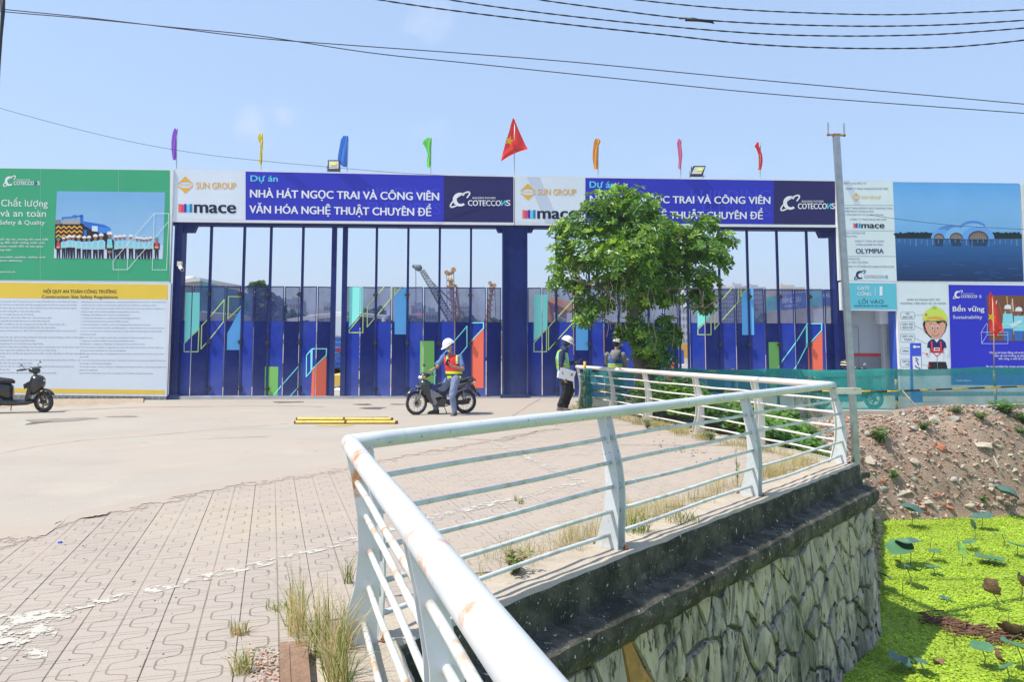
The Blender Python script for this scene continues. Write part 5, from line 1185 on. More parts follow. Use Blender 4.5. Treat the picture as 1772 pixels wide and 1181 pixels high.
stones(0, (path_off(BAT0)[1] - path_off(BAT0)[0]).length, 1.75, .3, .42, False)
# the white railing
rail_white = M('railing_white_paint', (.58, .61, .62), .42, var=.07, scale=3, spec=.5, dirt=[((.44, .48, .50), .50, .72, 2.2), ((.47, .50, .47), .55, .7, 9), ((.22, .25, .29), .625, .66, 26), ((.44, .20, .07), .68, .78, 5.5)])
rail_near = M('railing_rust_paint', (.58, .61, .62), .42, var=.07, scale=3, spec=.5, dirt=[((.50, .54, .55), .52, .8, 2.2), ((.26, .29, .33), .655, .68, 24), ((.56, .24, .07), .575, .66, 4.2), ((.62, .60, .55), .60, .62, 30)])
rod_near = M('rod_rust_paint', (.60, .61, .58), .5, var=.1, scale=6, dirt=[((.45, .25, .10), .54, .66, 5), ((.36, .34, .28), .58, .72, 9)])
rail_rod = M('railing_rod_paint', (.56, .60, .60), .5, var=.12, scale=6, dirt=[((.36, .34, .28), .50, .72, 9), ((.34, .20, .07), .62, .72, 11)])
rail_far = M('railing_cream_paint', (.70, .67, .60), .5, var=.08, scale=3, dirt=[((.45, .38, .30), .60, .8, 3), ((.42, .22, .08), .68, .78, 6)])
RH = 1.0
RODS = [(.81, .035), (.635, .085), (.46, .105), (.285, .10), (.115, .075)]
PROF_O = [(1.0, .035), (.83, .075), (.65, .125), (.48, .15), (.30, .155), (.12, .145), (.012, .145)]
PROF_I = [(.012, -.055), (.12, -.02), (.30, .03), (.48, .045), (.65, .035), (.83, .005), (1.0, -.035)]
def railing(label, A, B, n, posts, mat, rod, start_single=False, ends=(0, 0)):
 d = (B - A).normalized(); Lh = (B - A).length
 root = empty('railing', (A.x, A.y, gz(A.y)), label, 'railing', 'white railing round the pond')
 P3 = lambda t, o, z: Vector((A.x + d.x * t + n.x * o, A.y + d.y * t + n.y * o, gz(A.y + d.y * t) + z))
 mb = MB().mat(mat); t0, t1 = -ends[0], Lh + ends[1]; N = 40
 mb.tube([P3(t0 + (t1 - t0) * k / N, .0012 * sin(k * .5), RH + .0015 * sin(k * .3)) for k in range(N + 1)], .0435, 22); mb.build('top_rail', root)
 for t, plates in posts:
  for dt in plates:
   pts = [P3(t + dt, o, z) for z, o in PROF_O] + [P3(t + dt, o, z) for z, o in PROF_I]
   mb = MB().mat(mat); mb.slab([p - Vector((d.x, d.y, 0)) * .006 for p in pts], Vector((d.x, d.y, 0)) * .012)
   o = mb.build('post_plate', root)
  if len(plates) == 2:
   for z, o in RODS: MB().mat(rod).tube([P3(t + plates[0], o, z), P3(t + plates[1], o, z)], .0155, 10).build('spacer', root)
  mb = MB().mat(M('rusty_bolt', (.20, .08, .03), .9, var=.3))
  for o in (-.085, .18): p = P3(t, o, .0); mb.tube([p, p + Vector((0, 0, .045))], .011, 6); mb.tube([p + Vector((0, 0, .012)), p + Vector((0, 0, .028))], .02, 6)
  mb.build('anchor_bolt', root)
 for i in range(len(posts) - 1):
  a = posts[i][0] + max(posts[i][1]) - .02; b = posts[i + 1][0] + min(posts[i + 1][1]) + .02
  for k, (z, o) in enumerate(RODS):
   mb = MB().mat(rod); sag = .0
   pts = [P3(a + (b - a) * j / 8, o + .004 * sin(j + i + k), z + .005 * sin(j * .8 + k) - (.03 * sin(pi * j / 8) if (i, k) == (len(posts) - 2, 4) else 0)) for j in range(9)]
   mb.tube(pts, .0148, 12)
   for e in (0, 8): mb.tube([pts[e] - Vector((d.x, d.y, 0)) * .012, pts[e] + Vector((d.x, d.y, 0)) * .012], .0185, 10)
   mb.build('rod', root)
 return root
L12r = (C2 - C1).length; L23r = (C3 - C2).length; L01r = (C1 - NEAR_END).length
dbl = (-.048, .048)
def col_t(px, A, d):
 k = (px - PX) / F * (C5 - (470 - 690) / F * -S5 * -1) ** -1 if False else (px - PX) / F / (C5 + .15 * S5 * 1)
 return (k * A.y - A.x) / (d.x - k * d.y)
tP1, tP2 = col_t(1044, C1, d12), col_t(1287, C1, d12)
railing('white tube railing over the stone wall between the two corners', C1, C2, n12, [(.12, (0,)), (tP1, dbl), (tP2, dbl), (L12r - .02, (0,))], rail_white, rail_rod)
far_posts = [(0.55, (0,))][:0] + [(.05, (0,))] + [(col_t(x, C2, d23), dbl if x > 1100 else (0,)) for x in (1304, 1202, 1115, 1054)] + [(L23r - .06, (0,))]
railing('cream tube railing running back from the corner beside the grey pole towards the gate', C2, C3, n23, far_posts, rail_far, rail_far)
tN = [L01r - .10, L01r - 2.05, L01r - 4.0, .1]
railing('big white tube railing running out of the bottom of the picture, rust stained', NEAR_END, C1, n01, [(t, (0,) if t > L01r - .5 else dbl) for t in sorted(tN)], rail_near, rod_near)
mb = MB().mat(rail_white)
for p in (C1, C2): mb.ball((p.x, p.y, gz(p.y) + RH), .0434, 20, 12)
o = mb.build('corner_elbow', bpy.data.objects['railing'])
brk = M('worn_bracket', (.50, .49, .44), .5, .2, var=.15, dirt=[((.25, .13, .06), .55, .7, 8)])
a = at(1433, 672, C2.y - .05); mb = MB().mat(brk); c = Vector((C2.x + .13, C2.y - .02, a.z - .01)); mb.box(c, (.40, .14, .02)); mb.box(c + Vector((0, -.07, -.03)), (.40, .012, .07))
mb.build('bracket_plate', bpy.data.objects['railing'])
# the grey square pole
PY_ = C2.y + .22
px_at = lambda px, py: at(px, py, PY_)
top = px_at(1447, 236); botm = px_at(1483.5, 822); base = px_at(1487, 868)
sp = empty('pole', base, 'tall grey square steel pole with a rusty fork on top, standing at the wall corner', 'pole')
mb = MB().mat(galv); ax = (top - botm).normalized(); s_ = .037
def sq(c): return [c + Vector((x, y, 0)) for x, y in ((-s_, -s_), (s_, -s_), (s_, s_), (-s_, s_))]
mb.add(sq(botm) + sq(top), [(0, 1, 5, 4), (1, 2, 6, 5), (2, 3, 7, 6), (3, 0, 4, 7), (4, 5, 6, 7), (3, 2, 1, 0)], False)
add_part('shaft', mb, sp)
mb = MB().mat(M('dark_square_tube', (.06, .065, .07), .5, .4)); b2 = base + Vector((0, 0, -.9)); s_ = .048
mb.add(sq(b2) + sq(botm + Vector((0, 0, -.012))), [(0, 1, 5, 4), (1, 2, 6, 5), (2, 3, 7, 6), (3, 0, 4, 7), (4, 5, 6, 7)], False); add_part('lower_tube', mb, sp)
rusty = M('rusty_joint', (.30, .13, .06), .85, var=.35, scale=20)
mb = MB().mat(galv); l, r = px_at(1433, 233), px_at(1461, 234); mb.tube([l, r], .017, 4, True, False); mb.tube([l, px_at(1432.5, 212)], .013, 4, True, False); mb.tube([r, px_at(1460, 213)], .013, 4, True, False)
mb.mat(rusty).ball(l, .022, 8, 6); mb.ball(r, .022, 8, 6); mb.box((l + r) / 2, (.1, .04, .035)); add_part('fork', mb, sp)
mb = MB().mat(dark_metal); a, b = at(1462, 828, PY_ - .12), at(1506, 823, PY_ + .1); mb.slab([a, b, b + Vector((0, .07, 0)), a + Vector((0, .07, 0))], (0, 0, .03)); mb.slab([a, b, b + Vector((0, .012, 0)), a + Vector((0, .012, 0))], (0, 0, -.03)); add_part('angle_bracket', mb, sp)
# bank of rubble and soil
shore = [(C2 + n12 * .45 - d12 * .3), Vector((4.25, 9.6)), Vector((6.0, 13.4)), Vector((7.6, 16.75)), Vector((9.2, 17.0)), Vector((11.6, 17.45)), Vector((14, 18.0)), Vector((22, 19.5)), Vector((60, 24))]
LANDP = [(v.x, v.y) for v in shore] + [(60, 60), (-30, 60), (-30, 8), (2.9, 8.3)]
def shore_d(p):
 best = 1e9; sg = -1
 for (ax, ay), (bx_, by_) in zip(LANDP, LANDP[1:] + LANDP[:1]):
  if (ay > p.y) != (by_ > p.y) and p.x < ax + (bx_ - ax) * (p.y - ay) / (by_ - ay): sg = -sg
 for a, b in zip(shore, shore[1:]):
  ab = b - a; t = max(0, min(1, (p - a).dot(ab) / ab.length_squared)); q = a + ab * t; dd = (p - q).length
  if dd < best: best = dd
 return best * sg
def net_d(p):
 best = 1e9; sg = 1
 for a, b in zip([Vector((0, 19.4))] + NETP, NETP + [Vector((60, 34))]):
  ab = b - a; t = max(0, min(1, (p - a).dot(ab) / ab.length_squared)); q = a + ab * t; dd = (p - q).length
  if dd < best: best = dd; cr = ab.x * (p.y - a.y) - ab.y * (p.x - a.x); sg = 1 if cr > 0 else -1
 return best * sg
def bank_z(x, y):
 p = Vector((x, y)); d = shore_d(p)
 h = d * 1.25 if d < 0 else 2.1 * (1 - math.exp(-d * 1.7)) + min(.28, .12 * d)
 z = WZ - .02 + h + noise.noise(Vector((x * 1.3, y * 1.3, 0))) * .13 + noise.noise(Vector((x * 4, y * 4, 3))) * .05
 top = gz(y) - .13
 if net_d(p) > -.25: top = gz(y) - .06
 z += .28 * math.exp(-((x - 10.4) ** 2 / 3.0 + (y - 18.1) ** 2 / .8))
 return min(z, top + .30 * math.exp(-((x - 10.6) ** 2 / 4.0 + (y - 18.2) ** 2 / 1.2)))
soil = M('rubbly_soil', (.29, .20, .145), .95, var=.25, scale=3, bump=1.0, bscale=40, dirt=[((.38, .29, .22), .48, .7, 4), ((.17, .11, .08), .58, .76, 3), ((.42, .35, .28), .62, .72, 40)])
mb = MB().mat(soil); nx, ny = 150, 110; x0, x1, y0, y1 = 1.4, 17.5, 8.6, 22.0
vs = [(x0 + (x1 - x0) * i / nx, y0 + (y1 - y0) * j / ny, 0) for j in range(ny + 1) for i in range(nx + 1)]
vs = [(x, y, bank_z(x, y)) for x, y, _ in vs]; fs = []
for j in range(ny):
 for i in range(nx):
  x, y, _ = vs[j * (nx + 1) + i]; p = Vector((x, y))
  if (p - C2).dot(n23) < -.05 and y < C3.y + .2: continue
  if net_d(p) > .5: continue
  if y > C3.y and x < C3.x: continue
  fs.append((j * (nx + 1) + i, j * (nx + 1) + i + 1, (j + 1) * (nx + 1) + i + 1, (j + 1) * (nx + 1) + i))
mb.add(vs, fs, True); structure(mb.build('bank'))
mb = MB().mat(soil); mb.add([(17.3, 15, WZ - .5), (60, 20, WZ - .5), (60, 26, -.3), (17.3, 22.2, -.3)], [(0, 1, 2, 3)]); structure(mb.build('bank_slope'))
mb = MB().mat(coping_m)
for a, b in zip(NETP[:-1], NETP[1:]):
 d = (b - a).normalized(); n = Vector((d.y, -d.x)); k = int((b - a).length / .5)
 for i in range(k):
  p, q = a.lerp(b, i / k), a.lerp(b, (i + .985) / k); j = random.uniform(-.012, .012)
  mb.slab([(v.x, v.y, gz(v.y) + .06 + j * .5) for v in (p + n * .30, q + n * .30, q - n * .05, p - n * .05)][::-1], (0, 0, -.20))
structure(mb.build('kerb'))
rub_cols = [M('rubble_cream', (.44, .38, .30), .9, var=.2, scale=20), M('rubble_grey', (.36, .34, .31), .9, var=.2, scale=20), M('rubble_brick', (.36, .13, .07), .9, var=.25, scale=20), M('rubble_pink', (.42, .28, .22), .9, var=.2, scale=20), M('rubble_brown', (.22, .15, .10), .9, var=.25, scale=20)]
def rock_mesh(seed, sx, sy, sz, n=8):
 rr = random.Random(seed); bm = bmesh.new()
 for k in range(n + 4):
  v = Vector((rr.gauss(0, 1), rr.gauss(0, 1), rr.gauss(0, 1))).normalized(); bm.verts.new((v.x * sx * rr.uniform(.8, 1.1), v.y * sy * rr.uniform(.8, 1.1), v.z * sz * rr.uniform(.7, 1.1)))
 bmesh.ops.convex_hull(bm, input=bm.verts); bmesh.ops.delete(bm, geom=[v for v in bm.verts if not v.link_faces], context='VERTS')
 vs = [v.co.copy() for v in bm.verts]; bm.verts.index_update(); fs = [tuple(v.index for v in f.verts) for f in bm.faces]; bm.free(); return vs, fs
protos = [rock_mesh(s, 1, random.Random(s).uniform(.5, .9), random.Random(s + 50).uniform(.35, .6)) for s in range(12)]
rr = random.Random(9); mb = MB(); cnt = 0
while cnt < 9500:
 x, y = rr.uniform(3.2, 13.5), rr.uniform(10, 20.5); p = Vector((x, y))
 if net_d(p) > -.3 or (p - C2).dot(n23) < .5 or x / y < .30: continue
 sd = shore_d(p)
 if sd < -.25: continue
 dens = .35 + .65 * math.exp(-max(sd, 0) * 1.2) + (.5 if net_d(p) > -.9 else 0)
 if x > 9.2: dens *= .8
 if rr.random() > dens: continue
 s_ = rr.choice((.014, .018, .024, .03, .04, .055)) * rr.uniform(.7, 1.3) * (1.25 if sd < .5 else 1)
 vs, fs = protos[rr.randrange(12)]; R_ = Euler((rr.gauss(0, .4), rr.gauss(0, .4) , rr.uniform(0, 6.3))).to_matrix(); z = bank_z(x, y)
 mb.mat(rub_cols[rr.choice((0, 0, 0, 1, 1, 3, 3, 3, 4, 4, 2, 0))]).add([(R_ @ v) * s_ + Vector((x, y, z + s_ * .25)) for v in vs], fs, False); cnt += 1
tag(mb.build('rubble'), 'broken brick, tile and stone rubble spread over the bank', 'rubble', kind='stuff')
big = [(1700, 771, .22, .30, 0), (1582, 800, .17, .2, 0), (1500, 798, .2, .22, 0), (1628, 775, .13, .18, 2), (1620, 728, .22, .16, 0), (1650, 726, .16, .16, 1), (1580, 742, .14, .14, 1), (1500, 752, .11, .12, 1), (1562, 855, .2, .13, 0), (1600, 870, .2, .12, 0), (1530, 848, .15, .1, 1), (1640, 882, .18, .1, 2), (1605, 889, .1, .1, 2), (1672, 877, .19, .1, 0), (1510, 865, .16, .12, 1), (1540, 886, .18, .1, 0), (1648, 830, .13, .12, 1), (1715, 842, .16, .08, 0),
       (1752, 865, .2, .12, 4), (1765, 872, .22, .1, 4), (1742, 873, .14, .1, 3), (1728, 865, .1, .12, 0), (1695, 885, .16, .08, 1), (1580, 889, .15, .1, 3), (1729, 775, .14, .07, 0), (1750, 768, .09, .08, 3), (1630, 715, .09, .1, 1), (1565, 715, .07, .07, 1), (1718, 815, .06, .05, 2), (1745, 745, .08, .07, 2)]
names_ = {0: 'cream', 1: 'grey', 2: 'brick red', 3: 'pinkish', 4: 'brown'}
def bank_hit(px, py):
 d = ray(px, py); t = 8.0
 while t < 24:
  p = Vector((0, 0, EYE)) + d * t
  if p.z < bank_z(p.x, p.y): return p
  t += .02
 return Vector((0, 0, EYE)) + d * 17
for k, (px, py, a_, b_, c_) in enumerate(big):
 p = bank_hit(px, py); vs, fs = rock_mesh(100 + k, a_, b_ * .7, .055, 10); m_ = MB().mat(rub_cols[c_]); R_ = Euler((.55 + rr.gauss(0, .15), rr.gauss(0, .12), rr.uniform(-.9, .9))).to_matrix()
 m_.add([(R_ @ v) + p + Vector((0, 0, .02)) for v in vs], fs, False)
 near_ = 'at the water edge' if py > 845 else ('just below the netting kerb' if py < 760 else 'halfway up the slope')
 tag(rebase(m_.build('rubble_slab'), p), '%s slab of broken masonry lying %s of the bank' % (names_[c_], near_), 'rubble stone', '%s masonry slabs %s' % (names_[c_], near_))
p = bank_hit(1718, 790); q = bank_hit(1736, 828); m_ = MB().mat(rub_cols[0]); m_.tube([p + Vector((0, 0, .03)), q + Vector((0, 0, .03))], .02, 5); tag(rebase(m_.build('stick'), q), 'thin pale stick lying down the rubble slope', 'stick')
# green netting on striped posts
netm = NET('green_shade_net', (.03, .34, .33), .70)
yel_p = M('post_yellow', (.72, .42, .03), .5, var=.12); blk_p = M('post_black', (.02, .02, .022), .5)
fence = empty('net_fence', (NETP[2].x, NETP[2].y, gz(NETP[2].y)), 'green shade netting on yellow and black striped posts along the pond side', 'fence')
def on_net(px, seg=None):
 d = ray(px, 650); best = None
 for a, b in zip(NETP, NETP[1:]):
  ab = b - a; den = d.x * ab.y - d.y * ab.x
  t = (a.x * ab.y - a.y * ab.x) / den; s__ = (a.x * d.y - a.y * d.x) / den
  if -1e-6 <= s__ <= 1 + 1e-6: return Vector((d.x * t, d.y * t))
 return NETP[0] if px < 1100 else NETP[-1]
posts_px = [997, 1070, 1268, 1346, 1550, 1721, 1860]
for x in posts_px:
 p = on_net(x); g = gz(p.y); H = 1.0 if x != 997 else 1.15; mb = MB()
 if x == 1721: H = .92
 for i in range(4): mb.mat((yel_p if (i % 2 == 0) == (x == 997 or x == 1550) else blk_p) if x != 997 else (yel_p)); mb.tube([(p.x, p.y, g + H * i / 4), (p.x, p.y, g + H * (i + 1) / 4 - .001)], .032, 10, True)
 add_part('striped_post', mb, fence)
for h_, a_, b_ in ((.48, 1000, 1860), (.93, 1020, 1300)):
 k = 0; x = a_
 while x < b_:
  x2 = min(b_, x + 28); p, q = on_net(x), on_net(x2); mb = MB().mat(yel_p if k % 2 else blk_p); mb.tube([(p.x, p.y - .05, gz(p.y) + h_), (q.x, q.y - .05, gz(q.y) + h_)], .02, 6, True); mb.build('striped_bar', fence); x = x2; k += 1
mb = MB().mat(netm); cols = []
for k in range(150):
 x = 1002 + k * 5.8; p = on_net(min(x, 1855)); fold = .05 * noise.noise(Vector((k * .35, 0, 0))) + .02 * sin(k * .9)
 zt = gz(p.y) + 1.0 - .035 * abs(sin(k * .105)) + .01 * noise.noise(Vector((k * .8, 5, 0))); zb = gz(p.y) + .02 + .05 * max(0, noise.noise(Vector((k * .2, 9, 0))))
 cols.append([(p.x, p.y - .04 - fold * .4, zt), (p.x, p.y - .07 - fold, zt - .12), (p.x, p.y - .04 + fold, (zt + zb) / 2), (p.x, p.y - .04 - fold, zb)])
vs = [v for c in cols for v in c]; mb.add(vs, [(4 * i + j, 4 * i + 4 + j, 4 * i + 5 + j, 4 * i + 1 + j) for i in range(len(cols) - 1) for j in range(3)], True)
vs = []
for c in cols: a = Vector(c[0]); vs += [a + Vector((0, -.03, 0)), a + Vector((0, -.035, -.16 + .02 * noise.noise(a * 2)))]
mb.add(vs, [(2 * i, 2 * i + 2, 2 * i + 3, 2 * i + 1) for i in range(len(cols) - 1)], True); add_part('netting', mb, fence)
mb = MB().mat(NET('green_shade_net_bunched', (.035, .33, .30), .86)); p = NETP[0]; vs = []
for i in range(15):
 t = i / 14; x = p.x - .13 + .24 * t; fy = p.y - .25 + .10 * sin(i * 2.1)
 for j, z in enumerate((1.0, .75, .5, .25, .0)): vs.append((x + .05 * sin(j * 1.3 + i * .3) * (1 - z), fy + .05 * sin(j + i), gz(p.y) + z - (.12 * (1 - t) if j == 0 else 0)))
mb.add(vs, [(5 * i + j, 5 * i + 5 + j, 5 * i + 6 + j, 5 * i + 1 + j) for i in range(14) for j in range(4)], True); add_part('bunched_netting', mb, fence)
mb = MB().mat(M('bamboo', (.42, .30, .18), .6, var=.2)); p = on_net(1556); mb.tube([(p.x, p.y - .1, gz(p.y) + .5), (p.x + .28, p.y - .5, gz(p.y) - .02)], .012, 6); add_part('bracing_stick', mb, fence)
Fn = lambda x, y, o=0: at(x, y, on_net(1721).y - .05 - o)
flag('red flag with a yellow star on a bamboo stick tied to a netting post', (.72, .03, .025), 'cloth_red', 1720, 512, 642, [(506, 1713, 1715), (520, 1712, 1721), (535, 1712, 1727), (550, 1711.5, 1730), (562, 1711, 1734), (572, 1712, 1737), (576, 1716, 1728), (582, 1721, 1725)], star=(1715.5, 549, 8, -70), group='red star flags', dist=Fn)
# foliage
def leaf_mat(name, rgb, rgb2, trans=.35, rough=.4, scale=3.0, spec=.5):
 m, nt, b = new_mat(name); N = nt.nodes.new; L = nt.links.new
 geo = N('ShaderNodeNewGeometry'); mx = N('ShaderNodeMixRGB'); mx.inputs[1].default_value = tuple(rgb) + (1,); mx.inputs[2].default_value = tuple(rgb2) + (1,)
 L(geo.outputs['Random Per Island'], mx.inputs[0])
 nz = N('ShaderNodeTexNoise'); nz.inputs['Scale'].default_value = scale; L(geo.outputs['Position'], nz.inputs['Vector'])
 hs = N('ShaderNodeHueSaturation'); mr = N('ShaderNodeMapRange'); mr.inputs[1].default_value = .3; mr.inputs[2].default_value = .7; mr.inputs[3].default_value = .75; mr.inputs[4].default_value = 1.25
 L(nz.outputs[0], mr.inputs[0]); L(mr.outputs[0], hs.inputs['Value']); L(mx.outputs[0], hs.inputs['Color'])
 L(hs.outputs[0], b.inputs['Base Color']); b.inputs['Roughness'].default_value = rough; b.inputs['Specular IOR Level'].default_value = spec
 t = N('ShaderNodeBsdfTranslucent'); h2 = N('ShaderNodeHueSaturation'); h2.inputs['Saturation'].default_value = 1.1; h2.inputs['Value'].default_value = 1.5; L(hs.outputs[0], h2.inputs['Color']); L(h2.outputs[0], t.inputs[0])
 ms = N('ShaderNodeMixShader'); ms.inputs[0].default_value = trans; L(b.outputs[0], ms.inputs[1]); L(t.outputs[0], ms.inputs[2]); L(ms.outputs[0], nt.nodes['Material Output'].inputs[0]); return m
def leaves(name, B, D, Nn, Ln, Wd, mats, mi=None, fold=.18, droop=.15, parent=None):
 B, D, Nn = (np.asarray(a, float) for a in (B, D, Nn)); n = len(B); Ln = np.asarray(Ln, float)[:, None]; Wd = np.asarray(Wd, float)[:, None]
 D /= np.linalg.norm(D, axis=1, keepdims=True) + 1e-9; Sd = np.cross(D, Nn); Sd /= np.linalg.norm(Sd, axis=1, keepdims=True) + 1e-9; Up = np.cross(Sd, D)
 P = np.empty((n, 6, 3))
 P[:, 0] = B; P[:, 3] = B + D * Ln - Up * Ln * droop
 P[:, 1] = B + D * Ln * .35 + Sd * Wd * .42 + Up * Wd * fold; P[:, 2] = B + D * Ln * .72 + Sd * Wd * .5 + Up * (Wd * fold - Ln * droop * .5)
 P[:, 5] = B + D * Ln * .35 - Sd * Wd * .42 + Up * Wd * fold; P[:, 4] = B + D * Ln * .72 - Sd * Wd * .5 + Up * (Wd * fold - Ln * droop * .5)
 idx = np.arange(n)[:, None] * 6
 Fc = np.concatenate([idx + np.array([[0, 1, 2, 3]]), idx + np.array([[0, 3, 4, 5]])], axis=0)
 m2 = None if mi is None else np.concatenate([mi, mi])
 return np_mesh(name, P.reshape(-1, 3), Fc, mats, m2, False, parent)
NR = np.random.RandomState(11)
TY = 17.6; tb = at(1118, 690, TY); tb.z = bank_z(tb.x, TY) + .0
tree = empty('tree', tb, 'leafy green street tree with whorled glossy leaves growing beside the railing', 'tree')
bark = M('grey_brown_bark', (.13, .105, .085), .9, var=.3, scale=9, bump=.8, bscale=40, dirt=[((.22, .20, .17), .5, .75, 6)])
mb = MB().mat(bark)
trunk = [tb + Vector((.03, 0, -.3)), at(1116, 655, TY), at(1106, 625, TY), at(1100, 600, TY), at(1094, 570, TY), at(1096, 535, TY), at(1092, 500, TY), at(1088, 460, TY), at(1090, 420, TY), at(1080, 370, TY)]
mb.tube(trunk, [.19, .17, .135, .11, .09, .08, .07, .055, .04, .02], 12)
limbs = [((1096, 540), (1050, 505), (985, 480)), ((1090, 500), (1140, 465), (1200, 450), (1255, 415)), ((1092, 520), (1150, 500), (1210, 500), (1220, 540)), ((1088, 465), (1040, 430), (990, 400)), ((1090, 440), (1060, 380), (1055, 345)), ((1090, 430), (1130, 380), (1120, 350)), ((1094, 560), (1060, 560), (1030, 545)), ((1096, 575), (1130, 590), (1150, 600)), ((1092, 480), (1010, 500), (985, 520)), ((1089, 450), (1160, 420), (1195, 400)), ((1100, 600), (1120, 625), (1110, 640)), ((1092, 500), (1060, 460), (1000, 440))]
blob_c = []
for li in limbs:
 dy = NR.uniform(-1.2, 1.2); pts = []
 for i, (x, y) in enumerate(li): pts.append(at(x, y, TY + dy * i / (len(li) - 1)))
 mb.tube(pts, [.036 * (1 - .75 * i / (len(pts) - 1)) for i in range(len(pts))], 7)
 for k in range(5):
  t = NR.uniform(.5, 1); a, b = pts[-2], pts[-1]; s0 = a.lerp(b, t); s1 = s0 + Vector((NR.normal(0, .25), NR.normal(0, .25), NR.uniform(-.1, .35))); mb.tube([s0, s1], [.016, .007], 5)
add_part('trunk', mb, tree)
lobes = [(1040, 365, 42, 0), (1075, 350, 34, .4), (1105, 365, 42, -.3), (1060, 400, 55, .2), (1120, 415, 50, -.6), (1150, 395, 28, .3), (1000, 400, 36, .1), (975, 430, 24, -.2), (985, 465, 36, .4), (1030, 450, 50, -.5), (1085, 455, 55, -.9), (1150, 450, 50, .3), (1195, 410, 36, 0), (1225, 390, 22, .3), (1215, 440, 42, -.2), (1255, 420, 22, .1), (1238, 450, 28, 0), (1170, 490, 50, .2), (1225, 490, 26, -.1), (1110, 500, 45, -.3), (1060, 495, 38, .4), (1000, 500, 26, 0), (1020, 535, 27, .0), (1010, 558, 18, -.1), (1210, 515, 30, .1), (1222, 537, 18, 0), (1150, 520, 32, .2), (1100, 530, 28, .7), (1052, 530, 14, .2), (1090, 575, 26, -.1), (1115, 580, 24, -.4), (1150, 590, 26, 0), (1165, 580, 16, .2), (1120, 610, 28, -.2), (1145, 625, 26, .1), (1115, 640, 22, .3), (1150, 560, 15, 0), (1080, 578, 13, -.3), (1090, 390, 60, .8), (1060, 440, 55, 1.0), (1160, 440, 55, .9), (1110, 480, 50, 1.0), (965, 490, 17, 0), (970, 400, 18, 0)]
Bs, Ds, Ns, Ls, Ws, Mi = [], [], [], [], [], []
for cx, cy, rp, dy in lobes:
 c = at(cx, cy, TY + dy); R_ = rp * TY / F; nW = int(46 * (R_ / .45) ** 2) + 10
 for k in range(nW):
  v = Vector(NR.normal(0, 1, 3)).normalized(); v.z = abs(v.z) * .9 - .25 if NR.rand() < .75 else v.z; v.normalize()
  rr_ = R_ * NR.uniform(.55, 1.02) if NR.rand() < .8 else R_ * NR.uniform(.1, .6)
  p = c + Vector((v.x * rr_, v.y * rr_ * 1.1, v.z * rr_))
  ax = (v + Vector((0, 0, .55)) + Vector(NR.normal(0, .25, 3))).normalized()
  u = ax.orthogonal().normalized(); w_ = ax.cross(u); m_ = NR.randint(6, 10); ph = NR.uniform(0, 6.3)
  young = NR.rand() < .27
  for j in range(m_):
   a = ph + 2 * pi * j / m_ + NR.normal(0, .12); el = NR.uniform(-.15, .45) if not young else NR.uniform(.3, .8)
   d = (u * cos(a) + w_ * sin(a)) * cos(el) + ax * sin(el)
   Bs.append(tuple(p + d * .012)); Ds.append(tuple(d)); Ns.append(tuple(ax)); Ls.append(NR.uniform(.11, .175) * (.85 if young else 1)); Ws.append(NR.uniform(.045, .065)); Mi.append(1 if young else 0)
tl = [leaf_mat('tree_leaf_dark', (.062, .150, .018), (.13, .26, .030), .34, .36, 2.2), leaf_mat('tree_leaf_young', (.22, .38, .045), (.32, .46, .06), .42, .4, 2.2)]
crown = leaves('crown', Bs, Ds, Ns, Ls, Ws, tl, np.array(Mi), .16, .12, tree)
mb = MB().mat(M('thin_root', (.30, .26, .16), .8))
for k in range(16):
 x = NR.uniform(1040, 1200); y = NR.uniform(480, 520); Y_ = TY - NR.uniform(.3, 1.3); p = at(x, y, Y_); l_ = NR.uniform(.5, 1.1)
 mb.tube([p + Vector((.03 * sin(i * 2 + k), 0, -l_ * i / 5)) for i in range(6)], .004, 4, False)
add_part('hanging_root', mb, tree)
vm = [leaf_mat('vine_leaf', (.075, .19, .02), (.15, .30, .035), .4, .45, 2.5), leaf_mat('bush_leaf_dark', (.035, .10, .018), (.075, .17, .025), .3, .4, 2.5)]
Bs, Ds, Ns, Ls, Ws, Mi = [], [], [], [], [], []
def mound(x, y):
 h = .14 + .66 * math.exp(-((x - 3.0) ** 2 / 1.3 + (y - 17.2) ** 2 / 3.2)) + .42 * math.exp(-((x - 3.7) ** 2 / 1.2 + (y - 14.4) ** 2 / 4.5)) + .25 * math.exp(-((x - 5.0) ** 2 / 2.2 + (y - 16.8) ** 2 / 1.2))
 return h * (1 + .5 * noise.noise(Vector((x * 2.3, y * 2.3, 7)))) + .07 * noise.noise(Vector((x * 6, y * 6, 1)))
k = 0
while k < 13000:
 x, y = NR.uniform(2.0, 7.6), NR.uniform(10.4, 18.7); p = Vector((x, y)); dr = (p - C2).dot(n23)
 if dr < .24 or net_d(p) > -.3 or shore_d(p) < .5: continue
 lim = 2.7 - max(0, 13.2 - y) * .65 + .6 * noise.noise(Vector((x, y, 2)))
 if dr > lim: continue
 z = bank_z(x, y) + mound(x, y) * NR.uniform(.55, 1.0)
 nn = Vector((NR.normal(0, .35), -.25 + NR.normal(0, .35), 1)).normalized(); a = NR.uniform(0, 6.3); d = Vector((cos(a), sin(a), NR.normal(0, .2)))
 big_ = noise.noise(Vector((x * .8, y * .8, 4))) > -.05
 s_ = NR.uniform(.07, .12) if big_ else NR.uniform(.04, .07)
 Bs.append((x, y, z)); Ds.append(tuple(d)); Ns.append(tuple(nn)); Ls.append(s_); Ws.append(s_ * (.95 if big_ else .5)); Mi.append(0 if big_ else 1); k += 1
o = leaves('creeping_vines', Bs, Ds, Ns, Ls, Ws, vm, np.array(Mi), .10, .12); tag(o, 'broad leaved creeping vines covering the ground between railing and netting', 'vines', kind='stuff')
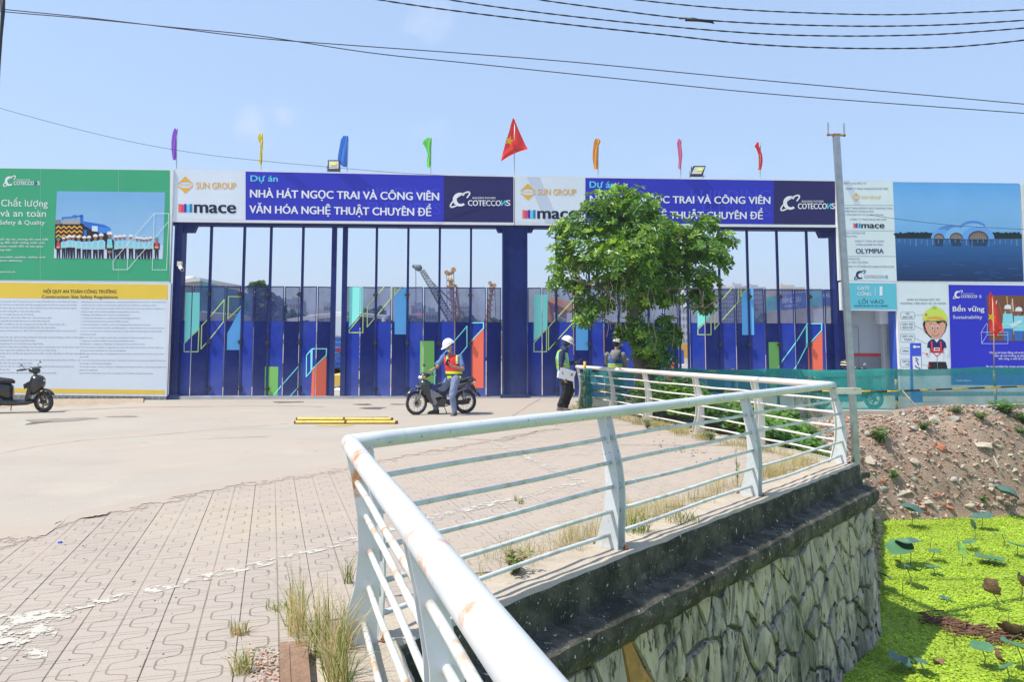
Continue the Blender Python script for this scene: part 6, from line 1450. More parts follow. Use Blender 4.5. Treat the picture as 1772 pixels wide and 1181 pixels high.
def tuft_arrays(cx, cy, r, n, h, zf, lean=.5, wd=.006):
 out = []
 for _ in range(n):
  a = NR.uniform(0, 6.3); q = r * math.sqrt(NR.rand()); x, y = cx + q * cos(a), cy + q * sin(a); hh = h * NR.uniform(.45, 1.1)
  a2 = NR.uniform(0, 6.3); le = abs(NR.normal(0, lean)) * hh; out.append((x, y, zf(x, y), cos(a2) * le, sin(a2) * le, hh, wd * NR.uniform(.6, 1.3)))
 return out
def blades(name, data, mats, mi=None, parent=None):
 A = np.array(data); n = len(A); x, y, z, lx, ly, h, w_ = A.T
 ang_ = NR.uniform(0, 6.3, n); sx, sy = np.cos(ang_) * w_, np.sin(ang_) * w_; P = np.zeros((n, 6, 3))
 for i, (t, wf) in enumerate(((0, 1), (.55, .8), (1, .12))):
  cx = x + lx * t * t; cy = y + ly * t * t; cz = z + h * (t - .18 * t * t * (np.hypot(lx, ly) / h))
  P[:, 2 * i] = np.stack([cx - sx * wf, cy - sy * wf, cz], 1); P[:, 2 * i + 1] = np.stack([cx + sx * wf, cy + sy * wf, cz], 1)
 idx = np.arange(n)[:, None] * 6; Fc = np.concatenate([idx + np.array([[0, 1, 3, 2]]), idx + np.array([[2, 3, 5, 4]])], 0)
 return np_mesh(name, P.reshape(-1, 3), Fc, mats, None if mi is None else np.concatenate([mi, mi]), False, parent)
gm = [leaf_mat('grass_green', (.10, .18, .03), (.17, .26, .05), .35, .6), leaf_mat('grass_straw', (.46, .36, .17), (.58, .47, .25), .35, .7), leaf_mat('grass_dry_fluff', (.42, .35, .16), (.50, .44, .22), .45, .8)]
zg = lambda x, y: gz(y) + .0
def grass(label, data, mix, name='grass_tuft', cat='grass', kind=None, group=None):
 mi = NR.choice(3, len(data), p=mix); o = blades(name, data, gm, mi)
 if kind: tag(o, label, cat, group, kind); return o
 c = (data[0][0], data[0][1], gz(data[0][1])); return tag(rebase(o, c), label, cat, group)
p1 = on_ground(565, 1150); d_ = []
for k in range(8):
 q = on_ground(NR.uniform(510, 600), NR.uniform(1060, 1200)); d_ += tuft_arrays(q.x, q.y, .055, 60, .34, zg, .55, .0026)
grass('tall dry and green grass clump by the corner post of the big railing', d_, [.27, .63, .10])
for lab, px, py, r, n, h, mx_ in (('small dry grass tuft in a paving joint beside the wooden plank', 418, 1165, .05, 60, .13, [.35, .6, .05]), ('straw coloured grass tuft in a paving joint, above the small dry one', 414, 1098, .05, 55, .08, [.2, .7, .1]), ('flat green weed tuft in a paving joint left of the tall grass clump', 478, 1055, .06, 45, .05, [.6, .35, .05]),
                                      ('thin green grass tuft left of the corner post', 602, 1010, .03, 26, .2, [.8, .2, 0]), ('tiny weed tuft on the painted line behind the railing', 893, 868, .02, 12, .10, [.6, .4, 0]), ('tiny weed tuft just beyond the painted line behind the railing', 902, 873, .03, 18, .07, [.6, .4, 0]),
                                      ('green grass tuft between the wall coping and first railing post', 1103, 925, .10, 90, .26, [.75, .2, .05]), ('green and dry tuft on the coping between the two middle posts', 1180, 905, .16, 120, .13, [.5, .4, .1])):
 q = on_ground(px, py); grass(lab, tuft_arrays(q.x, q.y, r, n, h, zg, .7, .003), mx_)
d_ = []
for k in range(80):
 t = NR.uniform(.1, L12r - .15); o_ = NR.uniform(-.42, -.16); q = C1 + d12 * t + n12 * o_
 f_ = .5 + .5 * noise.noise(Vector((t * 1.4, 3, 0)))
 if t < 1.2 and f_ < .6: continue
 d_ += tuft_arrays(q.x, q.y, .13, 46, .10 + .17 * f_, zg, .7, .0016)
grass('dry feathery grass growing along the inner side of the wall coping', d_, [.12, .28, .60], 'verge_grass', 'grass', 'stuff')
d_ = []
for k in range(75):
 t = NR.uniform(.2, L23r - .3); o_ = NR.uniform(-.50, -.15) if t < 3.5 else NR.uniform(-.36, -.14); q = C2 + d23 * t + n23 * o_
 d_ += tuft_arrays(q.x, q.y, .15, 40, .10 + .12 * NR.rand(), zg, .7, .002 + .0012 * (t > 3))
grass('dry grass strip growing along the inner side of the far railing', d_, [.22, .30, .48], 'verge_grass', 'grass', 'stuff')
wm = [leaf_mat('weed_leaf_grey', (.14, .17, .09), (.22, .25, .14), .2, .7), leaf_mat('weed_leaf_green', (.09, .20, .03), (.16, .30, .05), .35, .5), leaf_mat('weed_leaf_bronze', (.16, .11, .05), (.22, .20, .08), .2, .6)]
def weed(label, c, r, h, n, mix, lsz=.03, zf=None, name='weed', cat='plant', group=None):
 root = empty(name, c, label, cat, group); mb = MB().mat(wm[1]); B, D, Nn, Ln, Wd = [], [], [], [], []
 for s in range(max(4, n // 14)):
  a = NR.uniform(0, 6.3); le = NR.uniform(.1, 1) * r; hh = h * NR.uniform(.5, 1.05); st = [Vector(c) + Vector((cos(a) * le * t * t, sin(a) * le * t * t, hh * t)) for t in (0, .35, .7, 1)]
  mb.tube(st, [.004, .003, .002, .001], 4, False)
  for j in range(14):
   t = NR.uniform(.15, 1); i = min(2, int(t * 3)); p = st[i].lerp(st[i + 1], t * 3 - i); b_ = NR.uniform(0, 6.3)
   B.append(tuple(p)); D.append((cos(b_), sin(b_), NR.uniform(-.1, .7))); Nn.append((NR.normal(0, .2), NR.normal(0, .2), 1)); Ln.append(lsz * NR.uniform(.6, 1.3)); Wd.append(lsz * NR.uniform(.25, .45))
 mb.build('stem', root); leaves('foliage', B, D, Nn, Ln, Wd, wm, NR.choice(3, len(B), p=mix), .1, .2, root); return root
for lab, px, py, r, h, n, mix, ls in (('curly bronze weed on the coping near the corner of the railing', 893, 996, .16, .17, 190, [.2, .2, .6], .05), ('grey green weed beside the second post of the far railing', 1230, 762, .22, .16, 220, [.8, .2, 0], .05), ('grey green weed at the foot of the far railing next to brown litter', 1120, 742, .22, .16, 200, [.85, .15, 0], .05),
         ('tall thin seeding weed behind the middle railing post', 1276, 842, .06, .42, 70, [.4, .2, .4], .03), ('bright green weed at the base of the netting end post', 1012, 708, .25, .2, 200, [.1, .9, 0], .06)):
 weed(lab, on_ground(px, py), r, h, n, mix, ls)
for lab, px, py, r, h, n, mix, ls in (('grassy green bush on the rubble bank beside the grey pole', 1524, 768, .28, .32, 420, [.35, .6, .05], .09), ('low green weed on the rubble near the netting kerb', 1598, 745, .30, .18, 260, [.6, .4, 0], .07), ('leafy bright green weed on the mound by the flag', 1742, 718, .45, .34, 620, [.05, .95, 0], .08), ('green weed left of the leafy one on the mound', 1698, 728, .30, .2, 300, [.2, .8, 0], .06), ('green weed at the frame edge on the mound', 1772, 735, .35, .3, 420, [.1, .9, 0], .08), ('wide grassy weed patch lower on the mound at the frame edge', 1766, 752, .4, .2, 420, [.3, .7, 0], .06), ('ragged weed between the netting and the large pale slabs', 1655, 715, .35, .16, 260, [.4, .6, 0], .06),
                                     ('small bright leaved sprout on the rubble slope', 1545, 830, .16, .2, 26, [0, 1, 0], .10), ('yellow green weed floating against the shore rubble', 1700, 868, .2, .1, 160, [0, 1, 0], .06), ('dark green bush growing under the far railing near the corner', 1400, 765, .4, .3, 600, [.2, .8, 0], .07)):
 weed(lab, bank_hit(px, py), r, h, n, mix, ls)
for lab, px, py, n in (('tall reed blades rising in front of the netting at the railing corner', 1400, 700, 30), ('sparse reed blades behind the far railing', 1170, 700, 16)):
 p = bank_hit(px, py + 25); grass(lab, tuft_arrays(p.x, p.y, .3, n, 1.25 if px > 1300 else .9, lambda x, y: bank_z(x, y), .4, .006), [.95, .05, 0], 'reed', 'reed')
c_ = wall_pt(1, L12 - .02, .15, .05)
weed('small fern tuft hanging from the corner of the stone wall', c_, .14, -.45, 130, [.3, .7, 0], .05, name='fern')
weed('small fern sprig growing out of the stone wall face', wall_pt(1, 2.6, .55, .03), .06, .06, 22, [0, 1, 0], .05, name='fern')
q = NEAR_END + d01 * (L01r - 1.2) + n01 * .45
B, D, Nn, Ln, Wd = [], [], [], [], []
for k in range(420):
 t = NR.uniform(-.2, 2.2); h_ = NR.uniform(-1.0, .12); p_ = NEAR_END + d01 * (L01r - t) + n01 * (.42 + NR.uniform(0, .25)); a = NR.uniform(0, 6.3)
 B.append((p_.x, p_.y, h_ - .35)); D.append((cos(a), sin(a), -.3)); Nn.append((.5, 0, 1)); s_ = NR.uniform(.05, .09); Ln.append(s_); Wd.append(s_ * .5)
o = leaves('climbing_plant', B, D, Nn, Ln, Wd, [vm[1]], None, .1, .2); tag(rebase(o, (q.x, q.y, -.5)), 'dark green climbing plant on the pond side of the big near railing', 'plant')
pl = M('old_brown_plank', (.24, .145, .09), .85, var=.25, scale=4, bump=.7, bscale=30, aniso=(1, 1, 1), dirt=[((.10, .06, .04), .6, .75, 12), ((.34, .24, .17), .5, .8, 5)])
a, b, c, d = on_ground(484, 1112, .07), on_ground(531, 1109, .07), on_ground(549, 1300, .07), on_ground(489, 1300, .07)
mb = MB().mat(pl); m1, m2 = a.lerp(b, .34), d.lerp(c, .34); g1 = a.lerp(b, .36); g2 = d.lerp(c, .36)
mb.slab([a, m1, m2, d][::-1], (0, 0, -.06)); mb.slab([g1, b, c, g2][::-1], (0, 0, -.062))
tag(rebase(mb.build('plank'), a), 'weathered brown wooden plank lying beside the dry grass clump', 'plank')
mb = MB()
for k in range(240):
 p = on_ground(NR.uniform(432, 488), NR.uniform(1120, 1200)); s_ = NR.uniform(.004, .015); vs, fs = protos[k % 12]; mb.mat(rub_cols[(0, 3, 4, 0, 0, 3, 2)[k % 7]]).add([Euler((0, 0, k)).to_matrix() @ v * s_ + Vector((p.x, p.y, gz(p.y) + s_ * .3)) for v in vs], fs, False)
tag(mb.build('gravel'), 'crumbled pink and cream stone chips left of the wooden plank', 'rubble', kind='stuff')
# floating weed on the pond and lotus
fm = [leaf_mat('floating_weed', (.31, .46, .03), (.44, .56, .05), .25, .55, 1.2, .3), leaf_mat('floating_weed_dark', (.16, .32, .015), (.26, .42, .02), .25, .55, 1.2, .3)]
mat_base = M('floating_mat', (.20, .32, .018), .8, var=.35, scale=14, bump=.6, bscale=60, dirt=[((.40, .50, .04), .45, .6, 45), ((.05, .07, .02), .60, .68, 6), ((.10, .09, .03), .64, .72, 1.6)])
mb = MB().mat(mat_base); nx, ny = 110, 120; vs = []
for j in range(ny + 1):
 for i in range(nx + 1):
  x, y = -1.5 + i * .22, -6 + j * .22; vs.append((x, y, WZ + .012 + .012 * noise.noise(Vector((x * 2.2, y * 2.2, 0))) + .008 * noise.noise(Vector((x * 9, y * 9, 0)))))
mb.add(vs, [(j * (nx + 1) + i, j * (nx + 1) + i + 1, (j + 1) * (nx + 1) + i + 1, (j + 1) * (nx + 1) + i) for j in range(ny) for i in range(nx)], True); tag(mb.build('floating_mat'), 'bright yellow green mat of floating weed covering the pond', 'pond weed', kind='stuff')
n = 150000; X = NR.uniform(2.7, 13.5, n); Y = NR.uniform(6.2, 18.6, n)
keep = (X / Y > .40) & (X / Y < .72) & (NR.rand(n) < np.clip(14.0 / Y, .3, 1)); X, Y = X[keep], Y[keep]
keep = np.array([shore_d(Vector((a, b))) < .10 + .15 * noise.noise(Vector((a * 3, b * 3, 0))) for a, b in zip(X, Y)]); X, Y = X[keep], Y[keep]; n = len(X)
a = NR.uniform(0, 6.3, n); Z = WZ + .015 + NR.uniform(0, .03, n) + np.array([.025 * noise.noise(Vector((p, q, 2))) for p, q in zip(X * 3, Y * 3)])
s_ = NR.uniform(.018, .037, n)
o = leaves('floating_weed', np.stack([X, Y, Z], 1), np.stack([np.cos(a), np.sin(a), NR.normal(.05, .25, n)], 1), np.stack([NR.normal(0, .3, n), NR.normal(0, .3, n), np.ones(n)], 1), s_, s_ * .9, fm, (NR.rand(n) < .2).astype(int), .1, .1)
tag(o, 'tiny yellow green leaves of floating weed crowding the pond surface', 'pond weed', kind='stuff')
lotus_g = M('lotus_leaf_green', (.07, .19, .085), .5, var=.12, scale=9, bump=.2, bscale=20); lotus_b = M('lotus_leaf_blue', (.06, .14, .115), .5, var=.12, scale=9); lotus_y = M('lotus_leaf_lime', (.24, .44, .06), .5, var=.12, scale=9); lotus_d = M('lotus_leaf_dead', (.20, .115, .07), .85, var=.35, scale=14, bump=.7); stem_m = M('lotus_stem', (.16, .20, .06), .6, var=.2)
def pond_at(px, py, h): d = ray(px, py); t = (WZ + h - EYE) / d.z; return Vector((d.x * t, d.y * t, WZ + h))
def lotus(px, py, wpx, h, mat, tilt, az, label, cup=.12, dead=False, notch=.0):
 c = pond_at(px, py, h); R_ = wpx / 2 * c.y / F; foot = Vector((c.x + NR.normal(0, .04), c.y + NR.normal(0, .04), WZ)); root = empty('lotus_leaf', foot, label, 'lotus leaf')
 rot = Euler((0, tilt, az), 'XYZ').to_matrix(); nu, nv = 26, 6; vs = [Vector((0, 0, -cup * R_ * .4))]; ph = NR.uniform(0, 6)
 for j in range(1, nv + 1):
  for i in range(nu):
   a = 2 * pi * i / nu; r = R_ * j / nv * (1 + (.05 if not dead else .22) * sin(a * 2 + ph) * j / nv + (.02 if not dead else .1) * sin(a * 7 + ph)); w_ = .07 * sin(a * 3 + ph) + .045 * sin(a * 5 + 2 * ph) + (.25 * sin(a * 2 + ph) + .1 * sin(a * 9) if dead else 0)
   vs.append(Vector((r * cos(a), r * sin(a), (cup * (j / nv) ** 2 + w_ * (j / nv) ** 2) * R_ - cup * R_ * .4)))
 fs = [(0, 1 + i, 1 + (i + 1) % nu) for i in range(nu)] + [(1 + (j - 1) * nu + i, 1 + j * nu + i, 1 + j * nu + (i + 1) % nu, 1 + (j - 1) * nu + (i + 1) % nu) for j in range(1, nv) for i in range(nu)]
 mb = MB().mat(mat); mb.add([rot @ v + c for v in vs], fs, True); add_part('blade', mb, root)
 mb = MB().mat(stem_m if not dead else lotus_d); mb.tube([foot - Vector((0, 0, .05)), foot.lerp(c, .5) + Vector((.03, 0, 0)), c - Vector((0, 0, .01))], .006, 6, False); add_part('stem', mb, root); return root
LT = [(1576, 876, 40, .45, lotus_b, .35, .3, 'drooping blue green lotus leaf in front of the shore rubble', -.5), (1700, 894, 32, .28, lotus_b, -.25, .2, 'small blue green lotus leaf tilted on a thin stalk near the shore'), (1745, 848, 40, .6, lotus_b, .5, 0, 'lotus leaf standing high against the rubble slope', -.5), (1573, 938, 46, .42, lotus_b, .12, 2.0, 'dark lotus leaf overlapping a lighter round one near the wall'),
      (1557, 948, 46, .34, lotus_g, -.35, 1.1, 'round green lotus leaf facing the viewer near the wall'), (1617, 954, 26, .2, lotus_g, .1, 0, 'small flat lotus leaf right of the overlapping pair'), (1569, 981, 44, .32, lotus_b, .45, .2, 'large oval lotus leaf tilted down to the right near the wall'), (1523, 993, 36, .26, lotus_g, .4, .2, 'lotus leaf touching the wall corner'), (1615, 982, 26, .15, lotus_g, .15, .1, 'small low lotus leaf right of the tilted oval one'),
      (1664, 951, 26, .28, lotus_y, 1.05, -.9, 'lime green lotus leaf seen nearly edge on'), (1677, 939, 22, .16, lotus_g, -.2, 0, 'small round lotus leaf behind the lime green one'), (1684, 908, 16, .3, lotus_b, 1.3, .1, 'narrow folded lotus leaf standing upright'), (1712, 966, 44, .12, lotus_g, .1, 0, 'wide wavy lotus leaf lying low at the right'), (1734, 925, 18, .25, lotus_y, .2, 0, 'small yellow green lotus leaf on a thin stalk at the right'),
      (1760, 944, 32, .22, lotus_g, .25, 0, 'lotus leaf cut by the right frame edge above the dead brown one'), (1635, 1036, 20, .06, lotus_b, .1, 0, 'small dark leaf lying on the weed left of the curled dead leaf'), (1699, 1120, 34, .26, lotus_g, -.2, 1.2, 'round lotus leaf on a stalk near the lower right corner'), (1760, 1118, 48, .30, lotus_g, .3, 0, 'large lotus leaf at the lower right frame edge'), (1742, 1154, 34, .20, lotus_g, .5, 2.2, 'torn lotus leaf at the lower right corner'),
      (1558, 1142, 38, .14, lotus_b, -.3, 2.6, 'blue leaf in the wall shadow, the left of two'), (1593, 1146, 42, .16, lotus_b, .35, .4, 'blue leaf in the wall shadow, the right of two'), (1510, 1062, 18, .06, lotus_b, .2, 0, 'little dark leaf against the stone wall foot')]
for t in LT: lotus(t[0], t[1], t[2], t[3], t[4], t[5], t[6], t[7], t[8] if len(t) > 8 else .12)
for px, py, w_, h, ti, az, lab in ((1716, 1022, 34, .30, .9, .7, 'curled dead brown lotus leaf on a bent stalk'), (1768, 1008, 30, .28, 1.0, -.4, 'rust brown dead lotus leaf at the right frame edge'), (1756, 1092, 40, .12, .7, 1.5, 'crumpled brown dead leaf above the lower right corner'), (1728, 1138, 18, .10, 1.2, .3, 'small curled brown dead leaf on the weed'), (1622, 1147, 20, .04, .2, 0, 'flat brown dead leaf in the wall shadow')):
 lotus(px, py, w_, h, lotus_d, ti, az, lab, .5, True)
mb = MB().mat(M('brown_debris', (.17, .085, .05), .95, var=.35, scale=20, bump=.8))
for k in range(240):
 t = NR.rand(); x = 1590 + 185 * t; y = 1068 + 24 * math.sin(t * 2.6) + NR.normal(0, 6) + (12 if t > .6 else 0); p = pond_at(x, y, .03 + NR.uniform(0, .05)); a = NR.normal(.1, .7); l_ = NR.uniform(.08, .25)
 mb.tube([p, p + Vector((cos(a) * l_, sin(a) * l_ * .7, NR.normal(0, .02)))], NR.uniform(.004, .014), 4, False)
tag(mb.build('debris'), 'drift of reddish brown rotten stalks floating on the pond weed', 'debris', kind='stuff')
for k, (px, py, h) in enumerate(((1563, 1010, .5), (1609, 935, .35), (1655, 928, .25), (1652, 1108, .25), (1528, 1050, .2), (1750, 1075, .3))):
 f_ = pond_at(px, py + h * 60, 0); mb = MB().mat(stem_m); mb.tube([f_, f_ + Vector((.03 * sin(k), 0, h * .5)), f_ + Vector((.05 * sin(k + 1), 0, h))], [.006, .005, .003], 5); tag(rebase(mb.build('lotus_stalk'), f_), 'bare thin lotus stalk ' + ('between the wall and the tilted oval leaf', 'beside the small flat leaf by the overlapping pair', 'left of the lime green leaf', 'above the reddish debris drift', 'close to the wall foot', 'above the torn leaf near the corner')[k], 'stalk', 'bare lotus stalks')
# people
def remesh(o, voxel, smooth=4, disp=None):
 m = o.modifiers.new('r', 'REMESH'); m.mode = 'VOXEL'; m.voxel_size = voxel; m.use_smooth_shade = True
 s = o.modifiers.new('s', 'SMOOTH'); s.factor = .5; s.iterations = smooth
 dg = bpy.context.evaluated_depsgraph_get(); me = bpy.data.meshes.new_from_object(o.evaluated_get(dg)); old = o.data
 mats = list(old.materials); o.modifiers.clear(); o.data = me; me.materials.clear()
 for x in mats: me.materials.append(x)
 n = len(me.polygons); me.polygons.foreach_set('use_smooth', [True] * n); me.polygons.foreach_set('material_index', [0] * n)
 if disp:
  for v in me.vertices:
   p = v.co; k = noise.noise(p * disp[1]) * disp[0] + noise.noise(Vector((p.x * 1.5, p.y * 1.5, p.z * .6)) * disp[1] * 2.2 + Vector((5, 3, 1))) * disp[0] * .6
   v.co = p + v.normal * k
 me.update(); return o
def capsule(mb, a, b, ra, rb, seg=12):
 a, b = Vector(a), Vector(b); mb.tube([a, b], [ra, rb], seg, True); mb.ball(a, ra * 1.0, seg, 8); mb.ball(b, rb * 1.0, seg, 8)
skin_m = M('skin', (.36, .20, .13), .5, var=.06, scale=8)
def hand(mb, wrist, dirv, palm_n, curl=.5, thumb_side=1):
 d = Vector(dirv).normalized(); n = Vector(palm_n); n = (n - d * n.dot(d)).normalized(); s = d.cross(n) * thumb_side; w_ = Vector(wrist)
 palm = w_ + d * .05; R_ = Matrix((s, d, n)).transposed()
 mb.ball(palm, (.040, .052, .017), 12, 8, R_)
 for k, (off, ln) in enumerate(((.030, .070), (.010, .078), (-.010, .073), (-.029, .058))):
  p = palm + s * off + d * .036; ang_ = curl * .5; r = .0098
  for j, f_ in enumerate((.45, .32, .26)):
   dd = d * cos(ang_) + n * sin(ang_); q = p + dd * ln * f_; mb.tube([p, q], [r, r * .92], 8); mb.ball(q, r * .92, 8, 6); p = q; ang_ += curl * .8; r *= .92
 p = w_ + s * .022 + d * .018; dd = (d * .65 + s * .75 + n * .25).normalized(); q = p + dd * .034; mb.tube([p, q], [.013, .011], 8); mb.ball(q, .011, 8, 6); dd = (d * .85 + s * .3 + n * .45).normalized(); mb.tube([q, q + dd * .03], [.0105, .009], 8); mb.ball(q + dd * .03, .009, 8, 6)
def head(mb, c, face, up=Vector((0, 0, 1)), r=.098):
 f = Vector(face).normalized(); s = f.cross(up).normalized(); u = s.cross(f).normalized(); R_ = Matrix((s, f, u)).transposed(); c = Vector(c)
 mb.ball(c + u * .022 - f * .008, (r * .80, r * .98, r * 1.02), 18, 12, R_); mb.ball(c - u * .052 + f * .022, (r * .62, r * .68, r * .72), 14, 10, R_); mb.ball(c - u * .095 + f * .052, (.030, .026, .022), 10, 8, R_)
 mb.ball(c + f * .100 - u * .022, (.013, .018, .014), 8, 6, R_); mb.ball(c + f * .092 + u * .004, (.010, .013, .024), 8, 6, R_)
 mb.ball(c + f * .083 + u * .028, (.052, .014, .012), 10, 6, R_); mb.ball(c + f * .086 - u * .058, (.024, .013, .009), 10, 6, R_)
 for e in (-1, 1): mb.ball(c + s * e * .083 - f * .008 - u * .01, (.010, .020, .030), 8, 6, R_); mb.ball(c + s * e * .036 + f * .062 - u * .03, (.024, .02, .02), 8, 6, R_)
 return f, s, u, R_
def face_bits(root, c, f, s, u, parent_body):
 mb = MB().mat(M('eye_white', (.7, .7, .68), .3))
 for e in (-1, 1): mb.ball(c + s * e * .031 + f * .088 + u * .006, .009, 8, 6)
 mb.mat(M('eye_dark', (.02, .015, .01), .3))
 for e in (-1, 1): mb.ball(c + s * e * .031 + f * .094 + u * .006, .0052, 8, 6); mb.tube([c + s * e * .018 + f * .093 + u * .026, c + s * e * .045 + f * .086 + u * .027], .004, 5)
 mb.mat(M('lips', (.32, .12, .09), .5)); mb.tube([c - s * .022 + f * .093 - u * .058, c + f * .100 - u * .058, c + s * .022 + f * .093 - u * .058], .0055, 6); mb.build('face_detail', parent_body)
def helmet(root, c, f, s, u, R_, col, label=None, r=.128, h=.115, peak=True):
 mb = MB().mat(col); nu, nv = 26, 9; vs = []
 for j in range(nv + 1):
  t = (pi / 2) * j / nv
  for i in range(nu):
   a = 2 * pi * i / nu; k = 1.0 + .04 * (abs(cos(a)) < .2); x, y, z = r * .93 * sin(t) * cos(a), r * 1.08 * sin(t) * sin(a), h * cos(t); vs.append(c + s * x + f * (y - .004) + u * (z + .045))
 fs = [(j * nu + i, (j + 1) * nu + i, (j + 1) * nu + (i + 1) % nu, j * nu + (i + 1) % nu) for j in range(nv) for i in range(nu)]; mb.add(vs, fs, True)
 rim_o = []; rim_i = []
 for i in range(nu):
  a = 2 * pi * i / nu; ext = .012 + (.055 * max(0, sin(a)) ** 2 if peak else 0); rim_i.append(c + s * r * .93 * cos(a) + f * (r * 1.08 * sin(a) - .004) + u * .045); rim_o.append(c + s * (r * .93 + ext * .7) * cos(a) + f * ((r * 1.08 + ext) * sin(a) - .004) + u * (.036 - .012 * max(0, sin(a))))
 mb.add(rim_i + rim_o + [p - u * .006 for p in rim_o] + [p - u * .006 for p in rim_i], [(k * nu + i, k * nu + (i + 1) % nu, (k + 1) * nu + (i + 1) % nu, (k + 1) * nu + i) for k in range(3) for i in range(nu)], True)
 mb.tube([c + f * (r * 1.03 * sin(t)) + u * (h * cos(t) + .049) for t in np.linspace(-1.2, 1.2, 11)], .009, 6)
 return add_part('hard_hat', mb, root)
def cloth_mat(name, rgb, rgh=.85): return M(name, rgb, rgh, var=.12, scale=7, bump=.35, bscale=26)
hat_w = M('white_hard_hat', (.80, .81, .82), .28, var=.02)
def band(root, name, rings, mat, off=.008):
 mb = MB().mat(mat); mb.loft(rings, 22, False); return add_part(name, mb, root)
def ell(c, ax, rx, ay, ry): return (Vector(c), Vector(ax) * rx, Vector(ay) * ry)
RY = 17.75
o = at(785, 716, RY); o = Vector((o.x, RY, gz(RY))); V = lambda x, y, z: o + Vector((x, y, z))
rider = empty('person', o, 'seated motorcyclist in white helmet and red reflective vest looking at his phone', 'person')
hd = V(-.115, -.02, 1.52); fdir = Vector((-.62, -.42, -.45)); mb = MB().mat(skin_m)
f, s, u, R_ = head(mb, hd, fdir, Vector((-.1, 0, 1))); capsule(mb, V(-.06, .0, 1.30), V(-.10, -.01, 1.44), .052, .050)
sh_r, sh_l = V(-.24, .03, 1.27), V(.13, -.05, 1.27); el_r, wr_r = V(-.36, -.08, 1.06), V(-.46, .02, 1.01); el_l, wr_l = V(.21, -.17, 1.01), V(-.01, -.32, 1.07)
for a, b, ra, rb in ((sh_r, el_r, .048, .040), (el_r, wr_r, .040, .028), (sh_l, el_l, .048, .041), (el_l, wr_l, .041, .028)): capsule(mb, a, b, ra, rb)
hand(mb, wr_r, (-.6, -.1, -.25), (0, 0, -1), .9, 1); hand(mb, wr_l, (-.8, -.15, .5), (-.3, .2, 1), .75, -1)
hip_l, hip_r = V(.05, -.09, .80), V(-.08, .10, .80); kn_l, an_l = V(-.02, -.22, .43), V(.035, -.20, .09); kn_r, an_r = V(-.34, .20, .46), V(-.42, .26, .09)
capsule(mb, V(-.01, 0, .86), V(-.05, 0, 1.22), .13, .13, 14)
for a, b, ra, rb in ((hip_l, kn_l, .085, .055), (kn_l, an_l, .055, .038), (hip_r, kn_r, .085, .055), (kn_r, an_r, .055, .038)): capsule(mb, a, b, ra, rb)
body_o = mb.build('body', rider); remesh(body_o, .0095, 3); face_bits(rider, hd, f, s, u, body_o)
blue_sh = cloth_mat('blue_work_shirt', (.10, .17, .36)); trou = cloth_mat('blue_grey_trousers', (.17, .21, .33)); redv = cloth_mat('red_vest', (.72, .03, .04)); reflect = M('lime_reflective', (.62, .82, .04), .45, var=.05); belt = cloth_mat('navy_belt', (.02, .025, .07))
mb = MB().mat(blue_sh); mb.loft([ell(V(-.0, 0, .86), (1, -.25, 0), .165, (.25, 1, 0), .12), ell(V(-.03, 0, 1.05), (1, -.25, 0), .165, (.25, 1, 0), .12), ell(V(-.055, 0, 1.22), (1, -.25, 0), .19, (.25, 1, 0), .12), ell(V(-.06, 0, 1.30), (1, -.25, 0), .14, (.25, 1, 0), .085), ell(V(-.075, 0, 1.34), (1, -.25, 0), .07, (.25, 1, 0), .065)], 18)
for a, b, t in ((sh_r, el_r, .7), (sh_l, el_l, .72)): capsule(mb, a, a.lerp(b, t), .064, .060)
so = mb.build('shirt', rider); remesh(so, .014, 4, (.008, 16))
mb = MB().mat(redv); mb.loft([ell(V(-.0, -.005, .90), (1, -.25, 0), .178, (.25, 1, 0), .135), ell(V(-.03, -.005, 1.05), (1, -.25, 0), .178, (.25, 1, 0), .135), ell(V(-.055, -.005, 1.20), (1, -.25, 0), .182, (.25, 1, 0), .135), ell(V(-.06, -.0, 1.29), (1, -.25, 0), .155, (.25, 1, 0), .105), ell(V(-.065, 0, 1.325), (1, -.25, 0), .10, (.25, 1, 0), .085)], 22, False)
vo = add_part('vest', mb, rider)
band(vo, 'reflective_band', [ell(V(-.0, -.005, .905), (1, -.25, 0), .186, (.25, 1, 0), .142), ell(V(-.008, -.005, .96), (1, -.25, 0), .186, (.25, 1, 0), .142)], reflect)
for x0 in (-.165, .05):
 mb = MB().mat(reflect); mb.slab([V(x0, -.128 - .02 * (x0 > 0), 1.13), V(x0 + .055, -.135 - .02 * (x0 > 0), 1.13), V(x0 + .05, -.10 - .02 * (x0 > 0), 1.315), V(x0, -.09 - .02 * (x0 > 0), 1.315)], (0, -.016, 0)); mb.mat(M('silver_tape', (.6, .62, .6), .3)); mb.slab([V(x0 + .019, -.148 - .02 * (x0 > 0), 1.13), V(x0 + .036, -.153 - .02 * (x0 > 0), 1.13), V(x0 + .034, -.120 - .02 * (x0 > 0), 1.315), V(x0 + .019, -.112 - .02 * (x0 > 0), 1.315)], (0, -.006, 0)); mb.build('shoulder_tape', vo)
band(rider, 'waist_belt', [ell(V(.0, 0, .815), (1, -.25, 0), .172, (.25, 1, 0), .14), ell(V(.0, 0, .845), (1, -.25, 0), .180, (.25, 1, 0), .145), ell(V(0, 0, .895), (1, -.25, 0), .180, (.25, 1, 0), .143)], belt)
mb = MB().mat(reflect); mb.box(V(-.09, -.13, .835), (.10, .03, .05)); mb.box(V(.14, -.10, .835), (.05, .05, .05)); mb.build('belt_pouch', rider)
mb = MB().mat(trou); mb.ball(V(-.01, 0, .80), (.155, .13, .12), 16, 10)
for a, b, c_ in ((hip_l, kn_l, an_l), (hip_r, kn_r, an_r)): capsule(mb, a, b, .102, .074); capsule(mb, b, c_ + Vector((0, 0, .02)), .074, .060)
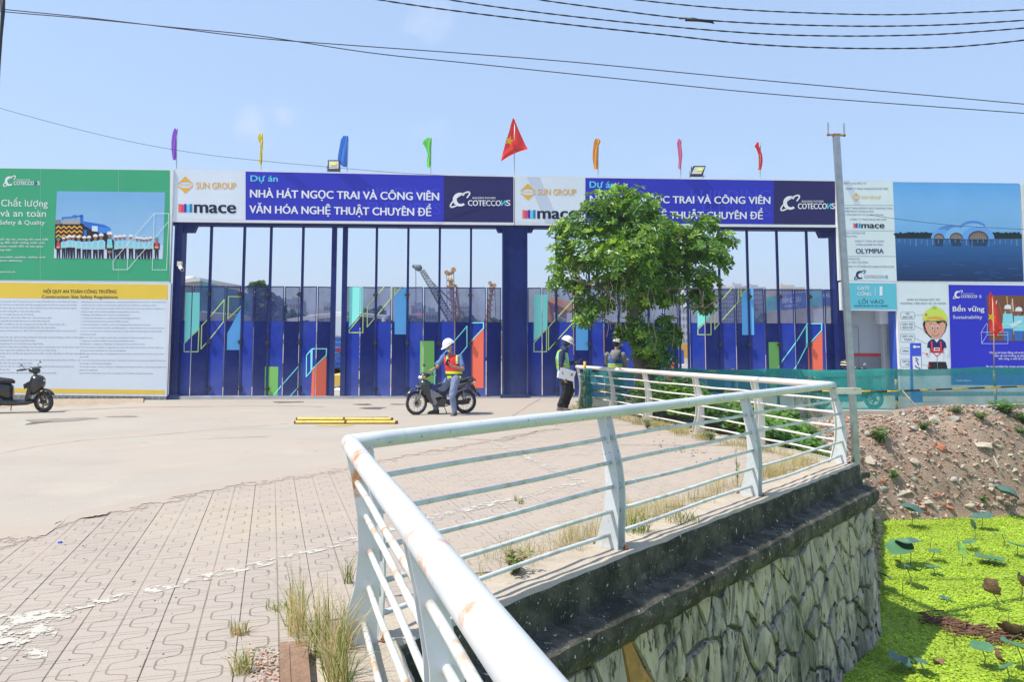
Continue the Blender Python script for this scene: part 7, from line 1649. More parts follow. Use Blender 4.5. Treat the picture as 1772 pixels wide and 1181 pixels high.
to = mb.build('trousers', rider); remesh(to, .015, 4, (.010, 14))
shoe_g = M('grey_work_shoe', (.085, .085, .088), .7, var=.2)
def shoe(root, ankle, d, mat, L_=.27, H=.10):
 d = Vector(d).normalized(); n = Vector((-d.y, d.x, 0)); a = Vector((ankle.x, ankle.y, ankle.z)); z0 = a.z - .09; mb = MB().mat(mat)
 secs = []
 for t, w_, h in ((-.075, .030, .045), (-.06, .040, .062), (0, .043, .060), (.07, .046, .042), (.13, .047, .034), (.17, .038, .026), (.188, .02, .016)): secs.append((Vector((a.x, a.y, z0)) + d * t + Vector((0, 0, h)), n * w_, Vector((0, 0, h))))
 mb.loft(secs, 14, True, 2.6); capsule(mb, a + Vector((0, 0, .02)), a - Vector((0, 0, .02)), .045, .045); o_ = add_part('shoe', mb, root)
 mb = MB().mat(M('shoe_sole', (.16, .15, .13), .9)); mb.loft([(Vector((a.x, a.y, z0 + .010)) + d * t, n * w_, Vector((0, 0, .0105))) for t, w_ in ((-.08, .03), (-.06, .043), (.07, .049), (.14, .050), (.18, .038), (.196, .018))], 12, True, 4); mb.build('sole', o_)
shoe(rider, an_l, (-.25, -1, 0), shoe_g); shoe(rider, an_r, (-1, -.35, 0), M('brown_work_shoe', (.10, .07, .045), .8, var=.2))
helmet(rider, hd, f, s, u, R_, hat_w); mb = MB().mat(M('white_face_mask', (.78, .80, .82), .8)); c_ = hd - u * .085 + f * .062
mb.ball(c_, (.046, .030, .030), 12, 8, R_); mb.tube([c_ + s * .045, hd + s * .09 - u * .01], .003, 4); mb.tube([c_ - s * .045, hd - s * .09 - u * .01], .003, 4); add_part('face_mask', mb, rider)
mb = MB().mat(M('black_hair', (.015, .012, .010), .6)); mb.ball(hd - f * .02 + u * .03, (.086, .098, .088), 16, 10, R_); add_part('hair', mb, rider)
ph = wr_l + Vector((-.10, -.03, .09)); mb = MB().mat(M('black_phone', (.012, .012, .014), .2)); mb.box(ph, (.078, .012, .15), Euler((-.5, .35, .2)).to_matrix()); tag(rebase(mb.build('phone'), ph), 'black smartphone held by the motorcyclist', 'phone')
mb = MB().mat(M('dark_badge', (.03, .04, .07), .5)); mb.box(V(.09, -.157, 1.16), (.07, .012, .035)); mb.build('chest_badge', vo)
WY = 18.35
o = at(975, 711, WY); o = Vector((o.x, WY, gz(WY))); V2 = lambda x, y, z: o + Vector((x, y, z))
walker = empty('person', o, 'walking worker in white helmet, dark headscarf and mint green vest carrying papers', 'person')
hd = V2(.085, 0, 1.585); fdir = Vector((.92, -.12, -.42)); mb = MB().mat(skin_m); f, s, u, R_ = head(mb, hd, fdir, Vector((.15, 0, 1)), .094)
capsule(mb, V2(-.02, 0, 1.38), V2(.06, 0, 1.52), .05, .048); capsule(mb, V2(.0, 0, .92), V2(-.03, 0, 1.3), .12, .12, 14)
shn, shf = V2(-.05, -.16, 1.33), V2(.0, .15, 1.33); eln, wrn = V2(-.07, -.22, 1.03), V2(.0, -.22, .80); elf, wrf = V2(.12, .20, 1.10), V2(.27, .10, 1.14)
for a, b, ra, rb in ((shn, eln, .045, .038), (eln, wrn, .038, .026), (shf, elf, .045, .038), (elf, wrf, .038, .026)): capsule(mb, a, b, ra, rb)
hand(mb, wrn, (.35, .0, -1), (.6, 1, .2), .9, 1); hand(mb, wrf, (1, -.1, .1), (0, -.3, 1), .8, 1)
hpn, hpf = V2(.0, -.08, .88), V2(.0, .08, .88); knn, ann = V2(.07, -.08, .50), V2(-.08, -.08, .13); knf, anf = V2(.16, .08, .50), V2(.04, .10, .085)
for a, b, ra, rb in ((hpn, knn, .08, .055), (knn, ann, .055, .036), (hpf, knf, .08, .055), (knf, anf, .055, .036)): capsule(mb, a, b, ra, rb)
body_o = mb.build('body', walker); remesh(body_o, .0095, 3); face_bits(walker, hd, f, s, u, body_o)
navyc = cloth_mat('dark_navy_cloth', (.025, .04, .10)); blackc = cloth_mat('black_trousers', (.012, .012, .015)); mint = cloth_mat('mint_vest', (.26, .62, .47))
mb = MB().mat(navyc); mb.loft([ell(V2(0, 0, .84), (1, 0, 0), .125, (0, 1, 0), .165), ell(V2(0, 0, 1.05), (1, 0, 0), .12, (0, 1, 0), .15), ell(V2(-.02, 0, 1.25), (1, 0, 0), .125, (0, 1, 0), .18), ell(V2(-.02, 0, 1.36), (1, 0, 0), .10, (0, 1, 0), .15), ell(V2(0, 0, 1.42), (1, 0, 0), .06, (0, 1, 0), .07)], 18)
for a, b, c_ in ((shn, eln, wrn), (shf, elf, wrf)): capsule(mb, a, b, .068, .055); capsule(mb, b, b.lerp(c_, .88), .055, .042)
so = mb.build('jacket', walker); remesh(so, .014, 4, (.009, 15))
mb = MB().mat(mint); mb.loft([ell(V2(0, 0, .97), (1, 0, 0), .142, (0, 1, 0), .175), ell(V2(0, 0, 1.1), (1, 0, 0), .140, (0, 1, 0), .168), ell(V2(-.02, 0, 1.27), (1, 0, 0), .145, (0, 1, 0), .165), ell(V2(-.02, 0, 1.37), (1, 0, 0), .118, (0, 1, 0), .135), ell(V2(.0, 0, 1.43), (1, 0, 0), .078, (0, 1, 0), .085)], 22, False); vo = add_part('vest', mb, walker)
for z in (1.03, 1.09): band(vo, 'reflective_band', [ell(V2(0, 0, z), (1, 0, 0), .150, (0, 1, 0), .182), ell(V2(0, 0, z + .03), (1, 0, 0), .150, (0, 1, 0), .181)], reflect)
mb = MB().mat(reflect); mb.tube([V2(-.145, -.06, 1.0), V2(-.16, -.06, 1.25), V2(-.11, -.07, 1.40), V2(.0, -.10, 1.43), V2(.09, -.09, 1.33), V2(.125, -.08, 1.05)], .016, 6); mb.build('piping', vo)
mb = MB().mat(M('pale_shirt_tail', (.60, .62, .66), .8)); mb.loft([ell(V2(-.01, 0, .80), (1, 0, 0), .135, (0, 1, 0), .165), ell(V2(0, 0, .97), (1, 0, 0), .130, (0, 1, 0), .168)], 18, False); add_part('shirt_tail', mb, walker)
mb = MB().mat(blackc); mb.ball(V2(0, 0, .86), (.135, .165, .13), 16, 10)
for a, b, c_, k in ((hpn, knn, ann, 1), (hpf, knf, anf, 1.05)): capsule(mb, a, b, .115 * k, .098 * k); capsule(mb, b, c_ + Vector((0, 0, .05)), .098 * k, .070)
to = mb.build('trousers', walker); remesh(to, .015, 4, (.014, 12))
mb = MB().mat(navyc); mb.ball(hd - f * .018 + u * .004, (.098, .104, .112), 18, 12, R_); mb.loft([ell(hd - u * .05 - f * .02, s, .09, f, .08), ell(V2(.03, 0, 1.46), (1, 0, 0), .10, (0, 1, 0), .11), ell(V2(.0, 0, 1.37), (1, 0, 0), .12, (0, 1, 0), .15)], 16)
sc = mb.build('headscarf', walker); helmet(walker, hd + u * .004, f, s, u, R_, hat_w)
boot = M('tan_walking_shoe', (.20, .17, .13), .8, var=.2); shoe(walker, ann + Vector((0, 0, .01)), (.75, -.1, 0), boot); shoe(walker, anf, (1, -.1, 0), M('dark_walking_shoe', (.05, .045, .04), .8))
mb = MB().mat(M('paper', (.80, .80, .80), .8, var=.03)); c_ = V2(.06, -.25, .87); R3 = Euler((.12, .22, .15)).to_matrix()
for k in range(5): mb.box(c_ + Vector((.004 * k, .006 * k, .003 * k)), (.36, .0035, .23), R3 @ Euler((0, .02 * k, 0)).to_matrix())
mb.mat(dark_metal).box(c_ + Vector((.12, -.006, -.0)), (.03, .003, .045), R3); tag(rebase(mb.build('papers'), c_), 'sheaf of white papers held by the walking worker', 'papers')
ph = wrf + Vector((.12, -.02, .05)); mb = MB().mat(MATS['black_phone']); mb.box(ph, (.14, .07, .012), Euler((.3, -.35, 0)).to_matrix()); tag(rebase(mb.build('phone'), ph), 'dark phone held out by the walking worker', 'phone')
MY = 19.9
o = at(1067, 700, MY); o = Vector((o.x, MY, gz(MY))); V3 = lambda x, y, z: o + Vector((x, y, z))
man = empty('person', o, 'man in blue vest and grey hood behind the netting under the tree, back turned', 'person')
hd = V3(.03, .02, 1.56); fdir = Vector((.72, .62, -.30)); mb = MB().mat(skin_m); f, s, u, R_ = head(mb, hd, fdir, Vector((.1, 0, 1)), .095)
capsule(mb, V3(.0, 0, 1.34), V3(.02, 0, 1.48), .054, .05); capsule(mb, V3(-.02, 0, .95), V3(0, 0, 1.28), .13, .13, 14)
sl, sr = V3(-.21, .07, 1.30), V3(.17, -.08, 1.30); el, wl_ = V3(-.2, .25, 1.08), V3(.05, .32, 1.08); er, wr = V3(.22, -.05, 1.02), V3(.29, .15, 1.11)
for a, b, ra, rb in ((sl, el, .048, .04), (el, wl_, .04, .028), (sr, er, .048, .04), (er, wr, .04, .028)): capsule(mb, a, b, ra, rb)
hand(mb, wr, (.3, .8, .3), (-.3, 0, 1), .7, -1); hand(mb, wl_, (.8, .3, .2), (0, 0, 1), .7, 1)
for sx in (-1, 1):
 hp, kn, an = V3(.09 * sx, -.03 * sx, .90), V3(.10 * sx, 0, .49), V3(.11 * sx, 0, .09); capsule(mb, hp, kn, .085, .055); capsule(mb, kn, an, .055, .038)
body_o = mb.build('body', man); remesh(body_o, .0095, 3); face_bits(man, hd, f, s, u, body_o)
greyh = cloth_mat('grey_hoodie', (.20, .20, .19)); bvest = cloth_mat('royal_blue_vest', (.025, .09, .33)); lt = cloth_mat('pale_grey_hem', (.46, .46, .45))
A_, B_ = Vector((1, -.35, 0)).normalized(), Vector((.35, 1, 0)).normalized()
mb = MB().mat(greyh); mb.loft([ell(V3(-.02, 0, .84), A_, .17, B_, .125), ell(V3(-.02, 0, 1.05), A_, .165, B_, .12), ell(V3(-.01, 0, 1.25), A_, .20, B_, .12), ell(V3(0, 0, 1.34), A_, .14, B_, .09), ell(V3(.01, 0, 1.38), A_, .07, B_, .07)], 18)
for a, b, c_ in ((sl, el, wl_), (sr, er, wr)): capsule(mb, a, b, .068, .056); capsule(mb, b, b.lerp(c_, .9), .056, .045)
so = mb.build('hoodie', man); remesh(so, .014, 4, (.009, 15))
mb = MB().mat(greyh); mb.loft([ell(V3(.0, -.03, 1.42), A_, .11, B_, .10), ell(V3(-.03, -.10, 1.34), A_, .13, B_, .09), ell(V3(-.05, -.145, 1.22), A_, .08, B_, .035), ell(V3(-.055, -.15, 1.12), A_, .015, B_, .015)], 14); add_part('hood', mb, man)
mb = MB().mat(bvest); mb.loft([ell(V3(-.02, 0, 1.0), A_, .182, B_, .137), ell(V3(-.015, 0, 1.15), A_, .182, B_, .135), ell(V3(-.005, 0, 1.29), A_, .178, B_, .125), ell(V3(0, 0, 1.36), A_, .13, B_, .10)], 22, False); vo = add_part('vest', mb, man)
for z in (1.0, 1.05): band(vo, 'reflective_band', [ell(V3(-.02, 0, z), A_, .190, B_, .145), ell(V3(-.02, 0, z + .028), A_, .190, B_, .144)], reflect)
mb = MB().mat(M('vest_print', (.6, .65, .7), .6)); mb.box(V3(.02, -.145, 1.21), (.05, .012, .03)); mb.build('back_print', vo)
mb = MB().mat(lt); mb.loft([ell(V3(-.02, 0, .80), A_, .185, B_, .14), ell(V3(-.02, 0, 1.0), A_, .178, B_, .132)], 20, False); add_part('shirt_hem', mb, man)
mb = MB().mat(blackc); mb.ball(V3(0, 0, .86), (.16, .13, .12), 14, 10)
for sx in (-1, 1): capsule(mb, V3(.09 * sx, -.03 * sx, .90), V3(.10 * sx, 0, .49), .10, .075); capsule(mb, V3(.10 * sx, 0, .49), V3(.11 * sx, 0, .12), .075, .06)
to = mb.build('trousers', man); remesh(to, .016, 4, (.01, 12))
for sx in (-1, 1): shoe(man, V3(.11 * sx, 0, .09), (.5, .8, 0), shoe_g)
mb = MB().mat(MATS['black_hair']); mb.ball(hd - f * .02 + u * .02, (.088, .100, .092), 16, 10, R_); add_part('hair', mb, man); helmet(man, hd, f, s, u, R_, M('pale_grey_cap', (.42, .42, .42), .7), r=.118, h=.10)
# motorcycles (x forward, y left, z up, then turned into place)
bpaint = M('dark_blue_grey_fairing', (.022, .028, .038), .25, var=.15, coat=.6); bgrey = M('silver_grey_fairing', (.22, .23, .25), .3, .5, var=.1, coat=.4)
black_pl = M('black_plastic', (.02, .02, .022), .45, var=.2, dirt=[((.10, .085, .06), .58, .8, 10)]); engine = M('dirty_engine', (.11, .10, .09), .55, .5, var=.35, scale=25, dirt=[((.17, .12, .07), .52, .72, 14)]); seat_m = M('black_seat', (.018, .018, .020), .6, var=.2)
lampg = M('clear_lamp', (.75, .76, .78), .12, var=.03); red_l = M('red_lamp', (.50, .02, .015), .2); amber = M('amber_lamp', (.75, .28, .03), .2); mirror_m = M('mirror_glass', (.8, .85, .9), .04, 1.0, var=.01)
def placer(loc, yaw, lean=0.0):
 R_ = Matrix.Rotation(yaw, 3, 'Z') @ Matrix.Rotation(lean, 3, 'X'); loc = Vector(loc); return lambda x, y, z: R_ @ Vector((x, y, z)) + loc
def wheel(root, c, axis, R, tw, spoked=True, disc=False):
 mb = MB().mat(rubber); mb.torus(c, R - tw, tw, axis, 40, 10); n = 40
 w_ = add_part('wheel', mb, root, None); w_.data.name = 'tyre'
 u = axis.orthogonal().normalized(); v = axis.cross(u)
 mb = MB().mat(chrome if spoked else alloy); mb.torus(c, R - 2 * tw - .004, .012, axis, 36, 6); mb.torus(c + axis * .012, R - 2 * tw, .007, axis, 36, 6); mb.torus(c - axis * .012, R - 2 * tw, .007, axis, 36, 6); mb.build('rim', w_)
 mb = MB().mat(alloy)
 if spoked:
  for k in range(28):
   a = 2 * pi * k / 28; b = a + (.35 if k % 2 else -.35); sd = .03 if (k // 2) % 2 else -.03; mb.tube([c + axis * sd + (u * cos(a) + v * sin(a)) * .05, c + (u * cos(b) + v * sin(b)) * (R - 2 * tw - .004)], .0022, 4, False)
 else:
  for k in range(5):
   a = 2 * pi * k / 5
   for da in (-.16, .16): mb.tube([c + (u * cos(a) + v * sin(a)) * .04, c + (u * cos(a + da) + v * sin(a + da)) * (R - 2 * tw - .006)], [.016, .010], 6)
 mb.build('spokes', w_)
 mb = MB().mat(engine); mb.disc(c, axis, .055 if spoked else .045, .10, 20); mb.disc(c, axis, .02, .17, 10); mb.build('hub', w_)
 if disc: mb = MB().mat(chrome); mb.torus(c + axis * .05, .085, .018, axis, 28, 4); mb.build('brake_disc', w_)
def side_plate(mb, T, pts, y0, y1):
 mb.slab([T(x, y0, z) for x, z in pts], T(0, y1, 0) - T(0, y0, 0))
def loftx(mb, T, secs, seg=14, power=2.4, yc=0):
 o_ = T(0, 0, 0); mb.loft([(T(x, yc, z), T(0, w_, 0) - o_, T(0, 0, h) - o_) for x, z, w_, h in secs], seg, True, power)
def underbone(loc, yaw, label, lean=0, steer=.35):
 T = placer(loc, yaw, lean); o_ = T(0, 0, 0); Ax = (T(0, 1, 0) - o_).normalized(); root = empty('motorcycle', loc, label, 'motorcycle'); D_ = lambda x, y, z: T(x, y, z) - o_
 R = .285; S_ = lambda x, y, z: (lambda q: T(q.x + .50, q.y, q.z))(Matrix.Rotation(steer, 3, 'Z') @ Vector((x - .50, y, z)))    # steered front end
 Axs = (S_(0, 1, 0) - S_(0, 0, 0)).normalized()
 wheel(root, S_(.615, 0, R), Axs, R, .034, True, True); wheel(root, T(-.61, 0, R), Ax, R, .040, True)
 mb = MB().mat(alloy)
 for y in (-.075, .075): mb.tube([S_(.615, y, R), S_(.56, y, .50), S_(.50, y, .72)], [.018, .022, .024], 8)
 add_part('front_fork', mb, root)
 mb = MB().mat(bpaint); secs = []
 for k in range(9):
  a = radians(152 - k * 16); secs.append((S_(.615 + (R + .03) * cos(a), 0, R + .03 + (R + .03) * sin(a)), S_(0, .062 - .003 * abs(k - 4), 0) - S_(0, 0, 0), (S_(cos(a) * .02, 0, sin(a) * .02) - S_(0, 0, 0))))
 mb.loft(secs, 10, True, 2.5); add_part('front_fender', mb, root)
 mb = MB().mat(bpaint); loftx(mb, T, [(.27, .62, .10, .16), (.36, .64, .17, .20), (.43, .66, .19, .19), (.50, .69, .15, .15), (.56, .71, .07, .09)]); side_plate(mb, T, [(.52, .72), (.44, .52), (.33, .30), (.26, .26), (.24, .36), (.30, .58), (.34, .76)], -.19, -.15); side_plate(mb, T, [(.52, .72), (.44, .52), (.33, .30), (.26, .26), (.24, .36), (.30, .58), (.34, .76)], .15, .19); add_part('leg_shield', mb, root)
 mb = MB().mat(bgrey)
 for y0, y1 in ((-.195, -.165), (.165, .195)): side_plate(mb, T, [(.32, .62), (.30, .44), (.20, .22), (.14, .30), (.19, .40), (.10, .44), (-.02, .42), (.12, .52)], y0, y1)
 add_part('side_cover', mb, root)
 mb = MB().mat(bgrey); side_plate(mb, T, [(.62, .70), (.50, .70), (.44, .645), (.56, .655)], -.10, .10); add_part('front_garnish', mb, root)
 mb = MB().mat(engine); mb.tube([T(.18, 0, .33), T(.0, 0, .30), T(-.06, 0, .34)], [.085, .10, .08], 10); mb.box(T(.06, -.0, .25), (.26, .22, .10), Matrix.Rotation(yaw, 3, 'Z')); mb.disc(T(-.02, .10, .30), Ax, .085, .07, 18); mb.disc(T(-.02, -.10, .30), Ax, .085, .07, 18)
 for k in range(6): mb.disc(T(.16 + k * .022, 0, .35), D_(1, 0, 0), .088, .008, 12)
 add_part('engine', mb, root)
 mb = MB().mat(alloy); mb.tube([T(.20, -.08, .30), T(.17, -.12, .18), T(-.10, -.14, .17), T(-.30, -.15, .22)], .016, 8); mb.mat(black_pl).tube([T(-.30, -.15, .22), T(-.36, -.15, .235), T(-.80, -.17, .33)], [.025, .045, .040], 12); mb.mat(chrome).tube([T(-.42, -.20, .27), T(-.72, -.21, .34)], .012, 5); add_part('exhaust', mb, root)
 mb = MB().mat(black_pl); side_plate(mb, T, [(-.02, .36), (-.15, .36), (-.55, .33), (-.70, .30), (-.68, .24), (-.50, .22), (-.1, .24)], .085, .115); add_part('chain_case', mb, root)
 mb = MB().mat(black_pl); mb.tube([T(-.02, .07, .30), T(-.61, .075, R)], .022, 8); mb.tube([T(-.02, -.07, .30), T(-.61, -.075, R)], .022, 8); add_part('swing_arm', mb, root)
 for y in (-.11, .11):
  mb = MB().mat(chrome); mb.tube([T(-.60, y, R + .03), T(-.50, y, .60)], .014, 8); mb.mat(alloy)
  for k in range(9): p = T(-.595 + k * .0085, y, R + .07 + k * .027); mb.torus(p, .024, .005, D_(.1, 0, .3), 12, 5)
  add_part('shock_absorber', mb, root)
 mb = MB().mat(bpaint); loftx(mb, T, [(.14, .50, .07, .09), (.0, .54, .10, .11), (-.20, .60, .13, .12), (-.42, .67, .14, .105), (-.62, .74, .12, .075), (-.78, .80, .08, .045), (-.84, .82, .04, .02)], 16); side_plate(mb, T, [(.22, .42), (.0, .40), (-.12, .34), (-.10, .52), (.05, .56)], -.11, .11); add_part('rear_body', mb, root)
 mb = MB().mat(bgrey)
 for y0, y1 in ((-.150, -.135), (.135, .150)): side_plate(mb, T, [(-.20, .635), (-.45, .70), (-.62, .755), (-.50, .745), (-.30, .70)], y0, y1); side_plate(mb, T, [(-.12, .50), (-.40, .56), (-.62, .64), (-.60, .61), (-.36, .52), (-.14, .475)], y0, y1)
 add_part('side_stripe', mb, root)
 mb = MB().mat(seat_m); loftx(mb, T, [(.10, .70, .06, .03), (.02, .725, .11, .045), (-.20, .735, .13, .05), (-.34, .765, .14, .05), (-.55, .81, .13, .045), (-.66, .83, .09, .03)], 16); add_part('seat', mb, root)
 mb = MB().mat(black_pl); mb.tube([T(-.56, .13, .84), T(-.76, .12, .87), T(-.82, 0, .87), T(-.76, -.12, .87), T(-.56, -.13, .84)], .013, 8); add_part('grab_rail', mb, root)
 mb = MB().mat(red_l); mb.ball(T(-.83, 0, .80), .055, 12, 8); mb.mat(lampg).ball(T(-.82, .06, .76), (.03, .03, .03), 8, 6); mb.ball(T(-.82, -.06, .76), (.03, .03, .03), 8, 6); add_part('tail_lamp', mb, root)
 mb = MB().mat(black_pl); side_plate(mb, T, [(-.70, .66), (-.80, .70), (-.90, .56), (-1.00, .42), (-.96, .40), (-.86, .50), (-.74, .60)], -.055, .055); add_part('rear_fender', mb, root)
 mb = MB().mat(M('number_plate', (.55, .54, .50), .5)); mb.slab([T(-.905, -.095, .50), T(-.905, .095, .50), T(-.845, .095, .62), T(-.845, -.095, .62)], D_(.008, 0, .004)); add_part('number_plate', mb, root)
 mb = MB().mat(bpaint); c = S_(.40, 0, .93); o2 = S_(0, 0, 0)
 mb.loft([(S_(x, 0, z), S_(0, w_, 0) - o2, S_(0, 0, h) - o2) for x, z, w_, h in ((.27, .94, .05, .03), (.33, .94, .11, .055), (.42, .94, .14, .075), (.50, .92, .10, .065), (.54, .91, .05, .035))], 16, True, 2.4); add_part('headlamp_cowl', mb, root)
 mb = MB().mat(lampg); mb.loft([(S_(x, 0, z), S_(0, w_, 0) - o2, S_(0, 0, h) - o2) for x, z, w_, h in ((.47, .91, .105, .055), (.525, .90, .085, .05), (.55, .895, .05, .03))], 16); mb.mat(amber)
 for y in (-.115, .115): mb.ball(S_(.47, y, .90), (.035, .03, .025), 8, 6)
 add_part('headlight', mb, root)
 mb = MB().mat(black_pl); mb.tube([S_(.24, -.33, .96), S_(.30, -.20, .97), S_(.36, 0, .95), S_(.30, .20, .97), S_(.24, .33, .96)], .012, 8)
 for y in (-1, 1): mb.tube([S_(.265, y * .24, .965), S_(.235, y * .34, .958)], .018, 10); mb.mat(chrome).tube([S_(.31, y * .22, .96), S_(.29, y * .36, .95)], .006, 5); mb.mat(black_pl)
 add_part('handlebar', mb, root)
 for y in (-1, 1):
  mb = MB().mat(chrome); mb.tube([S_(.31, y * .20, .98), S_(.30, y * .24, 1.08), S_(.28, y * .27, 1.14)], .006, 6); mb.mat(black_pl).ball(S_(.275, y * .28, 1.175), (.018, .058, .036), 12, 8, Matrix.Rotation(yaw + steer, 3, 'Z')); add_part('mirror', mb, root)
 mb = MB().mat(black_pl); mb.tube([T(.05, -.22, .235), T(.05, .22, .235)], .014, 8); mb.tube([T(-.04, .12, .20), T(-.10, .20, .03)], .010, 6); mb.tube([T(.16, -.16, .2), T(.16, .16, .2)], .01, 6); add_part('footrest', mb, root)
 mb = MB().mat(M('silver_label', (.5, .5, .52), .3)); mb.box(T(-.40, -.118, .26), (.10, .004, .018), Matrix.Rotation(yaw, 3, 'Z')); mb.build('maker_plate', root)
 return root
m1 = at(763, 716, 17.95); underbone((m1.x, 17.95, gz(17.95)), radians(180 + 20), 'dark underbone motorcycle with silver side covers ridden by the man in the red vest', 0, radians(14)).scale = (.92, .92, .92)
def scooter(loc, yaw, label, lean=0, steer=0.0, body=None, cover=False):
 body = body or M('graphite_scooter_paint', (.032, .031, .029), .28, .4, var=.12, coat=.6); T = placer(loc, yaw, lean); o_ = T(0, 0, 0); Ax = (T(0, 1, 0) - o_).normalized(); root = empty('scooter', loc, label, 'scooter'); D_ = lambda x, y, z: T(x, y, z) - o_
 R = .245; S_ = lambda x, y, z: (lambda q: T(q.x + .50, q.y, q.z))(Matrix.Rotation(steer, 3, 'Z') @ Vector((x - .50, y, z))); o2 = S_(0, 0, 0); Axs = (S_(0, 1, 0) - o2).normalized()
 wheel(root, S_(.62, 0, R), Axs, R, .045, False, True); wheel(root, T(-.62, 0, R), Ax, R, .052, False)
 mb = MB().mat(black_pl)
 for y in (-.07, .07): mb.tube([S_(.62, y, R), S_(.55, y, .48), S_(.50, y, .66)], [.018, .022, .024], 8)
 add_part('front_fork', mb, root)
 mb = MB().mat(body); secs = []
 for k in range(8):
  a = radians(150 - k * 17); secs.append((S_(.62 + (R + .025) * cos(a), 0, R + .025 + (R + .025) * sin(a)), S_(0, .068, 0) - o2, S_(cos(a) * .018, 0, sin(a) * .018) - o2))
 mb.loft(secs, 10, True, 2.5); add_part('front_fender', mb, root)
 mb = MB().mat(body); loftx(mb, T, [(.34, .62, .15, .22), (.42, .64, .20, .23), (.50, .66, .19, .20), (.58, .68, .12, .14), (.62, .69, .05, .07)]); add_part('front_panel', mb, root)
 mb = MB().mat(black_pl); side_plate(mb, T, [(.36, .82), (.30, .60), (.24, .32), (.30, .30), (.38, .52), (.42, .80)], -.17, .17); side_plate(mb, T, [(.30, .72), (.20, .66), (.22, .56), (.30, .58)], -.12, .12); add_part('leg_shield', mb, root)
 mb = MB().mat(body); loftx(mb, T, [(.40, .27, .16, .05), (.28, .25, .18, .07), (.0, .245, .18, .075), (-.22, .27, .17, .09), (-.30, .32, .14, .10)]); add_part('floorboard', mb, root)
 mb = MB().mat(body); loftx(mb, T, [(-.02, .46, .08, .16), (-.10, .50, .15, .20), (-.30, .56, .18, .17), (-.52, .63, .18, .13), (-.72, .70, .14, .09), (-.86, .76, .07, .05)], 18); add_part('rear_body', mb, root)
 mb = MB().mat(seat_m); loftx(mb, T, [(-.0, .70, .07, .03), (-.06, .725, .12, .05), (-.28, .75, .15, .06), (-.42, .785, .16, .055), (-.64, .80, .14, .05), (-.76, .80, .08, .03)], 16); add_part('seat', mb, root)
 mb = MB().mat(engine); mb.tube([T(-.16, .06, .28), T(-.40, .09, .27), T(-.62, .10, .26)], [.09, .10, .10], 12); mb.disc(T(-.26, -.08, .27), Ax, .09, .10, 16); add_part('engine', mb, root)
 mb = MB().mat(black_pl); mb.tube([T(-.20, -.10, .24), T(-.34, -.14, .24)], .02, 8); mb.mat(dark_metal).tube([T(-.34, -.15, .24), T(-.42, -.16, .26), T(-.82, -.17, .36), T(-.86, -.17, .37)], [.04, .058, .055, .03], 14); mb.mat(alloy).tube([T(-.45, -.215, .29), T(-.78, -.225, .37)], .018, 5); add_part('exhaust', mb, root)
 mb = MB().mat(black_pl); side_plate(mb, T, [(-.74, .66), (-.90, .62), (-1.0, .38), (-.95, .36), (-.86, .52), (-.74, .56)], -.06, .06); add_part('rear_fender', mb, root)
 mb = MB().mat(red_l); mb.ball(T(-.86, 0, .76), (.05, .09, .04), 12, 8, Matrix.Rotation(yaw, 3, 'Z')); add_part('tail_lamp', mb, root)
 mb = MB().mat(black_pl); mb.tube([T(-.55, .14, .84), T(-.78, .12, .88), T(-.82, 0, .88), T(-.78, -.12, .88), T(-.55, -.14, .84)], .014, 8); add_part('grab_rail', mb, root)
 mb = MB().mat(body); mb.loft([(S_(x, 0, z), S_(0, w_, 0) - o2, S_(0, 0, h) - o2) for x, z, w_, h in ((.26, .97, .06, .03), (.32, .97, .13, .06), (.40, .96, .13, .07), (.46, .94, .07, .05))], 14, True, 2.4); mb.mat(alloy).tube([S_(.36, 0, .92), S_(.42, 0, .78)], .04, 10); add_part('handlebar_cover', mb, root)
 mb = MB().mat(lampg); mb.ball(T(.575, 0, .72), (.05, .10, .07), 12, 8, Matrix.Rotation(yaw, 3, 'Z')); add_part('headlight', mb, root)
 mb = MB().mat(black_pl); mb.tube([S_(.22, -.34, .99), S_(.28, -.20, 1.0), S_(.34, 0, .98), S_(.28, .20, 1.0), S_(.22, .34, .99)], .012, 8)
 for y in (-1, 1): mb.tube([S_(.26, y * .22, .995), S_(.215, y * .35, .988)], .019, 10); mb.mat(alloy).ball(S_(.28, y * .18, .99), (.03, .03, .025), 8, 6); mb.tube([S_(.31, y * .20, .985), S_(.28, y * .36, .97)], .006, 5); mb.mat(black_pl)
 add_part('handlebar', mb, root)
 for y in (-1, 1):
  mb = MB().mat(black_pl); mb.tube([S_(.28, y * .18, 1.0), S_(.26, y * .24, 1.07)], .006, 6); mb.mat(mirror_m).ball(S_(.25, y * .28, 1.10), (.02, .06, .035), 12, 8, Matrix.Rotation(yaw + steer, 3, 'Z')); add_part('mirror', mb, root)
 mb = MB().mat(dark_metal); mb.tube([T(-.08, .12, .18), T(-.12, .24, .01)], .011, 6); add_part('side_stand', mb, root)
 return root
m2 = at(24, 712, 18.3); scooter((m2.x, 18.3, gz(18.3)), radians(18), 'dark graphite scooter parked in front of the rules board at the left edge', 0.10, radians(-28))
m3 = at(1467, 714, 19.4); scooter((m3.x, 19.4, gz(19.4)), radians(-6), 'dark motor scooter parked behind the green netting', 0.05, radians(10), M('dark_green_scooter_paint', (.015, .03, .03), .35, .2, coat=.5))
c_ = m3 + Vector((.02, 0, .0)); c_.z = gz(19.4) + 1.08; mb = MB().mat(M('striped_helmet', (.06, .06, .06), .3)); mb.ball(c_, (.15, .12, .11), 16, 10); mb.mat(M('helmet_stripe', (.55, .45, .12), .4)); mb.torus(c_ + Vector((0, 0, .02)), .125, .018, (0.2, 0, 1), 20, 6); mb.mat(hat_w).torus(c_ - Vector((0, 0, .03)), .14, .014, (0.1, 0, 1), 20, 6)
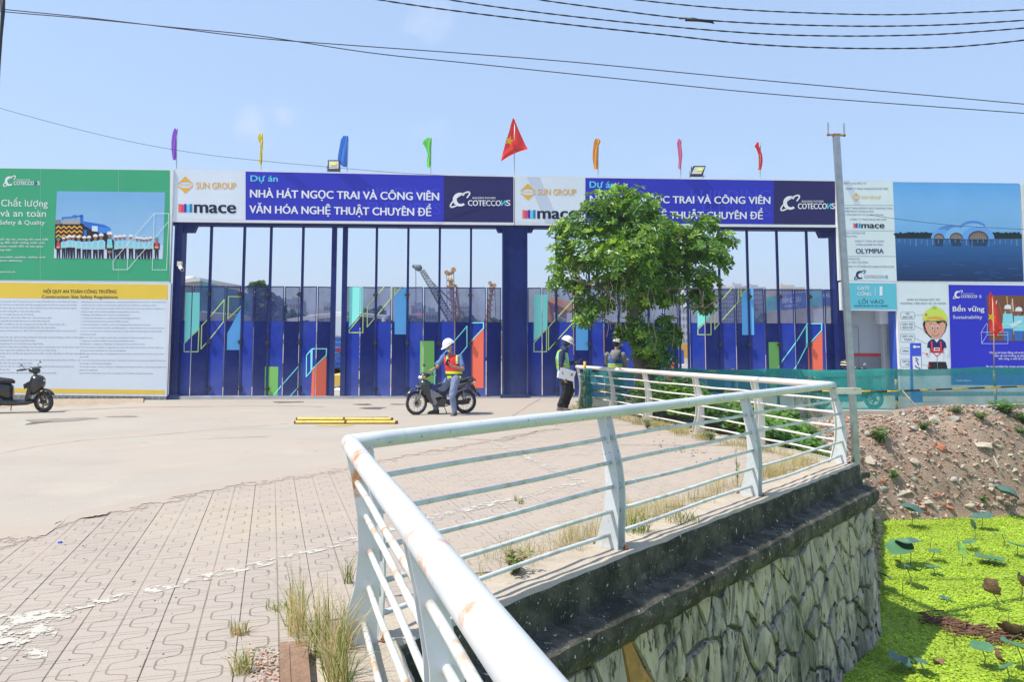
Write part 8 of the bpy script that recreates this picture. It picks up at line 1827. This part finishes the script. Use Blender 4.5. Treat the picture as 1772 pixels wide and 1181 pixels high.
tag(rebase(mb.build('motorcycle_helmet'), c_), 'black, white and yellow helmet resting on the scooter behind the netting', 'helmet')
# behind the gate: the site and the city
bd = [leaf_mat('far_tree_leaf', (.035, .09, .022), (.07, .15, .035), .2, .6, 1.0), leaf_mat('far_bush_leaf', (.06, .14, .03), (.10, .20, .04), .2, .6, 1.0)]
def far_tree(label, Y, blobs, trunk_px=None, mi=0, name='tree', cat='tree', group=None, ls=.5, dens=1.0, base_y=None):
 c0 = at(blobs[0][0], 575, Y); root = empty(name, (c0.x, Y, -.236), label, cat, group); B, D, Nn, Ln = [], [], [], []
 for cx, cy, rp in blobs:
  c = at(cx, cy, Y); R_ = rp * Y / F; n = int(60 + 170 * dens * min(3, rp / 14))
  for k in range(n):
   v = Vector(NR.normal(0, 1, 3)).normalized(); r = R_ * NR.uniform(.5, 1.05); B.append(tuple(c + Vector((v.x * r, v.y * r, v.z * r * .85)))); D.append(tuple(NR.normal(0, 1, 3))); Nn.append((v.x, v.y, v.z + .6)); Ln.append(ls * NR.uniform(.5, 1.2))
 Ln = np.array(Ln); mb = MB().mat(bark); top = at(blobs[0][0], blobs[0][1], Y)
 mb.tube([Vector((top.x, Y, -.236)), Vector((top.x + .1, Y, top.z * .5)), top], [.22 * Y / 60, .14 * Y / 60, .06 * Y / 60], 8)
 for cx, cy, rp in blobs[1:4]: mb.tube([Vector((top.x, Y, max(.5, top.z * .45))), at(cx, cy, Y)], [.10 * Y / 60, .03 * Y / 60], 6)
 add_part('trunk', mb, root); leaves('crown', B, D, Nn, Ln, Ln * .8, bd, np.full(len(B), mi), .1, .1, root); return root
far_tree('big dark tree behind the first gate leaf next to the teal hut', 46, [(458, 535, 20), (448, 512, 16), (470, 522, 14), (445, 548, 18), (478, 545, 16), (440, 500, 9), (452, 497, 8), (483, 532, 9)], ls=.34)
far_tree('rounded green bush below the grey towers behind the gate', 60, [(505, 552, 14), (522, 556, 12), (492, 560, 12), (515, 562, 14)], mi=1, name='bush', cat='bush', ls=.38)
far_tree('dark green tree seen between the gate centre gap and blue print', 70, [(640, 548, 14), (655, 545, 14), (666, 555, 10), (628, 560, 12), (650, 560, 16)], ls=.4)
for k, (lab, bl) in enumerate((('green bush left of the red roofed building behind the gate', [(700, 560, 12), (718, 562, 14), (690, 566, 10), (708, 556, 8)]), ('green bush right of the lattice crane foot behind the gate', [(790, 560, 12), (806, 558, 12), (818, 563, 10)]), ('green bush at the foot of the third drill rig behind the gate', [(846, 562, 10), (856, 560, 8), (862, 565, 9)]), ('low green bush left of the drill rigs behind the gate', [(768, 566, 8), (778, 564, 8)]),
        ('green trees below the tall apartment towers behind the gate', [(1322, 553, 12), (1340, 556, 10), (1310, 560, 12)]), ('low trees behind the excavator arm', [(975, 562, 12), (995, 560, 12), (1030, 562, 14), (955, 566, 10), (1100, 560, 14)]))):
 far_tree(lab, 85 + k * 4, bl, mi=k % 2, name='bush' if 'bush' in lab else 'tree', cat='bush' if 'bush' in lab else 'tree', ls=.6, dens=.6)
hut = M('hut_white_sheet', (.42, .44, .46), .5, var=.1); tealh = M('hut_teal_banner', (.03, .26, .32), .5, var=.04); tealn = M('hut_navy_banner', (.03, .07, .30), .5, var=.04); roofm = M('hut_roof', (.62, .63, .62), .5, var=.1)
def vwall(mb, pa, pb, ya, yb, yba, ybb, Ya, Yb, th=.1):
 a, b = at(pa, 590, Ya), at(pb, 590, Yb); z0, z1 = zrow(Ya, ya), zrow(Yb, yb); w0 = -.236 if yba is None else zrow(Ya, yba); w1 = -.236 if ybb is None else zrow(Yb, ybb)
 n = Vector((-(b - a).y, (b - a).x, 0)).normalized() * th; mb.slab([Vector((a.x, a.y, w0)), Vector((b.x, b.y, w1)), Vector((b.x, b.y, z1)), Vector((a.x, a.y, z0))], n)
root = empty('site_hut', (at(380, 600, 34).x, 34, -.236), 'teal bannered site hut behind the left gate leaf', 'hut')
mb = MB().mat(hut); vwall(mb, 305, 346, 491, 488, None, None, 30, 30); vwall(mb, 346.2, 480, 540, 552, None, None, 30, 62); add_part('wall', mb, root)
mb = MB().mat(roofm); a, b, c, d = at(304, 491, 29.8), at(346, 486.5, 29.8), at(446, 502, 62), at(400, 503, 62); mb.slab([a, b, c, d], (0, 0, .12)); mb.tube([at(310, 489, 30), at(322, 484, 30), at(338, 483, 30)], .12, 6); add_part('roof', mb, root)
mb = MB().mat(tealh); vwall(mb, 346.5, 480, 487, 522, 538, 551, 29.9, 61.8, .06); bn = add_part('banner', mb, root)
def vtext(mb, t, pa, pb, Ya, Yb, ya, yb, ca, cb, col):
 v, f_ = glyphs(t, .02); u0, wd = v[:, 0].min(), v[:, 0].max() - v[:, 0].min(); A, B_ = at(pa, 590, Ya), at(pb, 590, Yb); za, zb = zrow(Ya, ya), zrow(Yb, yb); ha, hb = zrow(Ya, ya - ca) - za, zrow(Yb, yb - cb) - zb; n = Vector(((B_ - A).y, -(B_ - A).x, 0)).normalized() * .05; vs = []
 for x, y in v:
  u = (x - u0) / wd; p = A.lerp(B_, u) + n; vs.append((p.x, p.y, za + (zb - za) * u + y / CAP * (ha + (hb - ha) * u)))
 mb.mat(col).add(vs, f_, False)
vwall(MB(), 0, 1, 0, 0, 0, 0, 30, 31)
mb = MB().mat(tealn); vwall(mb, 366, 476, 500, 524, 530, 545, 34.1, 60.6, .03); o_ = mb.build('navy_field', bn); o_.location.y -= .12
mb = MB(); vtext(mb, 'AN TOÀN - CHẤT LƯỢNG', 368, 470, 34.2, 59, 513, 530, 7, 4.5, inkw); vtext(mb, 'SAFETY - QUALITY', 368, 450, 34.2, 54, 526, 536, 6, 4.5, inkw); mb.build('slogan', bn).location.y -= .16
root = empty('site_shed', (at(1390, 600, 40).x, 40, -.236), 'first aid shed with blue and teal banners behind the right gate leaf', 'shed')
mb = MB().mat(M('shed_grey', (.30, .29, .27), .8, var=.15)); vwall(mb, 1328, 1470, 540, 528, None, None, 52, 30, .1); add_part('wall', mb, root)
mb = MB().mat(M('dark_opening', (.04, .04, .045), .8))
for a, b in ((1336, 1348), (1363, 1380), (1392, 1402)): Ya, Yb = 52 - (a - 1328) / 142 * 22, 52 - (b - 1328) / 142 * 22; vwall(mb, a, b, 548, 547, None, None, Ya - .08, Yb - .08, .04)
add_part('opening', mb, root)
bb, tt = M('aid_banner_blue', (.03, .10, .42), .5, var=.03), M('aid_banner_teal', (.07, .40, .46), .5, var=.03); YD = lambda x: 52 - (x - 1328) / 142 * 22 - .25
for a, b, m_, nm in ((1328, 1344.5, tt, 0), (1352, 1395.5, bb, 1), (1402, 1424, tt, 2), (1428, 1466, bb, 3)):
 yt = lambda x: 514.5 - (x - 1328) * .118; yb_ = lambda x: 539 - (x - 1328) * .095
 mb = MB().mat(m_); vwall(mb, a, b, yt(a), yt(b), yb_(a), yb_(b), YD(a), YD(b), .05); o_ = mb.build('banner', root)
 mb = MB()
 if nm == 1: vtext(mb, 'ĐIỂM SƠ CỨU', 1357, 1389.5, YD(1357) - .06, YD(1389) - .06, 525, 522, 7.5, 8, inkw); vtext(mb, 'FIRST AID POINT', 1361, 1383, YD(1361) - .06, YD(1383) - .06, 532, 530, 3, 3, inkw)
 elif nm == 3: vtext(mb, 'KHU VỰC', 1430, 1462, YD(1430) - .06, YD(1462) - .06, 515, 513, 6.5, 7, inkw)
 elif nm in (0, 2): vtext(mb, 'C', a + 2.5, a + 6.5, YD(a) - .06, YD(a + 6) - .06, 530 if nm == 0 else 523, 530 if nm == 0 else 522, 8, 8, INK(40, 60, 130)); vtext(mb, 'COTECCONS', a + 7.5, b - 1, YD(a + 7) - .06, YD(b) - .06, 527 if nm == 0 else 520, 526 if nm == 0 else 519, 2.5, 2.5, INK(40, 60, 130))
 if mb.f: mb.build('lettering', o_)
def building(label, x0, x1, yt, Y, col, rows=0, cols=0, depth=None, roof=None, group=None, windark=.35, roofcol=None, extra=None):
 a, b = at(x0, 590, Y), at(x1, 590, Y); zt = zrow(Y, yt); dp = depth or (b.x - a.x) * .8; root = empty('building', ((a.x + b.x) / 2, Y, -.236), label, 'building', group)
 m_ = M('facade_%d_%d_%d' % tuple(int(c * 100) for c in col), col, .8, var=.06, scale=.1); mb = MB().mat(m_); mb.box(((a.x + b.x) / 2, Y + dp / 2, (zt - .236) / 2), (b.x - a.x, dp, zt + .236)); add_part('wall', mb, root)
 if rows:
  wm_ = M('far_window_glass', (.06, .08, .10), .25, var=.2, scale=.5); W = b.x - a.x; H = zt - .5; pm = None
  proto = MB().mat(wm_); proto.box((0, 0, 0), (W / cols * .55, .2, H / rows * .5)); pme = proto.build('window', data_only=True, local=True)
  for r in range(rows):
   for c in range(cols):
    o_ = bpy.data.objects.new('window', pme); COL.objects.link(o_); o_.parent = root; o_.location = (a.x + W * (c + .5) / cols - root.location.x, -.06, .4 + H * (r + .5) / rows - root.location.z - .236)
 if roofcol is not None:
  mb = MB().mat(roofcol); mb.add([(a.x - .5, Y - .5, zt), (b.x + .5, Y - .5, zt), (b.x + .5, Y + dp + .5, zt), (a.x - .5, Y + dp + .5, zt), (a.x * .6 + b.x * .4, Y + dp / 2, zt + (b.x - a.x) * .25), (a.x * .4 + b.x * .6, Y + dp / 2, zt + (b.x - a.x) * .25)], [(0, 1, 5, 4), (1, 2, 5), (2, 3, 4, 5), (3, 0, 4)], False); add_part('roof', mb, root)
 else:
  mb = MB().mat(m_); mb.box(((a.x + b.x) / 2, Y + dp / 2, zt + .4), (W_ := (b.x - a.x) * .5, dp * .5, 1.4)); mb.box((a.x + (b.x - a.x) * .25, Y + dp * .3, zt + .8), (W_ * .2, W_ * .2, 1.6)); add_part('roof_plant', mb, root)
 return root
building('white multi storey block with big windows behind the first gate leaf', 484, 499, 532, 210, (.55, .56, .58), 4, 3)
building('grey blue office block behind the white one', 478, 520, 522, 330, (.30, .34, .40), 5, 8); building('wide grey block with stepped roof behind the first gate leaf', 498, 522, 519, 350, (.34, .36, .40), 5, 5)
building('pale tower far behind the first gate leaf by the centre gap', 559, 571, 528, 360, (.50, .52, .56), 7, 3); building('low pale block beside the far tower', 548, 562, 541, 300, (.46, .48, .50), 3, 4)
building('blue grey block behind the red roofed house', 711, 735, 529, 300, (.26, .32, .42), 4, 4); building('red roofed house behind the gate', 713, 733, 546, 220, (.42, .30, .26), 2, 5, roofcol=M('red_tiles', (.34, .09, .05), .8))
building('teal grey curtain wall block behind the gate', 736, 756, 540, 230, (.20, .30, .36), 4, 4); building('tall grey slab tower between the drill rigs', 795, 812, 528, 380, (.40, .41, .44), 9, 4); building('cream block with a stepped top beside the slab tower', 765, 776, 551, 260, (.55, .52, .46), 3, 3)
building('low white block between the rigs and the centre post', 820, 832, 550, 300, (.50, .51, .53), 3, 3)
for k, (x0, x1, yt, Y, c_, rws, cls, lab) in enumerate(((1247, 1271, 497, 250, (.40, .40, .42), 13, 5, 'tall pale apartment tower with banded balconies, left of three'), (1273, 1299, 495, 262, (.38, .39, .42), 13, 6, 'tall apartment tower behind the blue print, middle of three'), (1301, 1328, 497, 274, (.36, .36, .38), 12, 6, 'tall apartment tower beside the first aid shed, right of three'), (1230, 1246, 512, 300, (.44, .45, .48), 11, 3, 'slim far tower left of the three apartment towers'), (1353, 1396, 497, 300, (.44, .40, .36), 12, 8, 'wide brownish tower block rising behind the first aid shed'), (1404, 1440, 503, 330, (.44, .44, .46), 10, 6, 'pale tower block behind the KHU banner'),
                                                       (1175, 1192, 531, 320, (.42, .43, .46), 5, 3, 'distant block seen through the gap right of the tree'), (1000, 1040, 520, 300, (.42, .43, .46), 6, 6, 'pale block behind the excavator and tree'), (930, 950, 540, 320, (.42, .43, .46), 4, 3, 'low pale block left of the excavator arm'))):
 building(lab, x0, x1, yt, Y, c_, rws, cls, depth=18)
mb = MB().mat(roofm); p = [at(493, 559, 58), at(600, 546, 52), at(612, 543, 70), at(500, 553, 78)]; mb.slab(p, (0, 0, .25)); mb.mat(hut).tube([at(500, 560, 60), Vector((at(500, 560, 60).x, 60, -.236))], .15, 6); mb.tube([at(596, 548, 53), Vector((at(596, 548, 53).x, 53, -.236))], .15, 6)
tag(rebase(mb.build('canopy'), Vector((p[0].x, 58, -.236))), 'flat pale roofed open shelter behind the first gate leaf', 'shelter')
mb = MB().mat(roofm); p = [at(600, 546, 60), at(668, 553, 60), at(676, 549, 80), at(612, 543, 80)]; mb.slab(p, (0, 0, .25)); mb.mat(hut)
for x in (606, 664): q = at(x, 550, 60); mb.tube([q, Vector((q.x, 60, -.236))], .15, 6)
tag(rebase(mb.build('canopy'), Vector((p[0].x, 60, -.236))), 'second flat pale shelter, right of the gate centre gap', 'shelter')
trk = M('truck_blue', (.03, .12, .50), .35, var=.1); root = empty('truck', (at(587, 600, 32).x, 32, -.236), 'blue truck parked behind the gap between the first two gate leaves', 'truck')
Q = lambda x, y: at(x, y, 32)
mb = MB().mat(trk);
def bx2(mb, x0, x1, y0, y1, Y, dp): a, b, c = at(x0, y0, Y), at(x1, y1, Y), 0; mb.box(((a.x + b.x) / 2, Y + dp / 2, (a.z + b.z) / 2), (abs(b.x - a.x), dp, abs(a.z - b.z)))
for k in range(6): bx2(mb, 570, 590, 584 + k * 9.3, 592 + k * 9.3, 32, 4)
add_part('cargo_body', mb, root)
mb = MB().mat(dark_metal); bx2(mb, 570, 592, 642, 648, 32.2, 4); mb.disc(at(577, 655, 31.9), (0, 1, 0), .42, .3, 20); mb.disc(at(589, 655, 31.9), (0, 1, 0), .42, .3, 20); add_part('chassis', mb, root)
mb = MB().mat(red_l); bx2(mb, 583, 590, 604, 609, 31.9, .05); add_part('marker', mb, root)
mb = MB().mat(INK(214, 180, 90)); bx2(mb, 566, 600, 650, 668, 29, 2); tag(rebase(mb.build('material_crate'), at(583, 668, 29)), 'straw coloured crate behind the gap between the first gate leaves', 'crate')
mb = MB().mat(INK(200, 204, 206)); bx2(mb, 566, 602, 676, 684, 27, 1.5); tag(rebase(mb.build('concrete_block'), at(583, 684, 27)), 'pale concrete block at the foot of the centre gate gap', 'block')
mb = MB().mat(INK(210, 160, 70)); bx2(mb, 1179, 1191, 596, 620, 31, 1.5); mb.mat(INK(230, 232, 234)); bx2(mb, 1179, 1191, 632, 655, 31, 1.5); mb.mat(trk); bx2(mb, 1177, 1184, 606, 630, 30, .8); tag(rebase(mb.build('machine'), at(1185, 655, 31)), 'yellow and white site machine seen in the gap right of the tree', 'machine')
lat = M('dark_lattice_steel', (.09, .12, .14), .6, .2, var=.1)
root = empty('lattice_crane', (at(795, 600, 75).x, 75, -.236), 'dark lattice boom crane leaning left above the gate', 'crane')
Yc = 75; A1, A2, Bt, Bt2 = at(787, 575, Yc), at(800, 572, Yc), at(726, 469, Yc), at(730, 467, Yc)
mb = MB().mat(lat); w_ = Vector((0, .7, 0))
ch = [(A1 - w_, Bt - w_ * .4), (A2 - w_, Bt2 + Vector((.2, 0, 0)) - w_ * .4), (A1 + w_, Bt + w_ * .4), (A2 + w_, Bt2 + Vector((.2, 0, 0)) + w_ * .4)]
for a, b in ch: mb.tube([a, b], .055, 5)
nB = 22
for i in range(nB):
 for (c1, c2) in ((0, 1), (2, 3), (0, 2), (1, 3)):
  p = ch[c1][0].lerp(ch[c1][1], i / nB); q = ch[c2][0].lerp(ch[c2][1], (i + 1) / nB); mb.tube([p, q], .026, 4, False); q2 = ch[c2][0].lerp(ch[c2][1], i / nB); mb.tube([p, q2], .022, 4, False)
add_part('boom', mb, root)
mb = MB().mat(lat); mb.tube([at(715.5, 461, Yc), at(722, 463, Yc), at(728, 468, Yc)], [.15, .3, .2], 8); mb.ball(at(716, 461, Yc), .18, 8, 6); mb.ball(at(725, 464, Yc), .32, 10, 8); add_part('boom_head', mb, root)
mb = MB().mat(lat); mb.tube([at(719.5, 466, Yc), at(719.8, 523, Yc)], .035, 4); mb.tube([at(728, 467, Yc), at(830, 575, Yc + 2)], .04, 4); mb.tube([at(745, 485, Yc), at(805, 545, Yc + 1)], .04, 4); add_part('hoist_rope', mb, root)
mb = MB().mat(lat); p = at(800, 577, Yc); mb.box((p.x, Yc, 1.2), (5, 3.4, 2.2)); mb.box((p.x, Yc, -.0), (6, 4, .7)); add_part('crane_body', mb, root)
rigc = M('rig_ochre_paint', (.42, .24, .10), .6, var=.2, scale=2)
def rig(label, Yr, mast, head_, arm=None, r=.38):
 root = empty('drill_rig', (at(mast[0][0], 600, Yr).x, Yr, -.236), label, 'drill rig'); mb = MB().mat(rigc); pts = [at(x, y, Yr) for x, y in mast]; foot = Vector((pts[0].x, Yr, -.2)); mb.tube([foot] + pts, [r * 1.1] + [r * (1 - .3 * i / len(pts)) for i in range(len(pts))], 6)
 for k in range(8): p = pts[0].lerp(pts[-1], (k + .5) / 8); mb.box(p, (r * 2.6, r * 2.6, .15))
 add_part('mast', mb, root); mb = MB().mat(rigc)
 for a, b in zip(head_, head_[1:]): mb.tube([at(*a, Yr), at(*b, Yr)], r * .7, 6)
 for a in (head_[0], head_[-1]): mb.disc(at(*a, Yr), (0, 1, 0), r * .85, .4, 12)
 add_part('mast_head', mb, root)
 mb = MB().mat(lat); mb.tube([at(*head_[0], Yr), at(head_[0][0] + 1, mast[0][1], Yr)], .03, 4); mb.tube([at(*head_[-1], Yr), at(head_[-1][0] + 2, mast[0][1] - 20, Yr)], .03, 4); add_part('cable', mb, root)
 if arm:
  mb = MB().mat(rigc)
  for a, b in arm: mb.tube([at(*a, Yr), at(*b, Yr)], r * .5, 6)
  add_part('backstay', mb, root)
 mb = MB().mat(rigc); mb.box((foot.x + 1, Yr, 1.2), (4.5, 3, 2.2)); add_part('rig_body', mb, root)
rig('tall ochre drill rig with a forked head behind the gate', 72, [(787, 565), (784, 525), (781, 495), (779, 480)], [(773, 472), (779, 475), (785, 467)], [((790, 496), (797, 560)), ((781, 494), (790, 495))], .25)
rig('shorter ochre drill rig near the centre gate post', 78, [(842, 568), (847, 525), (852, 497)], [(848, 490), (852, 495), (856, 494)], None, .22)
root = empty('excavator', (at(965, 600, 48).x, 48, -.236), 'orange excavator whose arm shows behind the mint gate print', 'excavator'); orc = M('excavator_orange', (.52, .24, .06), .5, var=.15); Ye = 48
mb = MB().mat(orc); a, b, c_ = at(948, 522, Ye), at(980, 536, Ye), at(1012, 552, Ye); mb.tube([a, b, c_], [.30, .55, .40], 4, True, False); add_part('boom', mb, root)
mb = MB().mat(orc); mb.tube([a, at(955, 560, Ye)], [.3, .18], 4, True, False); mb.mat(dark_metal).tube([at(955, 560, Ye), at(960, 578, Ye)], [.5, .6], 6); add_part('arm', mb, root)
mb = MB().mat(chrome); mb.tube([at(945, 518, Ye), at(985, 528, Ye)], .09, 8); add_part('hydraulic_ram', mb, root)
mb = MB().mat(orc); p = at(1020, 580, Ye); mb.box((p.x, Ye, 1.5), (3.2, 2.6, 1.6)); mb.mat(dark_metal).box((p.x, Ye, .25), (3.6, 2.8, .9)); mb.mat(MATS['clear_lamp']).box((p.x - .8, Ye - .6, 2.5), (1.2, 1.2, 1.3)); add_part('machine_body', mb, root)
mb = MB().mat(M('red_canopy', (.45, .03, .02), .7)); pts = [at(655 + 38 * t, 390.5 + 3.5 * sin(pi * t), 23.95) for t in np.linspace(0, 1, 12)] ; mb.tube([at(653 + 90 * t, 389 + 4.5 * sin(pi * t), 24.0) for t in np.linspace(0, 1, 14)], .045, 6); tag(rebase(mb.build('red_ribbon'), pts[0]), 'sagging red strip hanging just under the gate beam', 'strip')
mb = MB().mat(M('far_treeline', (.05, .09, .045), .9, var=.3, scale=.05)); vs = []
for k in range(161):
 x = -900 + k * 11.25; z = 5.5 + 3.2 * noise.noise(Vector((k * .35, 0, 3))) + 2 * noise.noise(Vector((k * 1.3, 2, 3))); vs += [(x, 420, -.3), (x, 424, z), (x, 436, z * .8), (x, 450, -.3)]
mb.add(vs, [(4 * i + j, 4 * i + 4 + j, 4 * i + 5 + j, 4 * i + 1 + j) for i in range(160) for j in range(3)], True); tag(mb.build('far_treeline'), 'hazy line of trees on the horizon', 'trees', kind='stuff')
HAZE = 0.0010
if HAZE:
 hz = MB(); hm = bpy.data.materials.new('haze_air'); hm.use_nodes = True; hm.node_tree.nodes.clear(); ou = hm.node_tree.nodes.new('ShaderNodeOutputMaterial'); pv = hm.node_tree.nodes.new('ShaderNodeVolumePrincipled')
 pv.inputs['Color'].default_value = (.86, .92, 1, 1); pv.inputs['Density'].default_value = HAZE; pv.inputs['Anisotropy'].default_value = .2; hm.node_tree.links.new(pv.outputs[0], ou.inputs['Volume'])
 hz.mat(hm).box((0, 2530, 36), (5100, 5100, 80)); o_ = hz.build('haze'); o_['kind'] = 'stuff'
S.cycles.volume_bounces = 0
